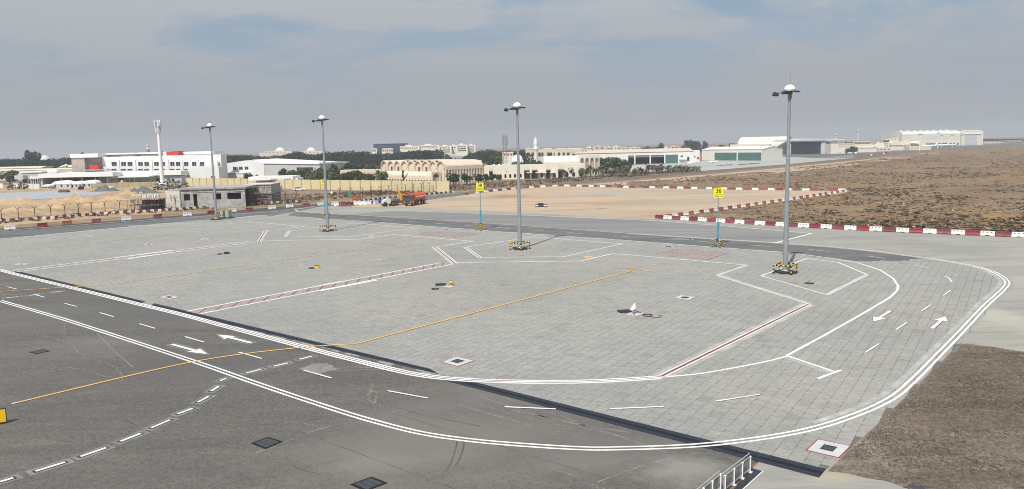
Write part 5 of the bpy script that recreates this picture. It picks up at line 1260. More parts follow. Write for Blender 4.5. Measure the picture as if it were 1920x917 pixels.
# C. shed with a long canopy at the left
B = Site('canopy_shed', 'low shed with wide white canopy and dark open bays at far left', 'building', 40, 215, 372)
B.box('office_wall', 40, 78, 322.5, None, 0.0, 14, m_gwall); B.box('office_roof', 38, 79, 321.4, 323.6, -0.6, 14.5, m_wroof)
B.box('canopy_roof', 78.6, 217, 324.2, 331.8, -3, 16, m_wroof); B.box('roof_step', 84, 101, 318, 323.9, 2, 10, m_wroof)
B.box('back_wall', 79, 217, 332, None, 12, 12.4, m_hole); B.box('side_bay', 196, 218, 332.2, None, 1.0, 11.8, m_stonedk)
for px in (79.5, 119, 158, 183, 206): B.box('canopy_post', px, px + 1.5, 331.9, None, -2.6, -2.3, m_steel)
for k in range(5):
    px = 54.5 + k * 4.2; a = MB(); x0, x1 = B.X(px), B.X(px + 2.6); zt, zb = B.Z(px, 331.2), B.Z(px, 335)
    a.prism([(0, zb), (0, zt), (0.01, zt), (1.0, zb)], 0, x1 - x0); o = a.build('awning', m_wroof, B.t, (x0, -0.002, 0), -math.pi / 2); o.location = (x1, 0, 0); o.rotation_euler = (0, 0, R(-90)); o.location = (x0, -0.003, 0)
    B.win(px + 0.2, px + 2.2, 335.5, 345, 0.0, mull=0, frame=m_gwall)
B.box('porch', 34, 50.5, 328.5, 335.8, -3, -0.01, m_gwall)
B.win(42, 50.5, 336.2, 347, 0.0, mull=0, frame=m_gwall)
B.box('roller_crate', 189.5, 197, 345.5, None, 3, 6, m_redbox)

# white tented vans / containers along the site edge
for i, (a, b, pt, Y, lab) in enumerate(((78, 92, 345.5, 352, 'small white rounded site tank left of the tents'), (96, 132, 338.5, 356, 'long white site tent with grey sides, left one'), (131, 153, 339.5, 357, 'long white site tent with grey sides, middle one'), (153, 179.5, 337.8, 358, 'long white site tent with grey sides, right one'))):
    B = Site('site_tent' if i else 'site_tank', lab, 'tent' if i else 'tank', a, b, Y)
    w = B.w; z = B.Z((a + b) / 2, pt)
    pr = [(-w / 2, z * 0.55)] + [(-w / 2 * math.cos(math.pi * k / 10), z * 0.55 + z * 0.45 * math.sin(math.pi * k / 10)) for k in range(1, 10)] + [(w / 2, z * 0.55)]
    MB().prism(pr, -2, 3).build('cover', m_wroof, B.t); MB().b(-w / 2 + 0.1, w / 2 - 0.1, -1.9, 2.9, 0.0, z * 0.55).build('body', m_gwall, B.t)
    for k in range(3):
        xx = -w / 2 + w * (k + 0.5) / 3; MB().b(xx - 0.4, xx + 0.4, -1.93, -1.9, z * 0.2, z * 0.48).build('flap', m_hole, B.t)

# far yellow roofs left, behind the shed
for a, b, pt, pb, Y, lab in ((-60, 74, 313.2, 318, 520, 'long pale yellow roof far left before the trees'), (-40, 142, 317.0, 321, 480, 'second pale yellow roof just behind the canopy shed'), (108, 134, 309.8, 316, 540, 'small cream house with a roof turret before the far trees')):
    B = Site('low_building', lab, 'building', a, b, Y)
    B.box('wall', a, b, (pt + pb) / 2 + 0.6, None, 0, 14, m_tan); 
    z0 = B.Z((a + b) / 2, (pt + pb) / 2 + 0.5); z1 = B.Z((a + b) / 2, pt)
    MB().prism([(0, z0), (14.6, z0), (14.6, z1 * .6 + z0 * .4), (8, z1), (6, z1)], 0, B.w + 0.6).build('roof', mat('pale yellow roof', (0.66, 0.63, 0.45), 0.8), B.t, (-B.w / 2 - 0.3 + B.w + 0.6, -0.3, 0), R(90))
    for k in range(3): B.win(a + (b - a) * (0.25 + 0.25 * k) - 1.5, a + (b - a) * (0.25 + 0.25 * k) + 1.5, pb - 0.6, pb + 1.4, 0, mull=0, frame=m_tan)
B = Site('roof_turret_house', 'cream turret with small dome above the cream house', 'building', 117, 124, 536)
B.box('wall', 117.5, 123.5, 311, None, 0, 2.2, m_ivory); MB().lathe((0, 1.1, B.Z(120, 311)), [(1.3, 0), (1.2, 0.5), (0.7, 1.0), (0, 1.2)], 12).build('dome', m_ivory, B.t)
for k in range(2): B.win(118.3 + k * 2.6, 119.9 + k * 2.6, 312, 314, 0, mull=0, frame=m_ivory)

# D. block house under construction
Yb = 214; xc, zc_ = at(340, 380, Yb)
t = thing('block_house', 'unfinished grey blockwork house with empty window openings', 'building', (xc, Yb, 0), R(4))
hb = Zat(400, 351.5, Yb + 1); wl = at(458, 380, Yb)[0] - xc
fw, th = wl, 0.25
def block_wall(name, x0, x1, openings, h, y, m):
    """wall in the xz plane with real openings (x0, x1, z0, z1)"""
    b = MB(); xs = x0
    for a, c, z0, z1 in openings:
        if a > xs: b.b(xs, a - .001, y, y + th, 0, h)
        if z0 > 0: b.b(a, c, y, y + th, 0, z0)
        b.b(a, c, y, y + th, z1, h); xs = c + .001
    b.b(xs, x1, y, y + th, 0, h); return b.build(name, m, t)
def bx(px): return at(px, 380, Yb)[0] - xc
block_wall('front_wall', 0, fw, [(bx(345), bx(356.5), 2.2, 4.0), (bx(362.5), bx(369.5), 0.0, 4.0), (bx(399), bx(414), 2.3, 4.0), (bx(425), bx(450.5), 2.3, 4.1)], hb - 0.5, 0, m_block)
MB().b(-0.3, fw + 0.3, -0.35, 15, hb - 0.499, hb - 0.05).build('roof_slab', m_block, t)
for k in range(7): MB().b(k * fw / 7 + 0.2, (k + 1) * fw / 7 - 0.15, -0.55, -0.36, hb - 0.44, hb - 0.10).build('shutter_board', m_board if k % 3 == 0 else m_block, t)
MB().b(0, fw, -0.14, -0.002, 4.45, 4.62).build('string_course', m_blocklt, t)
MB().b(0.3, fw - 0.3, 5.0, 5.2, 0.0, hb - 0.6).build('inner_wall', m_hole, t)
# the pale end wall on the left turns away
q = MB(); e0 = Vector((0, 0)); e1 = Vector((bx(301), 5.5))
de = (e1 - e0); le = de.length; ae = math.atan2(de.y, de.x)
b = MB(); hh = hb - 0.8
op = [(0.30 * le, 0.46 * le, 1.9, 3.6), (0.58 * le, 0.68 * le, 1.9, 3.6)]; xs = 0.26
for a, c, z0, z1 in op: b.b(xs, a - .001, 0, th, 0, hh); b.b(a, c, 0, th, 0, z0); b.b(a, c, 0, th, z1, hh); xs = c + .001
b.b(xs, le, 0, th, 0, hh); b.build('end_wall', m_blocklt, t, (0, 0, 0), ae)
MB().b(0.26, le + 0.3, -6, -0.6, hh + 0.001, hh + 0.35).build('end_roof_slab', m_block, t, (0, 0, 0), ae)
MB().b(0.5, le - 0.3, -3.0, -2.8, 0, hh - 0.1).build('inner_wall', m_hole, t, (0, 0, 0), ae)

def scaffold(px0, px1, pbase, ptop, nx, nz, depth, label, m, boards=True, mesh=None, rz=0):
    x0, y0 = G(px0, pbase); x1, _ = at(px1, pbase, y0); h = at((px0 + px1) / 2, ptop, y0)[1]
    t = thing('scaffolding', label, 'scaffold', (x0, y0, 0), rz); w = x1 - x0
    for j in (0, depth):
        for i in range(nx + 1): MB().tube((w * i / nx, j, 0), (w * i / nx, j, h), 0.05, n=5).build('standard', m, t)
        for k in range(1, nz + 1): MB().tube((-0.2, j, h * k / (nz + 0.3)), (w + 0.2, j, h * k / (nz + 0.3)), 0.045, n=5).build('ledger', m, t)
    for i in range(0, nx + 1, 2):
        for k in range(1, nz + 1): MB().tube((w * i / nx, -0.15, h * k / (nz + 0.3) - 0.05), (w * i / nx, depth + 0.15, h * k / (nz + 0.3) - 0.05), 0.045, n=5).build('transom', m, t)
    for i in range(0, nx - 1, 3): MB().tube((w * i / nx, -0.06, 0.1), (w * (i + 2) / nx, -0.06, h * 0.9), 0.04, n=5).build('brace', m, t)
    if boards:
        for k in range(1, nz + 1):
            for j in range(2): MB().b(0, w, 0.1 + j * depth / 2, depth / 2 - 0.05 + j * depth / 2, h * k / (nz + 0.3) + 0.05, h * k / (nz + 0.3) + 0.10).build('board', m_board, t)
    return t
t = scaffold(460, 508, 385.5, 348, 10, 3, 1.3, 'reddish scaffolding wrapped round the grey annexe', mat('rusty tube', (0.21, 0.11, 0.11), 0.7, var=0.2))
x, y = G(456, 383.5); x2 = at(507, 383, y)[0]
t = thing('block_annexe', 'grey blockwork annexe behind the reddish scaffolding', 'building', (x, y + 1.8, 0)); w = x2 - x
MB().b(0, w, 0, 9, 0, 2.9).build('lower_wall', mat('dark blockwork', (0.15, 0.155, 0.155), 0.9, var=0.2, scale=0.8, fine=0.2, fscale=2), t); MB().b(-0.2, w + 0.2, -0.3, 9, 2.901, 3.3).build('slab', m_block, t); MB().b(0, w, 0.1, 9, 3.301, 5.6).build('upper_wall', m_block, t); MB().b(-0.1, w + 0.1, -0.2, 9, 5.601, 5.8).build('parapet', m_blocklt, t)
win(t, w * 0.3, w * 0.5, 1.0, 2.4, 0, frame=m_block, glass=m_hole, mull=0); win(t, w * 0.62, w * 0.85, 1.0, 2.4, 0, frame=m_block, glass=m_hole, mull=0); win(t, w * 0.36, w * 0.46, 3.7, 4.9, 0.1, frame=m_block, glass=m_hole, mull=0)
scaffold(509, 560, 381.5, 363, 10, 3, 1.2, 'open grey scaffolding frame right of the annexe', m_scaf, False)
t = scaffold(240, 298, 396.5, 372, 9, 2, 4.5, 'dark scaffold shelter between the sand heap and the block house', m_scaf, True)
x, y = G(258, 394.5); x2 = at(298, 394, y)[0]
t = thing('site_shelter', 'dark sheeted shelter under the left scaffold', 'shelter', (x, y + 0.9, 0))
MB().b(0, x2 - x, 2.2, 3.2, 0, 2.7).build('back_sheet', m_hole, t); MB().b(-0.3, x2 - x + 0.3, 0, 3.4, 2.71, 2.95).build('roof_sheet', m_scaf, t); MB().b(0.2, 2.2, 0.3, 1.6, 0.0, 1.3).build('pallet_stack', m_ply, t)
for k in range(4): MB().tube(((x2 - x) * k / 3, 0.15, 0), ((x2 - x) * k / 3, 0.15, 2.7), 0.07, n=6).build('post', m_scaf, t)
t = thing('block_pile', 'rows of pale concrete blocks stacked behind the dark scaffold', 'block pile', (*G(247, 372), 0))
wp = at(299, 370, G(247, 372)[1])[0] - G(247, 372)[0]
for i in range(16):
    for k in range(2): MB().box((wp * (i + 0.5) / 16, random.uniform(-.15, .15), 0.33 + k * 0.66), (wp / 16 * 0.82, 0.8, 0.62), random.uniform(-.06, .06)).build('block', m_blocklt, t)

# E. gatehouse with the white canopy
Yg = 318; B = Site('gatehouse', 'grey gatehouse under a white flat canopy before the cream wall', 'building', 473, 563, Yg)
B.box('canopy', 473, 556, 330.2, 336.8, -5.0, 6, m_wroof); B.box('parapet', 511, 556.5, 329.6, 336.2, -5.25, -5.01, m_wroof)
B.box('guard_room', 533, 549, 336.9, None, -4.2, 4, m_gwall); B.box('guard_room', 549.1, 563, 333.6, None, -3.6, 5, m_wwall)
for a in (507.5, 518.5): B.box('column', a, a + 3.2, 336.9, None, -3.5, -2.3, m_steel)
B.win(540, 546, 346.8, 351.5, -4.2, mull=1, frame=m_gwall); B.win(558, 561, 341, 344, -3.6, mull=0, frame=m_wwall)
for a, b in ((515, 527), (541, 552)): B.box('name_strip', a, b, 334.0, 335.4, -5.30, -5.255, m_maroon)
x, y = G(524.5, 359.5); t = thing('concrete_mixer', 'small grey concrete mixer standing before the gatehouse', 'mixer', (x, y, 0))
MB().lathe((0, 0, 0.9), [(0.5, 0), (0.95, 0.5), (1.05, 1.1), (0.7, 1.8), (0.45, 2.0)], 14).build('mixing_drum', m_roofgrey, t); MB().b(-0.9, 0.9, -0.6, 0.6, 0.45, 0.9).build('frame', m_steel, t)
for s in (-1, 1): wheel(t, 0, s * 0.8, 0.45, 0.45, 0.2)
x, y = G(561, 357.8); t = thing('parked_car', 'white car parked in front of the gatehouse end', 'car', (x, y, 0), R(10))
def car(t, m=m_bwhite, k=1.0):
    MB().prism([(-2.2, 0.35), (2.2, 0.35), (2.25, 0.75), (1.2, 0.95), (0.6, 1.45), (-1.3, 1.47), (-2.1, 0.95)], -0.85, 0.85).build('body', m, t)
    for s in (-1, 1): MB().prism([(1.0, 0.97), (0.52, 1.38), (-1.2, 1.40), (-1.75, 0.97)], s * 0.852, s * 0.866).build('side_window', m_glass, t)
    for a in (-1.35, 1.35):
        for s in (-1, 1): wheel(t, a, s * 0.78, 0.33, 0.33, 0.2)
    MB().b(2.2, 2.27, -0.7, 0.7, 0.6, 0.72).build('headlight', m_roofgrey, t); MB().b(-2.24, -2.16, -0.7, 0.7, 0.7, 0.82).build('tail_light', m_redbox, t)
car(t)

# F. the peach mosque-like school with scalloped facade
Yc = 316; xcn = at(835, 330, Yc)[0]
au = math.atan2(0.747, -0.664)
t = thing('arcaded_hall', 'peach arcaded building with scalloped roofline and tall slit arches', 'building', (xcn, Yc, 0), au)
# local x runs to the left along the long front, its outside is local +y
LF, LS, HE, HT = 48.0, 19.5, 7.7, 9.75
nb = 9; bw = LF / nb
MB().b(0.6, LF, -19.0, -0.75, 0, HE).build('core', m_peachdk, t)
for i in range(nb):
    x0, x1 = i * bw, (i + 1) * bw
    b = MB(); r = bw * 0.43; cx = (x0 + x1) / 2; sp = HT - 0.45 - r * 1.1
    seg = 10; 
    # scalloped gable: outer half round, inner recess
    outp = [(cx + (bw / 2 - 0.001) * math.cos(math.pi * k / seg), sp + (HT - sp) * math.sin(math.pi * k / seg)) for k in range(seg + 1)]
    inn = [(cx + r * math.cos(math.pi * k / seg), sp + (HT - 0.42 - sp) * math.sin(math.pi * k / seg)) for k in range(seg + 1)]
    for k in range(seg):
        q4 = [outp[k], outp[k + 1], inn[k + 1], inn[k]]
        vs = [(x, 0.55, z) for x, z in q4] + [(x, -0.7, z) for x, z in q4]
        b.add(vs, [(0, 1, 2, 3), (7, 6, 5, 4), (0, 4, 5, 1), (1, 5, 6, 2), (2, 6, 7, 3), (3, 7, 4, 0)])
    for a, c in ((x0 + .0005, cx - r), (cx + r, x1 - .0005)): b.b(a, c, -0.7, 0.55, 0, sp)
    b.build('gable_bay', m_peach, t)
    MB().prism([(cx + r * math.cos(math.pi * k / seg), sp + (HT - 0.42 - sp) * math.sin(math.pi * k / seg)) for k in range(seg + 1)] + [(cx - r, 0), (cx + r, 0)], -0.69, -0.25).build('recess_panel', m_peach, t)
    v = MB(); vs = []
    for yy in (0.3, -13.9): vs += [(cx + (bw / 2 - 0.02) * math.cos(math.pi * k / seg), yy, sp + (HT - 0.06 - sp) * math.sin(math.pi * k / seg)) for k in range(seg + 1)]
    v.add(vs, [(k, k + 1, seg + 2 + k, seg + 1 + k) for k in range(seg)], 0, True); v.build('roof_vault', m_peach, t)
    w_ = MB(); w_.b(x0 - 0.22, x0 + 0.22, 0.56, 0.85, sp - 0.25, sp + 0.15); w_.build('spout', m_peachdk, t)
    if i in (2, 3, 6, 7):
        f = MB(); f.b(cx - 0.75, cx + 0.75, -0.25, -0.16, 4.9, 7.1); MBf = f.build('window', m_peachdk, t)
        MB().b(cx - 0.62, cx + 0.62, -0.158, -0.12, 5.0, 7.0).build('pane', mat('brown shutter', (0.10, 0.06, 0.055), 0.7), MBf)
# lower lean-to vault in front
lx0, lx1, ly1 = 3.2, LF - 6, 4.6; HL = 4.6
b = MB(); seg = 8; vs = []
for xx in (lx0, lx1): vs += [(xx, 0.56 + (ly1 - 0.56) * math.sin(math.pi / 2 * k / seg), 3.3 + (HL + 0.6 - 3.3) * math.cos(math.pi / 2 * k / seg)) for k in range(seg + 1)]
b.add(vs, [(k, seg + 1 + k, seg + 2 + k, k + 1) for k in range(seg)], 0, True); b.build('porch_vault', m_peach, t)
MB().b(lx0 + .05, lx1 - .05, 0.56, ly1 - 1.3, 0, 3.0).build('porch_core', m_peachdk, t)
na = 18; aw = (lx1 - lx0) / na
for i in range(na):
    MB().arch(lx0 + i * aw + .0005, lx0 + (i + 1) * aw - .0005, 0, 3.3, ly1 - 0.35, ly1, lx0 + i * aw + aw * .22, lx0 + (i + 1) * aw - aw * .22, 1.3).build('arch', m_peach, t)
    if i in (1, 2, 4, 5, 11, 14): MB().b(lx0 + i * aw + aw * .2, lx0 + (i + 1) * aw - aw * .2, ly1 - 1.29, ly1 - 1.2, 0, 1.9).build('door', m_hole, t)
# end arch of the porch
MB().arch(-2.3, 2.3, 0, 5.2, -0.35, 0.0, -1.55, 1.55, 3.1, seg=10).build('end_arch', m_peach, t, (lx0 - 0.2, 2.6, 0), R(-90))
# right flank with slit arches under a barrel roof: local -y direction along x = 0
ns = 13; sw = LS / ns
for i in range(ns):
    MB().arch(i * sw + .0005, (i + 1) * sw - .0005, 0, 7.2, -0.5, 0, i * sw + sw * .2, (i + 1) * sw - sw * .2, 5.6, seg=6).build('slit_arch', m_peach, t, (0, 0, 0), R(-90))
MB().b(0, LS, 0.05, 0.3, 0, 7.0).build('slit_back', m_peachdk, t, (0, 0, 0), R(-90))
MB().b(sw * 1.25, sw * 1.75, 0.0, 0.045, 3.6, 5.9).build('slit_window', m_hole, t, (0, 0, 0), R(-90))
b = MB(); seg = 8; vs = []
for xx in (-0.1, LS + 0.2): vs += [(xx, -0.55 + 6 * (1 - math.cos(math.pi / 2 * k / seg)), 7.2 + (HT - 0.05 - 7.2) * math.sin(math.pi / 2 * k / seg)) for k in range(seg + 1)]
vs += [(-0.1, 30, HT - 0.05), (LS + 0.2, 30, HT - 0.05)]
b.add(vs, [(k, seg + 1 + k, seg + 2 + k, k + 1) for k in range(seg)], 0, True); b.add([vs[seg], vs[2 * seg + 1], vs[-1], vs[-2]], [(0, 1, 2, 3)]); b.build('barrel_roof', m_peach, t, (0, 0, 0), R(-90))
MB().b(LS, LS + 0.35, 0.3, 12, 0, HT - 0.4).build('end_wall', m_peachdk, t, (0, 0, 0), R(-90))
# small lean wing left of the hall, seen between trees
B = Site('low_pavilion', 'low peach pavilion with pale roof between the trees left of the hall', 'building', 640, 722, 352)
B.box('wall', 640, 722, 326, None, 0, 8, m_peach); B.box('roof', 638, 724, 318.5, 325.8, -0.5, 8.5, m_peach)
for k in range(9): MB().arch(-B.w / 2 + B.w * k / 9 + .01, -B.w / 2 + B.w * (k + 1) / 9 - .01, 0, 3.2, -0.55, -0.2, -B.w / 2 + B.w * (k + .2) / 9, -B.w / 2 + B.w * (k + .8) / 9, 1.6).build('arch', m_ivory, B.t)

# G. ivory arcaded range with a vaulted hall
B = Site('arcaded_range', 'long ivory arcaded range with flat parapet behind the single palm', 'building', 908, 1096, 350)
ztop = B.Z(1000, 308.6); w = B.w
MB().b(-w / 2, w / 2, 2.0, 14, 0, ztop - 0.2).build('core', m_ivory, B.t)
bays = [908, 916, 925, 934, 943, 952, 961, 970, 981, 995, 1010, 1022, 1034, 1045, 1057, 1069, 1082, 1096]
big = {1: 1, 8: 1, 9: 1, 11: 1, 13: 1}
for i in range(len(bays) - 1):
    x0, x1 = B.X(bays[i], 320), B.X(bays[i + 1], 320); ww = x1 - x0
    if i in big: MB().arch(x0 + .001, x1 - .001, 0, ztop, -0.3, 0.2, x0 + ww * .12, x1 - ww * .12, ztop - 0.7 - ww * .38, seg=8).build('arch', m_ivory, B.t); MB().b(x0 + ww * .12, x1 - ww * .12, 1.9, 1.99, 0, 3.4).build('door', m_hole, B.t)
    else:
        MB().arch(x0 + .001, x1 - .001, 0, ztop, -0.25, 0.2, x0 + ww * .28, x1 - ww * .28, 1.9, seg=6, floor=0.6).build('arch', m_ivory, B.t); MB().b(x0 + ww * .28, x1 - ww * .28, 0.7, 0.78, 0.5, 2.9).build('pane', m_glass, B.t)
for a, b in ((987, 998), (1004, 1014), (1017, 1025), (1031, 1040)): B.box('porch_block', a, b, 322.5, 324, -2.5, -0.31, m_ivory)
for px in (926, 935.5, 944, 953.5): MB().lathe((B.X(px, 310), 4, ztop - 0.2), [(0.7, 0), (0.6, 0.4), (0, 0.7)], 10).build('roof_dome', m_ivory, B.t)
Yh = 366; xk = at(1086, 300, Yh)[0]
t = thing('vaulted_hall', 'ivory vaulted hall with four tall arches at its end', 'building', (xk, Yh, 0), R(0)); zt = Zat(1060, 292.7, Yh)
lw = xk - at(1019.5, 300, Yh)[0]
vs = []; b = MB(); seg = 8
for xx in (-lw, 0): vs += [(xx, -0.3 - 2.6 * math.cos(math.pi / 2 * k / seg) + 2.6, zt - 3.2 + 3.2 * math.sin(math.pi / 2 * k / seg)) for k in range(seg + 1)]
vs += [(-lw, 14, zt), (0, 14, zt)]
b.add(vs, [(k, seg + 1 + k, seg + 2 + k, k + 1) for k in range(seg)], 0, True); b.add([vs[seg], vs[2 * seg + 1], vs[-1], vs[-2]], [(0, 1, 2, 3)]); b.build('vault', m_ivory, t)
MB().b(-lw, 0, -0.1, 14, 0, zt - 3.2).build('wall', m_ivory, t)
for k in range(10): MB().arch(-lw + lw * k / 10 + .001, -lw + lw * (k + 1) / 10 - .001, zt - 5.4, zt - 3.3, -0.32, -0.101, -lw + lw * (k + .15) / 10, -lw + lw * (k + .85) / 10, zt - 4.7, seg=6).build('blind_arch', m_ivory, t)
lw2 = (at(1123.5, 300, Yh + 4)[0] - xk); n4 = 4; ae = R(14)
for k in range(n4):
    a, c = lw2 * k / n4, lw2 * (k + 1) / n4; MB().arch(a + .001, c - .001, 0, zt + 0.05, -0.6, 0, a + .16 * (c - a), c - .16 * (c - a), zt - 1.9, seg=8).build('tall_arch', m_ivory, t, (0.02, -0.3, 0), ae)
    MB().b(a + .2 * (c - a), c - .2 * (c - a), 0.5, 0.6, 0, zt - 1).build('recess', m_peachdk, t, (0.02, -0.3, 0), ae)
MB().b(0.02, lw2, 0.8, 12, 0, zt - 0.3).build('end_block', m_ivory, t, (0, 0, 0), ae)

# H. town behind: minaret, dome, terrace, lattice tower
B = Site('terrace_block', 'pale terrace with tall dark windows behind the minaret', 'building', 986, 1092, 600)
B.box('wall', 986, 1092, 279.5, None, 0, 18, m_tan)
for a, b in ((988, 993), (996.5, 1001), (1009, 1014), (1015, 1019), (1026, 1035), (1038, 1040), (1046, 1050), (1055, 1059), (1063, 1068), (1074, 1078)): B.win(a, b, 286, 293, 0, mull=0, frame=m_tan)
for a, b, p in ((986, 996, 277.8), (1020, 1034, 278), (1044, 1060, 278.3), (1072, 1090, 277.6)): B.box('parapet', a, b, p, 279.6, 0.5, 10, m_ivory)
x, z = at(1004.6, 300, 585); k = 585 / 1440.0
t = thing('minaret', 'white minaret with a balcony and pointed bulb before the terrace', 'minaret', (x, 585, 0)); zb = Zat(1004.6, 279, 585); zt = Zat(1004.6, 259.5, 585)
MB().lathe((0, 0, 0), [(1.35, 0), (1.3, zb - 3), (1.7, zb - 1.2), (2.2, zb)], 14).build('shaft', m_wroof, t)
MB().lathe((0, 0, zb), [(2.3, 0), (2.3, 0.9), (1.4, 0.91)], 14).build('balcony', m_wroof, t)
MB().lathe((0, 0, zb + 0.9), [(1.15, 0), (1.2, 1.0), (1.55, 2.0), (1.6, 3.6), (1.25, 5.4), (0.6, 6.8), (0.12, 7.6), (0.06, 8.6)], 14).build('bulb', m_wroof, t)
x, z = at(970, 300, 520); t = thing('low_dome', 'white half dome roof beside the dark trees', 'dome', (x, 520, 0)); zt = Zat(970, 290, 520)
MB().lathe((0, 0, zt - 4.2), [(3.9, 0), (3.8, 1.3), (3.1, 2.8), (1.8, 3.9), (0, 4.2)], 16).build('dome_shell', m_wroof, t); MB().box((0, 0, (zt - 4.2) / 2), (8.4, 8.4, zt - 4.2)).build('wall', m_ivory, t)
B = Site('flat_house', 'ivory flat roofed house left of the white half dome', 'building', 942, 962, 530); B.box('wall', 942, 962, 286.8, None, 0, 8, m_ivory); B.box('parapet', 941, 963, 285.2, 287, -0.3, 8.3, m_ivory)
for k in range(3): B.win(945 + k * 6, 948 + k * 6, 289, 291.5, 0, mull=0, frame=m_ivory)
def lattice(px, ptop, pbase, Y, label, w0, w1, m, heads=True):
    x, _ = at(px, 300, Y); h = Zat(px, ptop, Y); t = thing('telecom_tower', label, 'tower', (x, Y, 0)); n = 10
    b = MB(); cs = [(-1, -1), (1, -1), (1, 1), (-1, 1)]
    def p(i, k): f = w0 + (w1 - w0) * k / n; return (cs[i][0] * f, cs[i][1] * f, h * k / n)
    for i in range(4):
        b.tube(p(i, 0), p(i, n), 0.14, 0.10, 5)
    b.build('leg_frame', m, t); b = MB()
    for k in range(n):
        for i in range(4): b.tube(p(i, k), p((i + 1) % 4, k + 1), 0.08, n=4); b.tube(p((i + 1) % 4, k), p(i, k + 1), 0.08, n=4)
    b.build('bracing', m, t)
    if heads:
        for lev in (0.80, 0.93):
            for i in range(6):
                a = 2 * math.pi * i / 6; MB().box((1.5 * math.cos(a), 1.5 * math.sin(a), h * lev), (0.45, 0.45, 3.0), a).build('antenna_panel', m_galv, t)
        for a, z in ((0.5, 0.70), (3.3, 0.66)): MB().lathe((1.3 * math.cos(a), 1.3 * math.sin(a) - 0.6, h * z), [(0.1, -0.3), (0.8, 0), (0.8, 0.2)], 12).build('dish', m_wroof, t)
    return t
lattice(947.3, 253.5, 308, 470, 'grey lattice telecom tower between the light masts', 1.1, 0.9, m_steel)
# white monopole at left
Yp = 352; x, _ = at(303.5, 330, Yp); hpole = Zat(297, 246, Yp); t = thing('phone_monopole', 'white phone monopole with clustered antennas above the office', 'tower', (x, Yp, 0))
MB().lathe((0, 0, 0), [(1.0, 0), (0.95, 2), (0.72, hpole * .6), (0.6, hpole)], 14).build('pole', m_wroof, t)
MB().lathe((0, 0, 0), [(1.8, 0), (1.8, 2.1), (0, 2.15)], 14).build('plinth', m_wroof, t)
ztop = Zat(296, 226.5, Yp)
MB().tube((0, 0, hpole), (0, 0, ztop + .3), 0.3, 0.2, 8).build('top_spigot', m_steel, t)
for lev, rr, hh in ((0.28, 1.0, 3.6), (0.76, 1.35, 3.0)):
    for i in range(7):
        a = 2 * math.pi * i / 7 + lev * 2; z = hpole + (ztop - hpole) * lev
        MB().box((rr * math.cos(a), rr * math.sin(a), z), (0.32, 0.55, hh), a).build('antenna_panel', m_bwhite if i % 3 else m_roofgrey, t)
        MB().tube((0, 0, z), (rr * math.cos(a), rr * math.sin(a), z), 0.07, n=5).build('bracket', m_steel, t)
# lighthouse like minaret far left
x, _ = at(279, 300, 800); t = thing('minaret', 'small far minaret with two balconies above the office roof', 'minaret', (x, 800, 0)); k = Zat(279, 272, 800)
MB().lathe((0, 0, 0), [(1.6, 0), (1.5, k - 5), (2.2, k - 4.5), (2.2, k - 3.8), (1.2, k - 3.7), (1.1, k - 1.2), (1.5, k - 0.8), (0.9, k), (0, k + 1)], 10).build('shaft', m_tan, t)

# I. far palace domes
for a, b, lab in ((487, 548, 'hazy palace with white ribbed dome, left wing'), (556, 606, 'hazy palace with white ribbed dome, right wing')):
    B = Site('palace', lab, 'building', a, b, 1300); mid = (a + b) / 2 + (5 if a < 500 else 0)
    B.box('wall', a + 8, b - 2, 283.5, None, 0, 40, m_tan); B.box('lower_wall', a, b, 286, None, -4, -0.01, m_tan); B.box('drum', mid - 9, mid + 9, 281.5, 283.4, 4, 20, m_ivory)
    zz = B.Z(mid, 281.6); MB().lathe((B.X(mid), 12, zz), [(7, 0), (6.6, 1.4), (5.4, 2.9), (3, 4.0), (0.5, 4.5), (0.2, 5.6)], 18).build('dome', m_wroof, B.t)
    for k in range(6): B.win(a + 10 + k * 7, a + 13 + k * 7, 284.6, 286.2, -0.0, mull=0, frame=m_tan) if a + 13 + k * 7 < b - 2 else None
x, _ = at(84, 296, 900); t = thing('low_dome', 'distant pale dome showing over the far left forest', 'dome', (x, 900, 0)); zz = Zat(84, 291.2, 900)
MB().lathe((0, 0, zz - 7), [(6.5, 0), (6.2, 2.5), (4.6, 5), (2.0, 6.6), (0, 7)], 16).build('dome_shell', m_ivory, t); MB().lathe((0, 0, 0), [(6.8, 0), (6.8, zz - 7)], 16).build('drum_wall', m_tan, t)

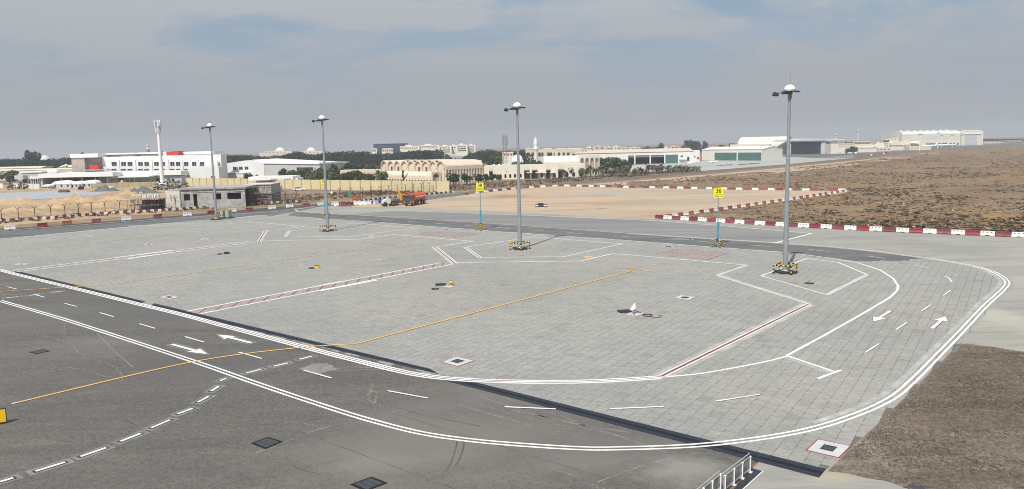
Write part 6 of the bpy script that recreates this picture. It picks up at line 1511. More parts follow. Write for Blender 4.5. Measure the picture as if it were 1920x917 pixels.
# J. blue glass office and white blocks
B = Site('glass_office', 'long blue glass office block above the dark forest', 'building', 700, 758, 900)
B.box('curtain_wall', 700, 758.5, 270.3, None, 0, 25, m_blueglass); B.box('roof_edge', 699.5, 759, 269.3, 270.6, -0.4, 25.4, m_dark)
for k in range(4): B.box('floor_band', 700.2, 758.3, 273.6 + k * 3.1, 274.0 + k * 3.1, -0.25, -0.01, m_glass)
for k in range(1, 10): B.box('mullion', 700 + 5.85 * k, 700.25 + 5.85 * k, 270.6, 286, -0.18, -0.012, m_glass)
for a, b in ((698, 708), (717.5, 737.5)):
    B.box('white_bay', a, b, 278.2, None, -5, -0.4, m_ivory)
    for k in range(int((b - a) // 4)): B.win(a + 1.3 + k * 4, a + 3.6 + k * 4, 280.3, 284, -5, mull=1, frame=m_ivory)
for a, b, pt, Y, lab in ((750, 786, 274.2, 880, 'white apartment block with stepped roof next to the glass office'), (786, 823, 272.0, 900, 'white apartment block with rooftop pavilions in the middle of the row'), (824, 846, 273.8, 860, 'white apartment block with dark window bands left of the gap'), (845.5, 857, 273.0, 875, 'narrow grey fronted block between two white blocks'), (856.5, 876, 271.3, 855, 'white apartment block with a roof mast'), (876.5, 891, 271.8, 865, 'white apartment block ending the row at right')):
    B = Site('apartment_block', lab, 'building', a, b, Y); B.box('wall', a, b, pt, None, 0, 16, m_ivory)
    B.box('roof_pavilion', a + (b - a) * .25, a + (b - a) * .6, pt - 2.2, pt + .1, 3, 10, m_ivory); B.box('end_pier', b - 1.2, b + 0.3, pt - 0.6, None, -0.6, -0.01, m_wroof); B.box('end_pier', a - 0.1, a + 1.0, pt - 0.6, None, -0.6, -0.01, m_wroof)
    n = max(2, int((b - a) / 4.5))
    for k in range(n):
        p0 = a + 1.6 + (b - a - 3.2) * k / n; p1 = a + 1.6 + (b - a - 3.2) * (k + 0.62) / n; B.win(p0, p1, pt + 2.6, pt + 4.4, 0, mull=0, frame=m_ivory, fw=0.15)
    if Y < 870:
        for q_ in (6.6, 10.4): B.win(a + 2, b - 2, pt + q_, pt + q_ + 1.7, 0, mull=3, frame=m_ivory, fw=0.15)
x, _ = at(861.5, 268, 858); t = thing('roof_aerial', 'thin aerial on the white apartment block', 'aerial', (x, 858 + 6, Zat(861.5, 271.4, 858))); MB().tube((0, 0, 0), (0, 0, 4.0), 0.12, n=5).build('rod', m_steel, t); MB().box((0, 0, 3.4), (1.6, 0.15, 0.5)).build('crossarm', m_steel, t)
B = Site('sports_hall', 'grey sheet roofed hall between forest and peach hall', 'building', 828, 866, 620)
zz0, zz1 = B.Z(846, 293), B.Z(846, 286.8); MB().prism([(-B.w / 2, 0), (B.w / 2, 0), (B.w / 2, zz0 - 0.5), (-B.w * .28, zz1), (-B.w / 2, zz1 - 1.5)], 0, 20).build('hall_body', m_roofgrey, B.t); B.box('eaves', 827.5, 866.5, 293, 294, -0.4, -0.01, m_gwall)
for k in range(3): B.win(834 + k * 9, 838 + k * 9, 296, 299, 0, mull=0, frame=m_gwall)

# K. pink town blocks on the skyline
town = [(1058, 1080, 278.4), (1080, 1097, 279.0), (1100, 1112, 275.6), (1112, 1136, 274.4), (1136, 1150, 275.6), (1150, 1164, 274.6), (1164, 1182, 276.4), (1182, 1201, 276.2), (1245, 1262, 276), (1256, 1274, 273.8)]
for i, (a, b, pt) in enumerate(town):
    B = Site('town_house', ['pink', 'cream', 'pale'][i % 3] + ' skyline town house behind the long hangar, %s from the left' % ['first', 'second', 'third', 'fourth', 'fifth', 'sixth', 'seventh', 'eighth', 'ninth', 'tenth'][i], 'house', a, b, 860 + (i % 3) * 20, 0, 'skyline town houses')
    m = [m_pink, m_tan, m_ivory][i % 3]; B.box('wall', a, b, pt, None, 0, 14, m); B.box('stair_head', a + (b - a) * .3, a + (b - a) * .55, pt - 1.5, pt + .1, 3, 7, m)
    for k in range(2): B.win(a + (b - a) * (.2 + .4 * k), a + (b - a) * (.4 + .4 * k), pt + 2, pt + 4.2, 0, mull=0, frame=m, fw=.15)

# L. long hangar with open bays
Yl = 540; B = Site('long_hangar', 'long low hangar with dark open bays and a pale tan roof', 'hangar', 1079, 1300, Yl)
zf = B.Z(1230, 284.8); xr = B.X(1300); xl = B.X(1178); x00 = B.X(1079)
fa = B.Z(1280, 289.6)
ops = [(1179.5, 1189), (1191.3, 1218), (1220, 1245.5), (1247.2, 1271)]
b = MB(); b.b(x00, B.X(1178), 0, 0.4, 0, zf); b.b(B.X(1271.3), xr, 0, 0.4, 0, zf); b.b(B.X(1178) + .001, B.X(1271.3) - .001, 0, 0.4, fa, zf)
b.build('front_wall', m_wwall, B.t)
for px in (1190.1, 1219, 1246.3): MB().b(B.X(px) - 0.4, B.X(px) + 0.4, -0.5, 0.2, 0, fa + .2).build('column', m_wroof, B.t)
for i, (a, c) in enumerate(ops):
    o = MB().b(B.X(a), B.X(c), 0.45, 0.6, fa - (1.4 if i < 3 else 7.5 if True else 0), fa) if i < 3 else MB().b(B.X(a), B.X(c), 0.1, 0.25, 0, fa)
    o.build('roller_door', m_green if i == 3 else m_steel, B.t)
MB().b(B.X(1178), B.X(1247), 8, 8.3, 0, fa).build('inner_dark', m_hangdark, B.t)
MB().b(x00, xr, 30, 30.3, 0, zf).build('rear_wall', m_wwall, B.t); MB().b(xr - .3, xr, 0.41, 29.9, 0, zf).build('side_wall', m_wwall, B.t)
za = B.Z(1240, 278.6)
MB().add([(x00 - 1, -0.5, zf), (xr + .5, -0.5, zf), (xr + .5, 30.5, zf), (x00 - 1, 30.5, zf), (x00 + 18, 15, za - .3), (xr + .5, 15, za)], [(0, 1, 5, 4), (1, 2, 5), (2, 3, 4, 5), (3, 0, 4)]).build('roof', mat('tan roof sheet', (0.60, 0.52, 0.42), 0.7, var=0.06, scale=.1), B.t)
B.win(1276, 1280.5, 291.5, 294.3, 0, mull=0, frame=m_wwall); B.win(1288.5, 1292.5, 294, 302, 0, mull=0, frame=m_gwall)
B.box('pipe_rack', 1273, 1287, 298.2, 299.6, -1.5, -0.01, m_tan)
B2 = Site('annex_block', 'white annex with a red panel between the two hangars', 'building', 1300, 1312, 560); B2.box('wall', 1300, 1312, 282, None, 0, 10, m_wwall); B2.box('red_panel', 1307, 1310.5, 294, 298.5, -0.2, -0.01, m_redbox); B2.win(1301.5, 1304, 293, 295, 0, mull=0, frame=m_wwall)

# M. hangar with two green doors
Yd = 556; xd = at(1429.5, 290, Yd)[0]
t = thing('green_door_hangar', 'white hangar with two wide green doors', 'hangar', (xd, Yd, 0), math.atan2(0.79, -0.61) - math.pi)
# local x to the right end along the front: front runs towards local -x ... outside is local -y
LU, LV = 54.0, 25.0; he = Zat(1429.5, 279.6, Yd); hd_ = 5.9
b = MB(); b.b(-LU, -42, 0, 0.4, 0, he); b.b(-0.8, 0, 0, 0.4, 0, he); b.b(-42 + .001, -0.801, 0, 0.4, hd_, he); b.b(-21.9, -20.9, -0.15, 0.45, 0, hd_ - .001); b.build('front_wall', m_hangar, t)
for x0, x1 in ((-41.9, -21.95), (-20.85, -0.85)):
    d = MB().b(x0, x1, 0.1, 0.3, 0, hd_ - .01).build('sliding_door', m_green, t)
    for k in range(1, 6): MB().b(x0 + 0.05, x1 - 0.05, 0.04, 0.099, hd_ * k / 6 - .05, hd_ * k / 6 + .05).build('door_rib', m_green, d)
MB().prism([(0.0, 0), (LV, 0), (LV, he), (LV / 2, he + 1.8), (0.0, he)], 0, 0.4).build('gable_wall', m_hangar, t, (0.02, 0.0, 0), R(90))
MB().b(-LU, 0, LV - .3, LV, 0, he).build('rear_wall', m_hangar, t)
MB().add([(-LU - .4, -0.4, he), (0.4, -0.4, he), (0.4, LV / 2, he + 1.9), (-LU - .4, LV / 2, he + 1.9), (0.4, LV + .4, he), (-LU - .4, LV + .4, he)], [(0, 1, 2, 3), (3, 2, 4, 5)]).build('roof', m_wroof, t)
MB().b(-LU, 0.2, -0.25, -0.01, he - 0.35, he - 0.1).build('gutter', m_gwall, t)

# N. arched hangar
Ya = 800; B = Site('arched_hangar', 'white barrel roofed hangar behind the green door hangar', 'hangar', 1384, 1468, Ya, R(-38))
w = 50.0; zt = B.Z(1430, 256.4); rr = 13.0; seg = 14; vs = []; b = MB()
for xx in (-w / 2, w / 2): vs += [(xx, rr - rr * math.cos(math.pi * k / seg), zt - 12.5 + 12.5 * math.sin(math.pi * k / seg)) for k in range(seg + 1)]
b.add(vs, [(k, seg + 1 + k, seg + 2 + k, k + 1) for k in range(seg)], 0, True); b.build('barrel_roof', m_hangar, B.t)
for xx in (-w / 2 + .3, w / 2 - .3): MB().add([(xx, rr - rr * math.cos(math.pi * k / seg), zt - 12.5 + 12.5 * math.sin(math.pi * k / seg)) for k in range(seg + 1)] + [(xx, 2 * rr, 0), (xx, 0, 0)], [tuple(range(seg + 3))]).build('end_wall', m_gwall, B.t)
MB().b(-w / 2, w / 2, -0.3, 0.3, 0, zt - 12.4).build('side_wall', m_hangar, B.t); MB().b(-w / 2 - 6, w / 2 - 14, -5, -0.31, 0, B.Z(1410, 270.3)).build('annex', m_hangar, B.t)
for px in (1403, 1420, 1440): MB().box(((px - 1421) * 0.8, 4.2, zt - 3.2), (1.6, 1.0, 1.0)).build('roof_vent', m_wroof, B.t)
for k in range(3): MB().b(w / 2 - .29, w / 2 - .1, 8 + k * 4, 10.5 + k * 4, zt - 6, zt - 3).build('end_window', m_hole, B.t)

# O. dark fronted hangar
Yo = 745; B = Site('open_hangar', 'grey hangar with a huge dark blue opening', 'hangar', 1476, 1580, Yo)
B.box('dark_door_sheet', 1484, 1539.5, 266.2, None, 1.0, 1.3, m_hangdark)  # solid sheet painted near-black in place of the shade inside
B.box('front_frame', 1476, 1483.6, 262.5, None, 0, 1.6, m_gwall); B.box('front_frame', 1539.9, 1548.5, 262.5, None, 0, 1.6, m_roofgrey); B.box('lintel', 1476, 1548.5, 262.5, 266.0, -0.3, 1.7, m_roofgrey)
z0, z1 = B.Z(1500, 264.6), B.Z(1530, 259.2)
MB().prism([(B.X(1474), z0), (B.X(1582), B.Z(1582, 262.5)), (B.X(1582), B.Z(1582, 261.2)), (B.X(1517), z1), (B.X(1474), z0 + .8)], -2, 40).build('roof', m_roofgrey, B.t)
b = MB(); xa, xb = B.X(1549), B.X(1563); zt = B.Z(1555, 264.5)
for k in range(4): b.tube((xa, 0.5, zt * k / 4), (xb, 0.5, zt * (k + 1) / 4), 0.2, n=4); b.tube((xb, 0.5, zt * k / 4), (xa, 0.5, zt * (k + 1) / 4), 0.2, n=4)
for xx in (xa, xb): b.tube((xx, 0.5, 0), (xx, 0.5, zt), 0.3, n=5)
b.build('truss', m_steel, B.t); B.box('rear_wall', 1549, 1578, 266, None, 26, 27, m_gwall)
for k in range(9): B.box('door_mullion', 1484 + 6.1 * k, 1484.3 + 6.1 * k, 266.4, None, 0.8, 0.98, m_hangdark)

# P. tan airport offices
B = Site('airport_office', 'cream block office beside the open hangar', 'building', 1557, 1603, 735); B.box('tower_block', 1557, 1571, 269.5, None, -1, 10, m_ivory); B.box('wall', 1571.2, 1601, 270.4, None, 0, 10, m_ivory); B.box('parapet', 1571, 1603, 269.2, 270.6, -.3, 10.3, m_ivory)
for k in range(9): B.win(1573 + k * 3, 1574.4 + k * 3, 273.6, 274.9, 0, mull=0, frame=m_ivory, fw=.12)
B = Site('airport_office', 'tan terminal wing with a swept white roof end', 'building', 1601, 1650, 770); B.box('wall', 1602, 1640, 266.2, None, 3, 16, m_tan); B.box('roof', 1601, 1642, 265.2, 266.4, 2, 17, m_tan); B.box('front_wing', 1606, 1640, 275.2, None, -4, 2.9, m_ivory)
for k in range(6): B.win(1605 + k * 5, 1608 + k * 5, 268.3, 270, 3, mull=0, frame=m_tan, fw=.12)
MB().prism([(B.X(1606), B.Z(1606, 275)), (B.X(1630), B.Z(1630, 273.3)), (B.X(1637), B.Z(1637, 270.5)), (B.X(1641), B.Z(1641, 265.5)), (B.X(1643.5), B.Z(1643, 265.5)), (B.X(1640), B.Z(1640, 274.5)), (B.X(1632), B.Z(1632, 277)), (B.X(1606), B.Z(1606, 277))], -4.6, -4.05).build('swept_fin', m_wroof, B.t)
B = Site('airport_office', 'low tan office between terminal wing and control tower', 'building', 1641, 1671, 790); B.box('wall', 1641, 1671, 276.5, None, 0, 12, m_tan); B.box('upper_wall', 1649, 1662, 267.5, None, 4, 11.9, m_ivory)
for k in range(4): B.win(1644 + k * 7, 1647 + k * 7, 279, 281, 0, mull=0, frame=m_tan, fw=.12)
B = Site('control_tower', 'short white control tower with a wide cap', 'tower', 1658, 1669, 800); B.box('shaft', 1660.5, 1667, 265.5, None, 0, 4, m_ivory); B.box('cab', 1660, 1667.5, 263.0, 265.4, -0.4, 4.4, m_glass); B.box('cap', 1658, 1670, 260.6, 262.9, -1.6, 5.6, m_ivory)
for k in range(3): B.win(1662, 1664, 268 + k * 3, 270 + k * 3, 0, mull=0, frame=m_ivory, fw=.1)
B = Site('round_roof_office', 'cream office with a row of dark windows and curved roof', 'building', 1668, 1734, 830)
zz = B.Z(1690, 271.2); MB().prism([(B.X(1668), 0), (B.X(1734), 0), (B.X(1734), B.Z(1734, 274)), (B.X(1700), B.Z(1700, 265)), (B.X(1673), B.Z(1673, 265.2)), (B.X(1669), B.Z(1669, 268.5))], 0, 14).build('wall', m_ivory, B.t)
for k in range(6): B.win(1669.8 + k * 4.9, 1672.6 + k * 4.9, 272, 274.6, 0, mull=0, frame=m_ivory, fw=.12)
for k in range(3): B.win(1698 + k * 4.6, 1700.8 + k * 4.6, 271, 273, 0, mull=0, frame=m_ivory, fw=.12)
B.box('front_wall', 1694, 1735, 273.8, None, -12, -0.6, m_tan); MB().lathe((B.X(1714), -0.1, B.Z(1714, 268.5)), [(5.5, 0), (5, 1), (3, 2), (0, 2.4)], 14).build('dome', m_ivory, B.t)

# Q. the big arched hangar
Yq = 1090; B = Site('great_hangar', 'great cream hangar with a curved roof on the right skyline', 'hangar', 1690, 1838, Yq)
xe = B.X(1798); zt = B.Z(1790, 244.0)
def gprof(x0, x1, k=1.0):
    w = x1 - x0
    return [(x0, 0), (x1, 0), (x1, zt * .80), (x1 - w * .03, zt * .9), (x1 - w * .12, zt * .97), (x1 - w * .35, zt), (x0 + w * .35, zt), (x0 + w * .12, zt * .97), (x0 + w * .03, zt * .9), (x0, zt * .80)]
sd_ = [(0, 0), (60, 0), (60, zt * .8), (58, zt * .92), (50, zt * .985), (30, zt), (10, zt * .985), (2.5, zt * .92), (0, zt * .80)]
MB().prism(sd_, 0, xe - B.X(1690)).build('long_body', m_hangar, B.t, (xe, 0, 0), R(90))
fr = MB().prism(gprof(xe + .05, B.X(1838)), -4, 3); fr.build('front_block', m_hangar, B.t)
B.box('door_panel', 1806, 1829, 252, None, -4.4, -4.01, m_gwall); B.box('door_head', 1799.5, 1836, 250.2, 251.8, -5, -4.02, m_wroof)
for k in range(1, 6): MB().b(B.X(1806 + 3.83 * k) - .15, B.X(1806 + 3.83 * k) + .15, -4.6, -4.41, 0, B.Z(1818, 252.3)).build('door_seam', m_roofgrey, B.t)
B.box('blue_band', 1736, 1797, 268.3, 272.3, -0.5, -0.05, m_blueglass)
for k in range(3): MB().b(B.X(1691), xe - 1, -0.3, -0.02, zt * (.5 + .12 * k), zt * (.5 + .12 * k) + .3).build('cladding_seam', m_wroof, B.t)
for k in range(8): MB().box((B.X(1702 + k * 12.4), 22, zt + .5), (2.2, 2.2, 1.6)).build('roof_vent', m_wroof, B.t)
B.box('stair_block', 1672, 1689.5, 258.2, None, 6, 20, m_ivory)
for a in (1674.5, 1681.5): B.win(a, a + 2.6, 260, 261.6, 6, mull=0, frame=m_ivory, fw=.15)

# R. far terminal strips on the right
for a, b, pt, lab in ((1846, 1916, 264.8, 'long pale far terminal at the right edge'), (1880, 1945, 266.6, 'second pale far terminal strip cut by the right edge')):
    B = Site('far_terminal', lab, 'building', a, b, 1250); B.box('wall', a, b, pt, None, 0, 20, m_ivory); B.box('roof', a - .5, b + .5, pt - .7, pt + .1, -1, 21, m_roofgrey)
    for k in range(7): B.win(a + 3 + k * 9, a + 8 + k * 9, pt + 1, pt + 2, 0, mull=0, frame=m_ivory, fw=.15)
def apron_light(px, ptop, Y, label):
    x, _ = at(px, 260, Y); h = Zat(px, ptop, Y); t = thing('far_light_mast', label, 'light mast', (x, Y, 0), 0, 'far apron light masts')
    MB().tube((0, 0, 0), (0, 0, h), 0.5, 0.3, 7).build('pole', m_wroof, t); MB().box((0, 0, h), (3.6, 1.6, 0.6)).build('head_frame', m_steel, t)
    for k in (-1, 0, 1): MB().box((k * 1.2, -0.9, h + .5), (0.8, 0.4, 0.7)).build('lamp', m_bwhite, t)
for px, pt, Y, lab in ((1608.6, 246, 800, 'tallest far light mast above the tan terminal wing'), (1725, 252, 790, 'far light mast before the curved roof office'), (1759, 249.5, 900, 'far light mast before the great hangar, left'), (1765.5, 254, 980, 'far light mast before the great hangar, middle'), (1786, 254, 980, 'far light mast before the great hangar, right'), (1567.5, 253.5, 760, 'far light mast behind the open hangar roof')): apron_light(px, pt, Y, lab)
def aircraft(px, py, Y, label, rz, s=1.0, group='parked aircraft'):
    x, _ = at(px, py, Y); t = thing('parked_aircraft', label, 'aircraft', (x, Y, 0), rz, group); t.scale = (s, s, s)
    b = MB(); pr = [(-10, 0.2, 2.9), (-8.5, 0.9, 2.6), (-5, 1.3, 2.4), (5, 1.3, 2.4), (8, 1.0, 2.6), (10, 0.3, 3.0)]
    for (a, ra, za), (c, rc, zc2) in zip(pr[:-1], pr[1:]): b.tube((a, 0, za), (c, 0, zc2), ra, rc, 12)
    b.build('fuselage', m_wroof, t)
    for s_ in (-1, 1):
        MB().slab([(1.5, s_ * 1.0), (-0.5, s_ * 9.5), (-1.6, s_ * 9.5), (-2, s_ * 1.0)], 1.9, 2.1).build('wing', m_gwall, t)
        MB().tube((1.6, s_ * 3.4, 1.35), (-0.6, s_ * 3.4, 1.35), 0.6, 0.5, 10).build('engine', m_steel, t)
        MB().slab([(-7.6, s_ * 0.5), (-9, s_ * 3.4), (-9.8, s_ * 3.4), (-9.4, s_ * 0.5)], 3.0, 3.1).build('tailplane', m_gwall, t)
    MB().prism([(-6.6, 3.4), (-8.6, 7.0), (-9.9, 7.0), (-9.3, 3.2)], -0.15, 0.15).build('tail_fin', m_wroof, t)
    for a, s_ in ((6.5, 0), (-0.8, 1.6), (-0.8, -1.6)): MB().tube((a, s_, 0), (a, s_, 2.2), 0.2, n=6).build('landing_gear', m_dark, t)
aircraft(1742, 272, 960, 'white aircraft with its fin before the blue band', R(170)); aircraft(1768, 272, 985, 'white aircraft parked below the great hangar', R(195)); aircraft(1784, 272, 1000, 'white aircraft nearest to the great hangar door', R(200))
aircraft(1296, 303, 505, 'small white aircraft parked beside the long hangar', R(200), 0.3); aircraft(1337, 300, 530, 'small white aircraft before the first green door', R(160), 0.3)
for i, (px, py, lab) in enumerate(((1524, 287, 'white car before the open hangar'), (1533, 286.8, 'grey car before the open hangar right side'), (1551, 286.4, 'white car beside the truss'), (1592, 285, 'dark car with red roof near the office trees'))):
    x, y = G(px, py + 1); t = thing('parked_car', lab, 'car', (x, min(y, 700), 0.03), R(10 + 30 * i), 'cars on the far apron'); car(t, [m_bwhite, m_gwall, m_bwhite, m_machgrey][i]); t.scale = (1.15, 1.15, 1.15)
for px, py, lab in ((1632, 293.5, 'small red and white marker boards beside the taxiway'), (1655.5, 290.8, 'red and white checked marker beside the taxiway end')):
    x, y = G(px, py); t = thing('runway_marker', lab, 'marker', (x, y, 0))
    for k in range(2): MB().b(-1.3 + 1.35 * k, 0.0 + 1.35 * k, -0.1, 0.1, 0.7, 2.0).build('board', m_redbox if k == 0 else m_bwhite, t)
    for s in (-1, 1): MB().tube((s * 0.9, 0, 0), (s * 0.9, 0, 0.7), 0.08, n=5).build('leg', m_dark, t)
# small signs behind the second mast
x, y = G(656.3, 379.5); t = thing('green_sign', 'small green sign on a thin post behind the stored barriers', 'sign', (x, y, 0)); MB().tube((0, 0, 0), (0, 0, 2.6), 0.05, n=6).build('post', m_galv, t); MB().b(-0.55, 0.55, -0.08, -0.03, 2.2, 2.9).build('panel', m_greensign, t)
x, y = G(622.5, 375.5); t = thing('round_sign', 'white round topped road sign near the fence gap', 'sign', (x, y, 0)); MB().tube((0, 0, 0), (0, 0, 2.3), 0.05, n=6).build('post', m_galv, t); MB().tube((0, -0.06, 2.4), (0, -0.1, 2.4), 0.36, n=14).build('disc', m_bwhite, t)
x, y = G(571.5, 380); t = thing('square_sign', 'grey square sign on a post at the kerb end', 'sign', (x, y, 0)); MB().tube((0, 0, 0), (0, 0, 2.2), 0.05, n=6).build('post', m_galv, t); MB().b(-0.45, 0.45, -0.08, -0.03, 1.9, 2.8).build('panel', m_steel, t)
x, y = G(788, 358.8); t = thing('round_sign', 'white and red small sign behind the tanker', 'sign', (x, y, 0)); MB().tube((0, 0, 0), (0, 0, 2.0), 0.05, n=6).build('post', m_galv, t); MB().tube((0, -0.06, 2.2), (0, -0.1, 2.2), 0.33, n=14).build('disc', m_bwhite, t)
x, y = G(668.5, 374.6); t = thing('orange_bin', 'orange red crate standing at the black and white kerb', 'crate', (x, y, 0)); MB().b(-1.2, 1.2, -0.6, 0.6, 0.1, 1.15).build('body', m_borange, t); MB().b(-1.3, 1.3, -0.7, 0.7, 1.15, 1.25).build('lid', m_redbox, t)
x, y = G(820.5, 359.5); t = thing('steel_gate', 'pair of corrugated steel sheets leaning on the far fence', 'gate', (x, y, 0))
for k in range(8): MB().b(-1.5 + k * 0.4, -1.15 + k * 0.4, -0.12 + 0.04 * (k % 2), 0.0, 0.1, 2.0).build('sheet_rib', m_galv, t)

# ------------------------------------------------------------------ sand heaps
def heap(px0, px1, pbase, ptop, label, m, seed, dep=0.6, name='sand_heap', hm=None):
    c = (px0 + px1) / 2; x0, y0 = G(px0, pbase); x1 = at(px1, pbase, y0)[0]; h = max(0.5, at(c, ptop, y0 + (x1 - x0) * dep * .5)[1])
    if hm: h = hm
    rx, ry = (x1 - x0) / 2, (x1 - x0) / 2 * dep; nx, ny = 48, 26; b = MB(); vs = []; rq = random.Random(seed); pk = [(rq.uniform(-.12, .12), 0, .36, .5, 1.0), (rq.uniform(-.6, -.35), rq.uniform(-.3, .3), .28, .45, .72), (rq.uniform(.35, .6), rq.uniform(-.3, .3), .28, .45, .66)]
    for j in range(ny):
        for i in range(nx):
            u, v = -1 + 2 * i / (nx - 1), -1 + 2 * j / (ny - 1)
            p = Vector((u * 3 + seed * 7.3, v * 3, seed))
            k = max(math.exp(-((u - uc) / wu) ** 2 - ((v - vc) / wv) ** 2) * hk for uc, vc, wu, wv, hk in pk)
            e = max(0.0, 1 - max(abs(u), abs(v)) ** 3); k *= e; k = k * (0.8 + 0.4 * mnoise.noise(p * 1.9 + Vector((3, 1, 0))))
            z = h * (k * (0.92 + 0.22 * mnoise.noise(p * 1.3)) + 0.22 * e * abs(mnoise.noise(p * 2.2)) - 0.02)
            if e <= 0.001: z = -0.05
            vs.append((u * rx, v * ry, max(-0.05, z)))
    fs = [(j * nx + i, j * nx + i + 1, (j + 1) * nx + i + 1, (j + 1) * nx + i) for j in range(ny - 1) for i in range(nx - 1)]
    b.add(vs, fs, 0, True); o = b.build(name, m, None, ((x0 + x1) / 2, y0 + ry, 0.01)); return tag(o, label, 'heap', 'heaps on the building site')
for hi, (a, b, pb, hm, dp, lab) in enumerate(((-60, 75, 402, 1.7, .7, 'low tan sand heap cut by the left edge'), (30, 150, 395, 2.3, .7, 'wide tan sand heap left of centre in the heap field'), (115, 250, 392, 2.2, .6, 'wide tan sand heap beside the dark scaffold'), (60, 190, 382, 2.9, .6, 'tallest tan sand heap in the middle of the heap field'), (150, 262, 380, 2.5, .6, 'tan sand heap behind the one by the scaffold'), (-60, 80, 386, 2.2, .6, 'far tan sand heap at the left edge'), (70, 120, 403, 0.9, .6, 'small sand heap close to the site fence'), (165, 215, 398.5, 0.8, .6, 'small sand heap right at the site fence'))):
    heap(a, b, pb, 370, lab, m_heap, hi + 1, dp, hm=hm)
heap(160, 215, 360, 344.5, 'grey gravel heap before the site wall', m_gravel, 5, 0.6)
heap(215, 300, 364, 348, 'long grey gravel heap behind the dark scaffold', m_gravel, 6, 0.5)
heap(205, 262, 366, 355.5, 'small tan heap before the gravel', m_heap, 7, 0.6)
heap(208, 242, 349, 336.5, 'pointed sand heap against the shed', m_heap, 8, 0.6)
heap(380, 520, 343.5, 329.5, 'long sand bank behind the cream wall', m_heap, 9, 0.4)
tarp = sheet('membrane_sheet', [(-80, 381), (-80, 366), (40, 360.5), (130, 357.5), (200, 361), (170, 368), (60, 374)], 0.03, m_tarp)
x, y = G(153, 367.5); t = thing('site_generator', 'small black generator box on the sand heap crest', 'generator', (x, y, 2.4)); MB().b(-0.8, 0.8, -0.5, 0.5, 0, 1.1).build('case', m_black, t); MB().tube((0.4, 0, 1.1), (0.4, 0, 1.5), 0.07, n=6).build('exhaust', m_dark, t)
def rubble(px0, px1, pb, pt, n, label):
    x0, y0 = G(px0, pb); x1 = at(px1, pb, y0)[0]; h = at((px0 + px1) / 2, pt, y0)[1]; b = MB()
    for _ in range(n):
        s = random.uniform(.4, 1.4); X = random.uniform(0, x1 - x0); b.box((X, random.uniform(0, 3), random.uniform(0.2, h) * (1 - abs(X / (x1 - x0) - .5))), (s, random.uniform(.1, .8), random.uniform(.1, .7)), random.uniform(0, 3), random.randrange(3))
    o = b.build('scrap_heap', [m_steel, m_gravel, m_hole], None, (x0, y0, 0)); tag(o, label, 'scrap heap')
rubble(285, 352, 357, 334, 150, 'tangled heap of grey site scrap below the monopole')
rubble(12, 50, 356, 340, 60, 'dark timber and scrap stack at the far left gate')

rq = random.Random(23)
for i, (px, py, lab) in enumerate(((95, 352, 'grey pipe stack left of the gravel heap'), (118, 361, 'rusty steel bundle on the sand near the membrane'), (232, 381, 'timber stack left of the dark scaffold'), (203, 354.5, 'pale pipe stack before the gravel heap'))):
    x, y = G(px, py); t = thing('pipe_stack' if 'pipe' in lab else 'material_stack', lab, 'stack', (x, y, 0.02), rq.uniform(-.4, .4))
    m_ = [m_gwall, m_scaf, m_ply, m_blocklt][i]
    for r_ in range(3):
        for c_ in range(4 - r_): MB().tube((-2.2, (c_ + r_ * .5) * 0.42, 0.2 + r_ * .36), (2.2 + rq.uniform(-.3, .3), (c_ + r_ * .5) * 0.42, 0.2 + r_ * .36), 0.2, n=8).build('bar', m_, t)
# ------------------------------------------------------------------ trees
def leaf_cards(b, c, rad, n, size, rng, mi=0, flat=1.0):
    """many small leaf faces through a clump's volume"""
    for _ in range(n):
        d = Vector(rng.normal(0, 1, 3)); d.normalize(); r = rad * (rng.uniform(0.45, 1.0) ** 0.5)
        p = Vector(c) + Vector((d.x * r, d.y * r, d.z * r * flat)); s = size * rng.uniform(0.6, 1.3)
        u = Vector(rng.normal(0, 1, 3)).normalized(); v = u.cross(Vector(rng.normal(0, 1, 3))).normalized()
        b.add([p - u * s - v * s * .6, p + u * s - v * s * .6, p + u * s * .8 + v * s * .6, p - u * s * .8 + v * s * .6], [(0, 1, 2, 3)], mi)
def crown_mesh(seed, m, flat=0.75, clumps=16, per=70, size=0.085, name='crown', cone=False):
    rng = np.random.RandomState(seed); b = MB()
    for k in range(clumps):
        a = rng.uniform(0, 6.283); r = 0.62 * math.sqrt(rng.uniform(0, 1)); z = rng.uniform(-0.75, 0.78) * (1 - 0.55 * r)
        if cone: z = rng.uniform(-0.9, 0.95); r *= (1 - (z + 0.9) / 2.0)
        leaf_cards(b, (r * math.cos(a), r * math.sin(a), z * flat), rng.uniform(0.22, 0.42) * (0.8 if cone else 1), per, size, rng, 0, 0.8)
    return b.mesh(name, m)
def trunk_mesh(seed, name='trunk'):
    rng = np.random.RandomState(seed + 50); b = MB().tube((0, 0, 0), (0.02, 0, 0.45), 0.055, 0.04, 7)
    for k in range(5):
        a = rng.uniform(0, 6.28); b.tube((0.02, 0, rng.uniform(.3, .45)), (0.35 * math.cos(a), 0.35 * math.sin(a), rng.uniform(.6, .85)), 0.03, 0.012, 5)
    return b.mesh(name, m_bark)
CROWNS = {'g': [crown_mesh(i, m_leaf) for i in range(3)], 'd': [crown_mesh(10 + i, m_leafdk) for i in range(3)], 'y': [crown_mesh(20, m_leafyel)], 'c': [crown_mesh(30, m_leafdk, 1.0, 14, 60, 0.08, cone=True)]}
TRUNKS = [trunk_mesh(i) for i in range(3)]
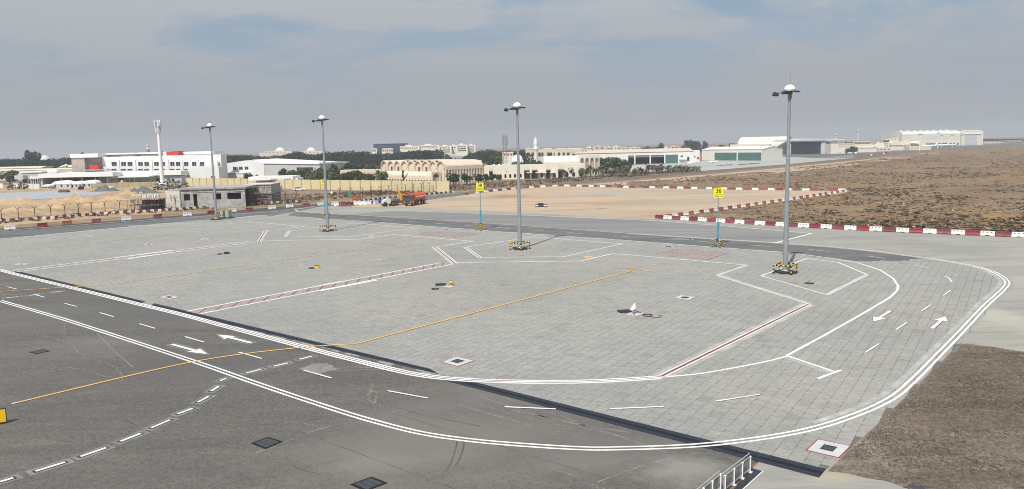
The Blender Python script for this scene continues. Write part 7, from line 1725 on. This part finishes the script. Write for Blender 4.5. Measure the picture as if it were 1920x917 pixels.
def tree(px, ptop, Y, hw, kind, label, group, low=0.25, cat='tree', name='tree'):
    """hw: half width of the crown in photo pixels"""
    x, _ = at(px, ptop, Y); h = at(px, ptop, Y)[1]; rad = hw * Y / FPX
    t = thing(name, label, cat, (x, Y, 0), random.uniform(0, 6.28), group)
    o = link('trunk', random.choice(TRUNKS), t); o.scale = (h * 1.0, h * 1.0, h * 1.05)
    zc2 = (h + h * low) / 2; hz2 = (h - h * low) / 2
    o = link('crown', random.choice(CROWNS[kind]), t, (0, 0, zc2)); o.scale = (rad, rad, hz2 / 0.72); return t
gg = 'trees before the peach hall'
for px, pt, Y, hw, kd, lab in ((714, 313, 330, 14, 'g', 'round dense tree against the left end of the peach hall'), (676, 318, 338, 18, 'g', 'light green spreading tree before the low pavilion'), (644, 322, 345, 14, 'g', 'low bushy tree left of the pavilion roof'), (614, 314, 352, 20, 'g', 'broad green tree right behind the second mast'), (664, 306, 385, 28, 'd', 'wide darker tree crown behind the pavilion'), (704, 301, 390, 15, 'g', 'upright green tree above the left end of the hall'), (640, 309, 400, 20, 'g', 'greyish green tree behind the broad one'), (585, 320, 345, 18, 'g', 'low leafy tree between the gatehouse and the second mast'), (626, 318, 343, 16, 'g', 'round green tree just right of the second mast'), (658, 320, 341, 15, 'd', 'dark round tree before the pavilion wall'), (693, 321, 336, 14, 'g', 'bright tree at the right part of the pavilion'), (573, 316, 362, 16, 'd', 'dark tree right of the gatehouse wall'), (696, 309, 372, 12, 'd', 'dark tree between pavilion and hall'), (755.7, 321.5, 318, 6.5, 'c', 'pointed dark cypress like tree before the arcade'), (850, 324.6, 308, 16, 'd', 'flat topped clipped tree before the slit arches, left'), (874, 324.8, 311, 15, 'd', 'flat topped clipped tree before the slit arches, middle'), (897, 326.0, 314, 12, 'd', 'flat topped clipped tree before the slit arches, right'), (911, 326, 322, 8, 'd', 'clipped bush tree between the peach hall and ivory range'), (924, 326.5, 325, 8, 'd', 'clipped bush tree before the first ivory arch'), (936, 327, 328, 7, 'd', 'clipped bush tree left of the single palm')):
    tree(px, pt, Y, hw, kd, lab, gg, 0.22 if 'clipped' in lab else 0.02)
for px, pt, Y, hw, kd, lab in ((548, 314, 372, 13, 'g', 'green tree rising behind the gatehouse left side'), (566, 309.5, 376, 15, 'g', 'taller green tree behind the gatehouse'), (583, 318, 370, 11, 'y', 'yellowing tree among the green ones by the gatehouse'), (598, 310, 380, 15, 'g', 'green tree between yellowing tree and second mast'), (622, 307, 390, 13, 'd', 'dark green tree behind the second mast top row'), (466, 326, 365, 11, 'd', 'dark low shrub tree left of the white canopy'), (484, 327.5, 365, 8, 'd', 'small dark shrub tree behind the canopy edge'), (530, 316, 380, 10, 'd', 'dark tree left of the gatehouse trees')):
    tree(px, pt, Y, hw, kd, lab, 'trees behind the gatehouse', 0.1)
for px, pt, Y, hw, kd, lab in ((60, 283, 620, 20, 'd', 'big dark tree rising over the far left forest'), (16, 318, 420, 22, 'g', 'bright green bush tree behind the left gate'), (152, 287, 520, 14, 'd', 'dark tree crown behind the stone wing'), (300, 285, 560, 10, 'd', 'dark treetop above the office roof, middle'), (258, 284.8, 560, 8, 'd', 'dark treetop above the office roof, left'), (1152, 289.5, 400, 32, 'g', 'large round bright tree before the long hangar'), (1130, 293, 402, 18, 'g', 'smaller round tree left of the large bright one'), (1172, 297, 398, 16, 'g', 'smaller round tree right of the large bright one'), (1291, 262.3, 900, 15, 'd', 'dark round tree on the skyline, left half of the clump'), (1305, 264, 900, 12, 'd', 'dark round tree on the skyline, right half of the clump'), (1322, 264.5, 880, 6, 'd', 'narrow skyline tree right of the dark clump'), (1237, 268, 800, 11, 'd', 'greyish skyline tree above the long hangar'), (1212, 274, 800, 8, 'd', 'small skyline tree left of the greyish one'), (1353, 271.5, 900, 10, 'd', 'low skyline tree left of the arched hangar'), (1372, 268.5, 900, 9, 'd', 'low skyline tree touching the arched hangar'), (926, 290.5, 440, 16, 'g', 'pale green tree left of the telecom tower'), (970, 300, 440, 18, 'g', 'green bush tree below the white half dome'), (1004, 296, 450, 14, 'g', 'green tree at the foot of the minaret'), (990, 299, 430, 12, 'd', 'dark green tree left of the minaret foot'), (842, 288.5, 560, 10, 'g', 'olive tree in front of the sports hall roof'), (1600, 274.5, 715, 9, 'd', 'dark round tree before the airport office, right'), (1589, 278, 715, 6, 'd', 'smaller dark tree before the airport office, left'), (1590, 266, 850, 8, 'd', 'thin treetops behind the airport office')):
    tree(px, pt, Y, hw, kd, lab, 'single trees around the airfield', 0.15)
for bi, (px, pt, Y, hw) in enumerate(((1352, 309.3, 470, 9), (1367, 308.3, 475, 10), (1392, 307, 480, 10), (1408, 306, 484, 9), (1420, 305.4, 488, 6), (1330, 312, 462, 5))):
    tree(px, pt, Y, hw, 'd', 'low dark bush along the pale hangar fence, %s' % ['second from the left', 'third from the left', 'third from the right', 'second from the right', 'rightmost', 'leftmost and smallest'][bi], 'bushes along the pale fence', 0.0, 'bush', 'round_bush')

def palm_meshes(seed):
    rng = np.random.RandomState(seed); b = MB(); nf = 42
    for k in range(nf):
        a = rng.uniform(0, 6.283); el = rng.uniform(-0.75, 1.25); Ln = rng.uniform(0.85, 1.1); pts = []
        for q in range(6):
            s = q / 5; e = el - 1.5 * s * s; 
            if q == 0: p = Vector((0, 0, 0))
            else: p = pts[-1] + Vector((math.cos(a) * math.cos(e), math.sin(a) * math.cos(e), math.sin(e))) * (Ln / 5)
            pts.append(p)
        side = Vector((-math.sin(a), math.cos(a), 0)); mi = 1 if el < -0.45 and rng.rand() < 0.7 else 0
        for q in range(5):
            w0, w1 = [0.02, 0.10, 0.13, 0.11, 0.07, 0.01][q:q + 2]
            dz = Vector((0, 0, -0.06))
            for s_ in (-1, 1): b.add([pts[q], pts[q + 1], pts[q + 1] + side * (s_ * w1) + dz, pts[q] + side * (s_ * w0) + dz], [(0, 1, 2, 3)], mi)
    t = MB()
    for k in range(8): t.tube((0, 0, k / 8), (0, 0, (k + 1) / 8), 0.075, 0.062, 7)
    return b.mesh('crown', [m_palm, m_palmdry]), t.mesh('trunk', m_bark)
PALMS = [palm_meshes(i) for i in range(4)]
plist = [(948.7, 314, 336, 9), (1058.7, 315, 334, 8), (1071, 310.6, 333.5, 9), (1080, 314, 333, 8), (1090.7, 312, 333.5, 9), (1099, 315, 332, 8), (1106.7, 306, 332, 10), (1116, 313, 332, 8), (1123, 308.5, 331.5, 9), (1131, 314, 331.5, 8), (1139, 311, 331.5, 9), (1147, 315, 331, 8), (1155, 310, 331, 9), (1163, 312, 332.2, 8), (1170, 314, 331, 8), (1176.5, 307.5, 331.8, 9), (1189, 313, 330, 8), (1201, 310.6, 330, 9), (1212, 315, 329, 7), (1216, 305.5, 325, 8), (1224.5, 306, 325, 8), (1232, 308, 324, 8), (1240, 303, 324, 10), (1252, 306.6, 324, 9), (1262, 309, 323.2, 8), (1272.6, 306.6, 322.4, 9), (1282, 307, 323, 9), (1290.5, 308.6, 321.8, 8), (1301, 309, 321.2, 7), (1308.5, 309, 321.6, 8)]
for i, (px, pt, pb, hw) in enumerate(plist):
    x, y = G(px, pb); h = at(px, pt, y)[1]; rad = hw * y / FPX * 1.1
    lab = 'single date palm standing before the ivory range' if i == 0 else 'date palm in the row by the dirt road, %s from the left' % ordinal(i)
    t = thing('date_palm', lab, 'palm', (x, y, 0), random.uniform(0, 6.28), 'date palms along the dirt road' if i else None)
    cm, tm = PALMS[i % 4]; th_ = max(0.5, h - rad * 0.75)
    o = link('trunk', tm, t); k = random.uniform(2.6, 3.6); o.scale = (k, k, th_)
    o = link('crown', cm, t, (0, 0, th_)); o.scale = (rad, rad, rad * 0.95)
x, y = G(795.5, 338.5); t = thing('date_palm', 'small spiky palm before the peach arcade', 'palm', (x, 305, 0)); cm, tm = PALMS[1]; o = link('trunk', tm, t); o.scale = (2.5, 2.5, 1.2); o = link('crown', cm, t, (0, 0, 1.2)); o.scale = (2.0, 2.0, 1.9)

# the far wood, one mass
def forest():
    rng = np.random.RandomState(5); V = []; F = []; cnt = 0
    tops = [(-260, 300), (-60, 298), (0, 297.5), (40, 296), (90, 298), (110, 296), (150, 291), (200, 293), (300, 293), (400, 291), (428, 289.5), (450, 288.5), (470, 290), (500, 292), (530, 289.5), (545, 285.5), (558, 283), (575, 288), (600, 285.5), (625, 284), (650, 282.5), (680, 283), (700, 287), (715, 285), (740, 285), (760, 282), (790, 280.5), (820, 280), (832, 284), (842, 294), (870, 292), (880, 285), (895, 282), (915, 280), (940, 282), (960, 281), (985, 280.5), (992, 284), (1010, 290)]
    xs = [a for a, _ in tops]; ys = [b for _, b in tops]
    def add(x, Y, h, rad, n, size):
        nonlocal cnt
        for _ in range(n):
            d = rng.normal(0, 1, 3); d /= np.linalg.norm(d); r = rng.uniform(.5, 1) ** .5
            p = Vector((x + d[0] * rad * r, Y + d[1] * rad * r, h * .55 + d[2] * h * .45 * r)); s = size * rng.uniform(.6, 1.4)
            u = Vector(rng.normal(0, 1, 3)).normalized(); v = u.cross(Vector(rng.normal(0, 1, 3))).normalized()
            V.extend([tuple(p - u * s - v * s * .6), tuple(p + u * s - v * s * .6), tuple(p + u * s * .8 + v * s * .6), tuple(p - u * s * .8 + v * s * .6)]); F.append((cnt, cnt + 1, cnt + 2, cnt + 3)); cnt += 4
    for row, (Y0, dy, n) in enumerate(((640, 0.0, 140), (700, -0.5, 125), (590, 2.8, 130))):
        for k in range(n):
            px = -200 + 1200 * (k + rng.uniform(-.4, .4)) / n; Y = Y0 + rng.uniform(-22, 22)
            py = np.interp(px, xs, ys) + rng.uniform(0.0, 3.4) + dy
            x, h = at(px, py, Y); h = max(3.5, h); add(x, Y, h, h * rng.uniform(.38, .62), 210, h * 0.052)
    # thin dark line of trees under the far right skyline
    for k in range(70):
        px = 1838 + 110 * k / 70; Y = 1330 + rng.uniform(-20, 20); x, h = at(px, 260.3 + rng.uniform(0, 1.2), Y); add(x, Y, max(3, h), 6, 60, 0.8)
    for k in range(40):
        px = 1180 + 210 * k / 40; Y = 930 + rng.uniform(-20, 20); x, h = at(px, 275 + rng.uniform(0, 2.5), Y); add(x, Y, max(3, h), 5, 60, 0.6)
    me = bpy.data.meshes.new('forest'); me.from_pydata(V, [], F); me.materials.append(m_forest); me.update(); o = stuff(link('forest', me)); tag(o, 'dark evergreen wood closing the view behind the buildings', 'forest'); return o
forest()

# ------------------------------------------------------------------ scrub and dry growth
def tufts(name, n, region, m, smin, smax, label, cat, flat=0.45, blades=5, weight=None, seed=1, z=0.0):
    rng = np.random.RandomState(seed); V = []; F = []; c = 0; got = 0
    while got < n:
        x, y = region(rng)
        if x is None: continue
        got += 1; s = rng.uniform(smin, smax) * (1 + 0.5 * rng.rand() ** 3)
        for k in range(blades):
            a = rng.uniform(0, 6.283); r = s * rng.uniform(.1, .6); px, py = x + r * math.cos(a), y + r * math.sin(a); b = rng.uniform(0, 6.283); w = s * rng.uniform(.25, .6); h = s * flat * rng.uniform(.5, 1.3)
            ux, uy = math.cos(b) * w, math.sin(b) * w; lx, ly = math.cos(a) * s * .3, math.sin(a) * s * .3
            V.extend([(px - ux, py - uy, z), (px + ux, py + uy, z), (px + ux * .5 + lx, py + uy * .5 + ly, z + h), (px - ux * .5 + lx, py - uy * .5 + ly, z + h * .8)]); F.append((c, c + 1, c + 2, c + 3)); c += 4
    me = bpy.data.meshes.new(name); me.from_pydata(V, [], F); me.materials.append(m); me.update(); return tag(stuff(link(name, me)), label, cat)
SCR = GP([(1242, 408), (1345, 394), (1480, 375), (1592, 361), (1588, 357), (1180, 351), (1060, 349), (1200, 340), (1330, 330), (1480, 316), (1620, 301), (1760, 281), (1990, 272), (1990, 448), (1800, 439), (1600, 430), (1400, 419.5), (1250, 411)])
sxs = [p[0] for p in SCR]; sys_ = [p[1] for p in SCR]
def rscr(rng):
    # even in area near, thinner far away
    Y = math.exp(rng.uniform(math.log(118), math.log(900))); X = rng.uniform(-0.02, 0.78) * Y
    return (X, Y) if inpoly(np.array([X]), np.array([Y]), SCR)[0] else (None, None)
tufts('scrub', 12000, rscr, m_scrub, 0.15, 0.55, 'low dry scrub bushes scattered over the brown land', 'scrub', 0.34, 6, seed=2)
tufts('pale_scrub', 6000, rscr, mat('bleached twigs', (0.36, 0.28, 0.19), 0.95, var=0.3, scale=0.3), 0.15, 0.5, 'bleached grass tufts among the dark scrub', 'scrub', 0.3, 5, seed=3)
MOW = GP([(1804, 649), (1850, 652), (1940, 666), (1980, 1000), (1900, 990), (1760, 926), (1690, 905), (1640, 884), (1600, 868), (1602, 842), (1704, 744)])
bx0, bx1 = min(p[0] for p in MOW), max(p[0] for p in MOW); by0, by1 = min(p[1] for p in MOW), max(p[1] for p in MOW)
def rmow(rng):
    X, Y = rng.uniform(bx0, bx1), rng.uniform(by0, by1)
    return (X, Y) if inpoly(np.array([X]), np.array([Y]), MOW)[0] else (None, None)
tufts('dry_grass', 26000, rmow, m_straw, 0.03, 0.075, 'short mown dry grass over the brown field', 'dry grass', 0.5, 4, seed=4, z=0.0435)
def rdark(rng):
    for _ in range(20):
        p = rscr(rng)
        if p[0] is not None and mnoise.noise(Vector((p[0] * .02, p[1] * .02, 3))) + 0.5 * mnoise.noise(Vector((p[0] * .07, p[1] * .07, 7))) > 0.10: return p
    return (None, None)
tufts('dark_scrub', 2000, rdark, mat('dark scrub twigs', (0.115, 0.092, 0.06), 0.95, var=0.4, scale=0.4), 0.25, 0.8, 'darker low bushes gathered in patches on the brown land', 'scrub', 0.4, 7, seed=12)
DRY = GP([(-60, 425), (200, 405), (568, 380), (640, 372), (860, 358), (1300, 322), (1300, 318), (900, 344), (640, 362), (560, 366), (540, 374), (200, 398), (-60, 415)])
def rdry(rng):
    X, Y = rng.uniform(-190, 130), rng.uniform(150, 480)
    return (X, Y) if inpoly(np.array([X]), np.array([Y]), DRY)[0] else (None, None)
tufts('verge_growth', 2200, rdry, m_scrub, 0.25, 0.8, 'dry weeds along the foot of the fences', 'weeds', 0.5, 5, seed=6)
# gentle mounds in the scrubland
def mounds():
    b = MB(); nr, na = 60, 60; vs = []; ok = []
    rad = np.exp(np.linspace(math.log(122), math.log(1000), nr))
    for r in rad:
        for k in range(na):
            a = 0.0 + 0.66 * k / (na - 1); x, y = r * math.sin(a), r * math.cos(a)
            z = 0.30 * mnoise.noise(Vector((x * .035, y * .035, 0))) + 0.22 * mnoise.noise(Vector((x * .12, y * .12, 4))) + 0.10 * mnoise.noise(Vector((x * .5, y * .5, 9)))
            vs.append((x, y, max(-0.1, z + 0.04)))
    P = np.array(vs); ins = inpoly(P[:, 0], P[:, 1], SCR); vs = [(x, y, z if i else -0.15) for (x, y, z), i in zip(vs, ins)]
    b.add(vs, [(j * na + i, (j + 1) * na + i, (j + 1) * na + i + 1, j * na + i + 1) for j in range(nr - 1) for i in range(na - 1)], 0, True)
    struct(b.build('scrub_terrain', m_ground))
mounds()

# ------------------------------------------------------------------ haze
m = bpy.data.materials.new('haze'); m.use_nodes = True; tr = m.node_tree; tr.nodes.clear()
o = tr.nodes.new('ShaderNodeOutputMaterial'); v = tr.nodes.new('ShaderNodeVolumePrincipled')
v.inputs['Color'].default_value = (0.86, 0.90, 0.95, 1); v.inputs['Density'].default_value = 0.00027; v.inputs['Anisotropy'].default_value = 0.0
tr.links.new(v.outputs[0], o.inputs['Volume'])
hzb = MB().b(-3300, 3300, -50, 3100, -1, 48).build('haze', m); hzb['kind'] = 'stuff'
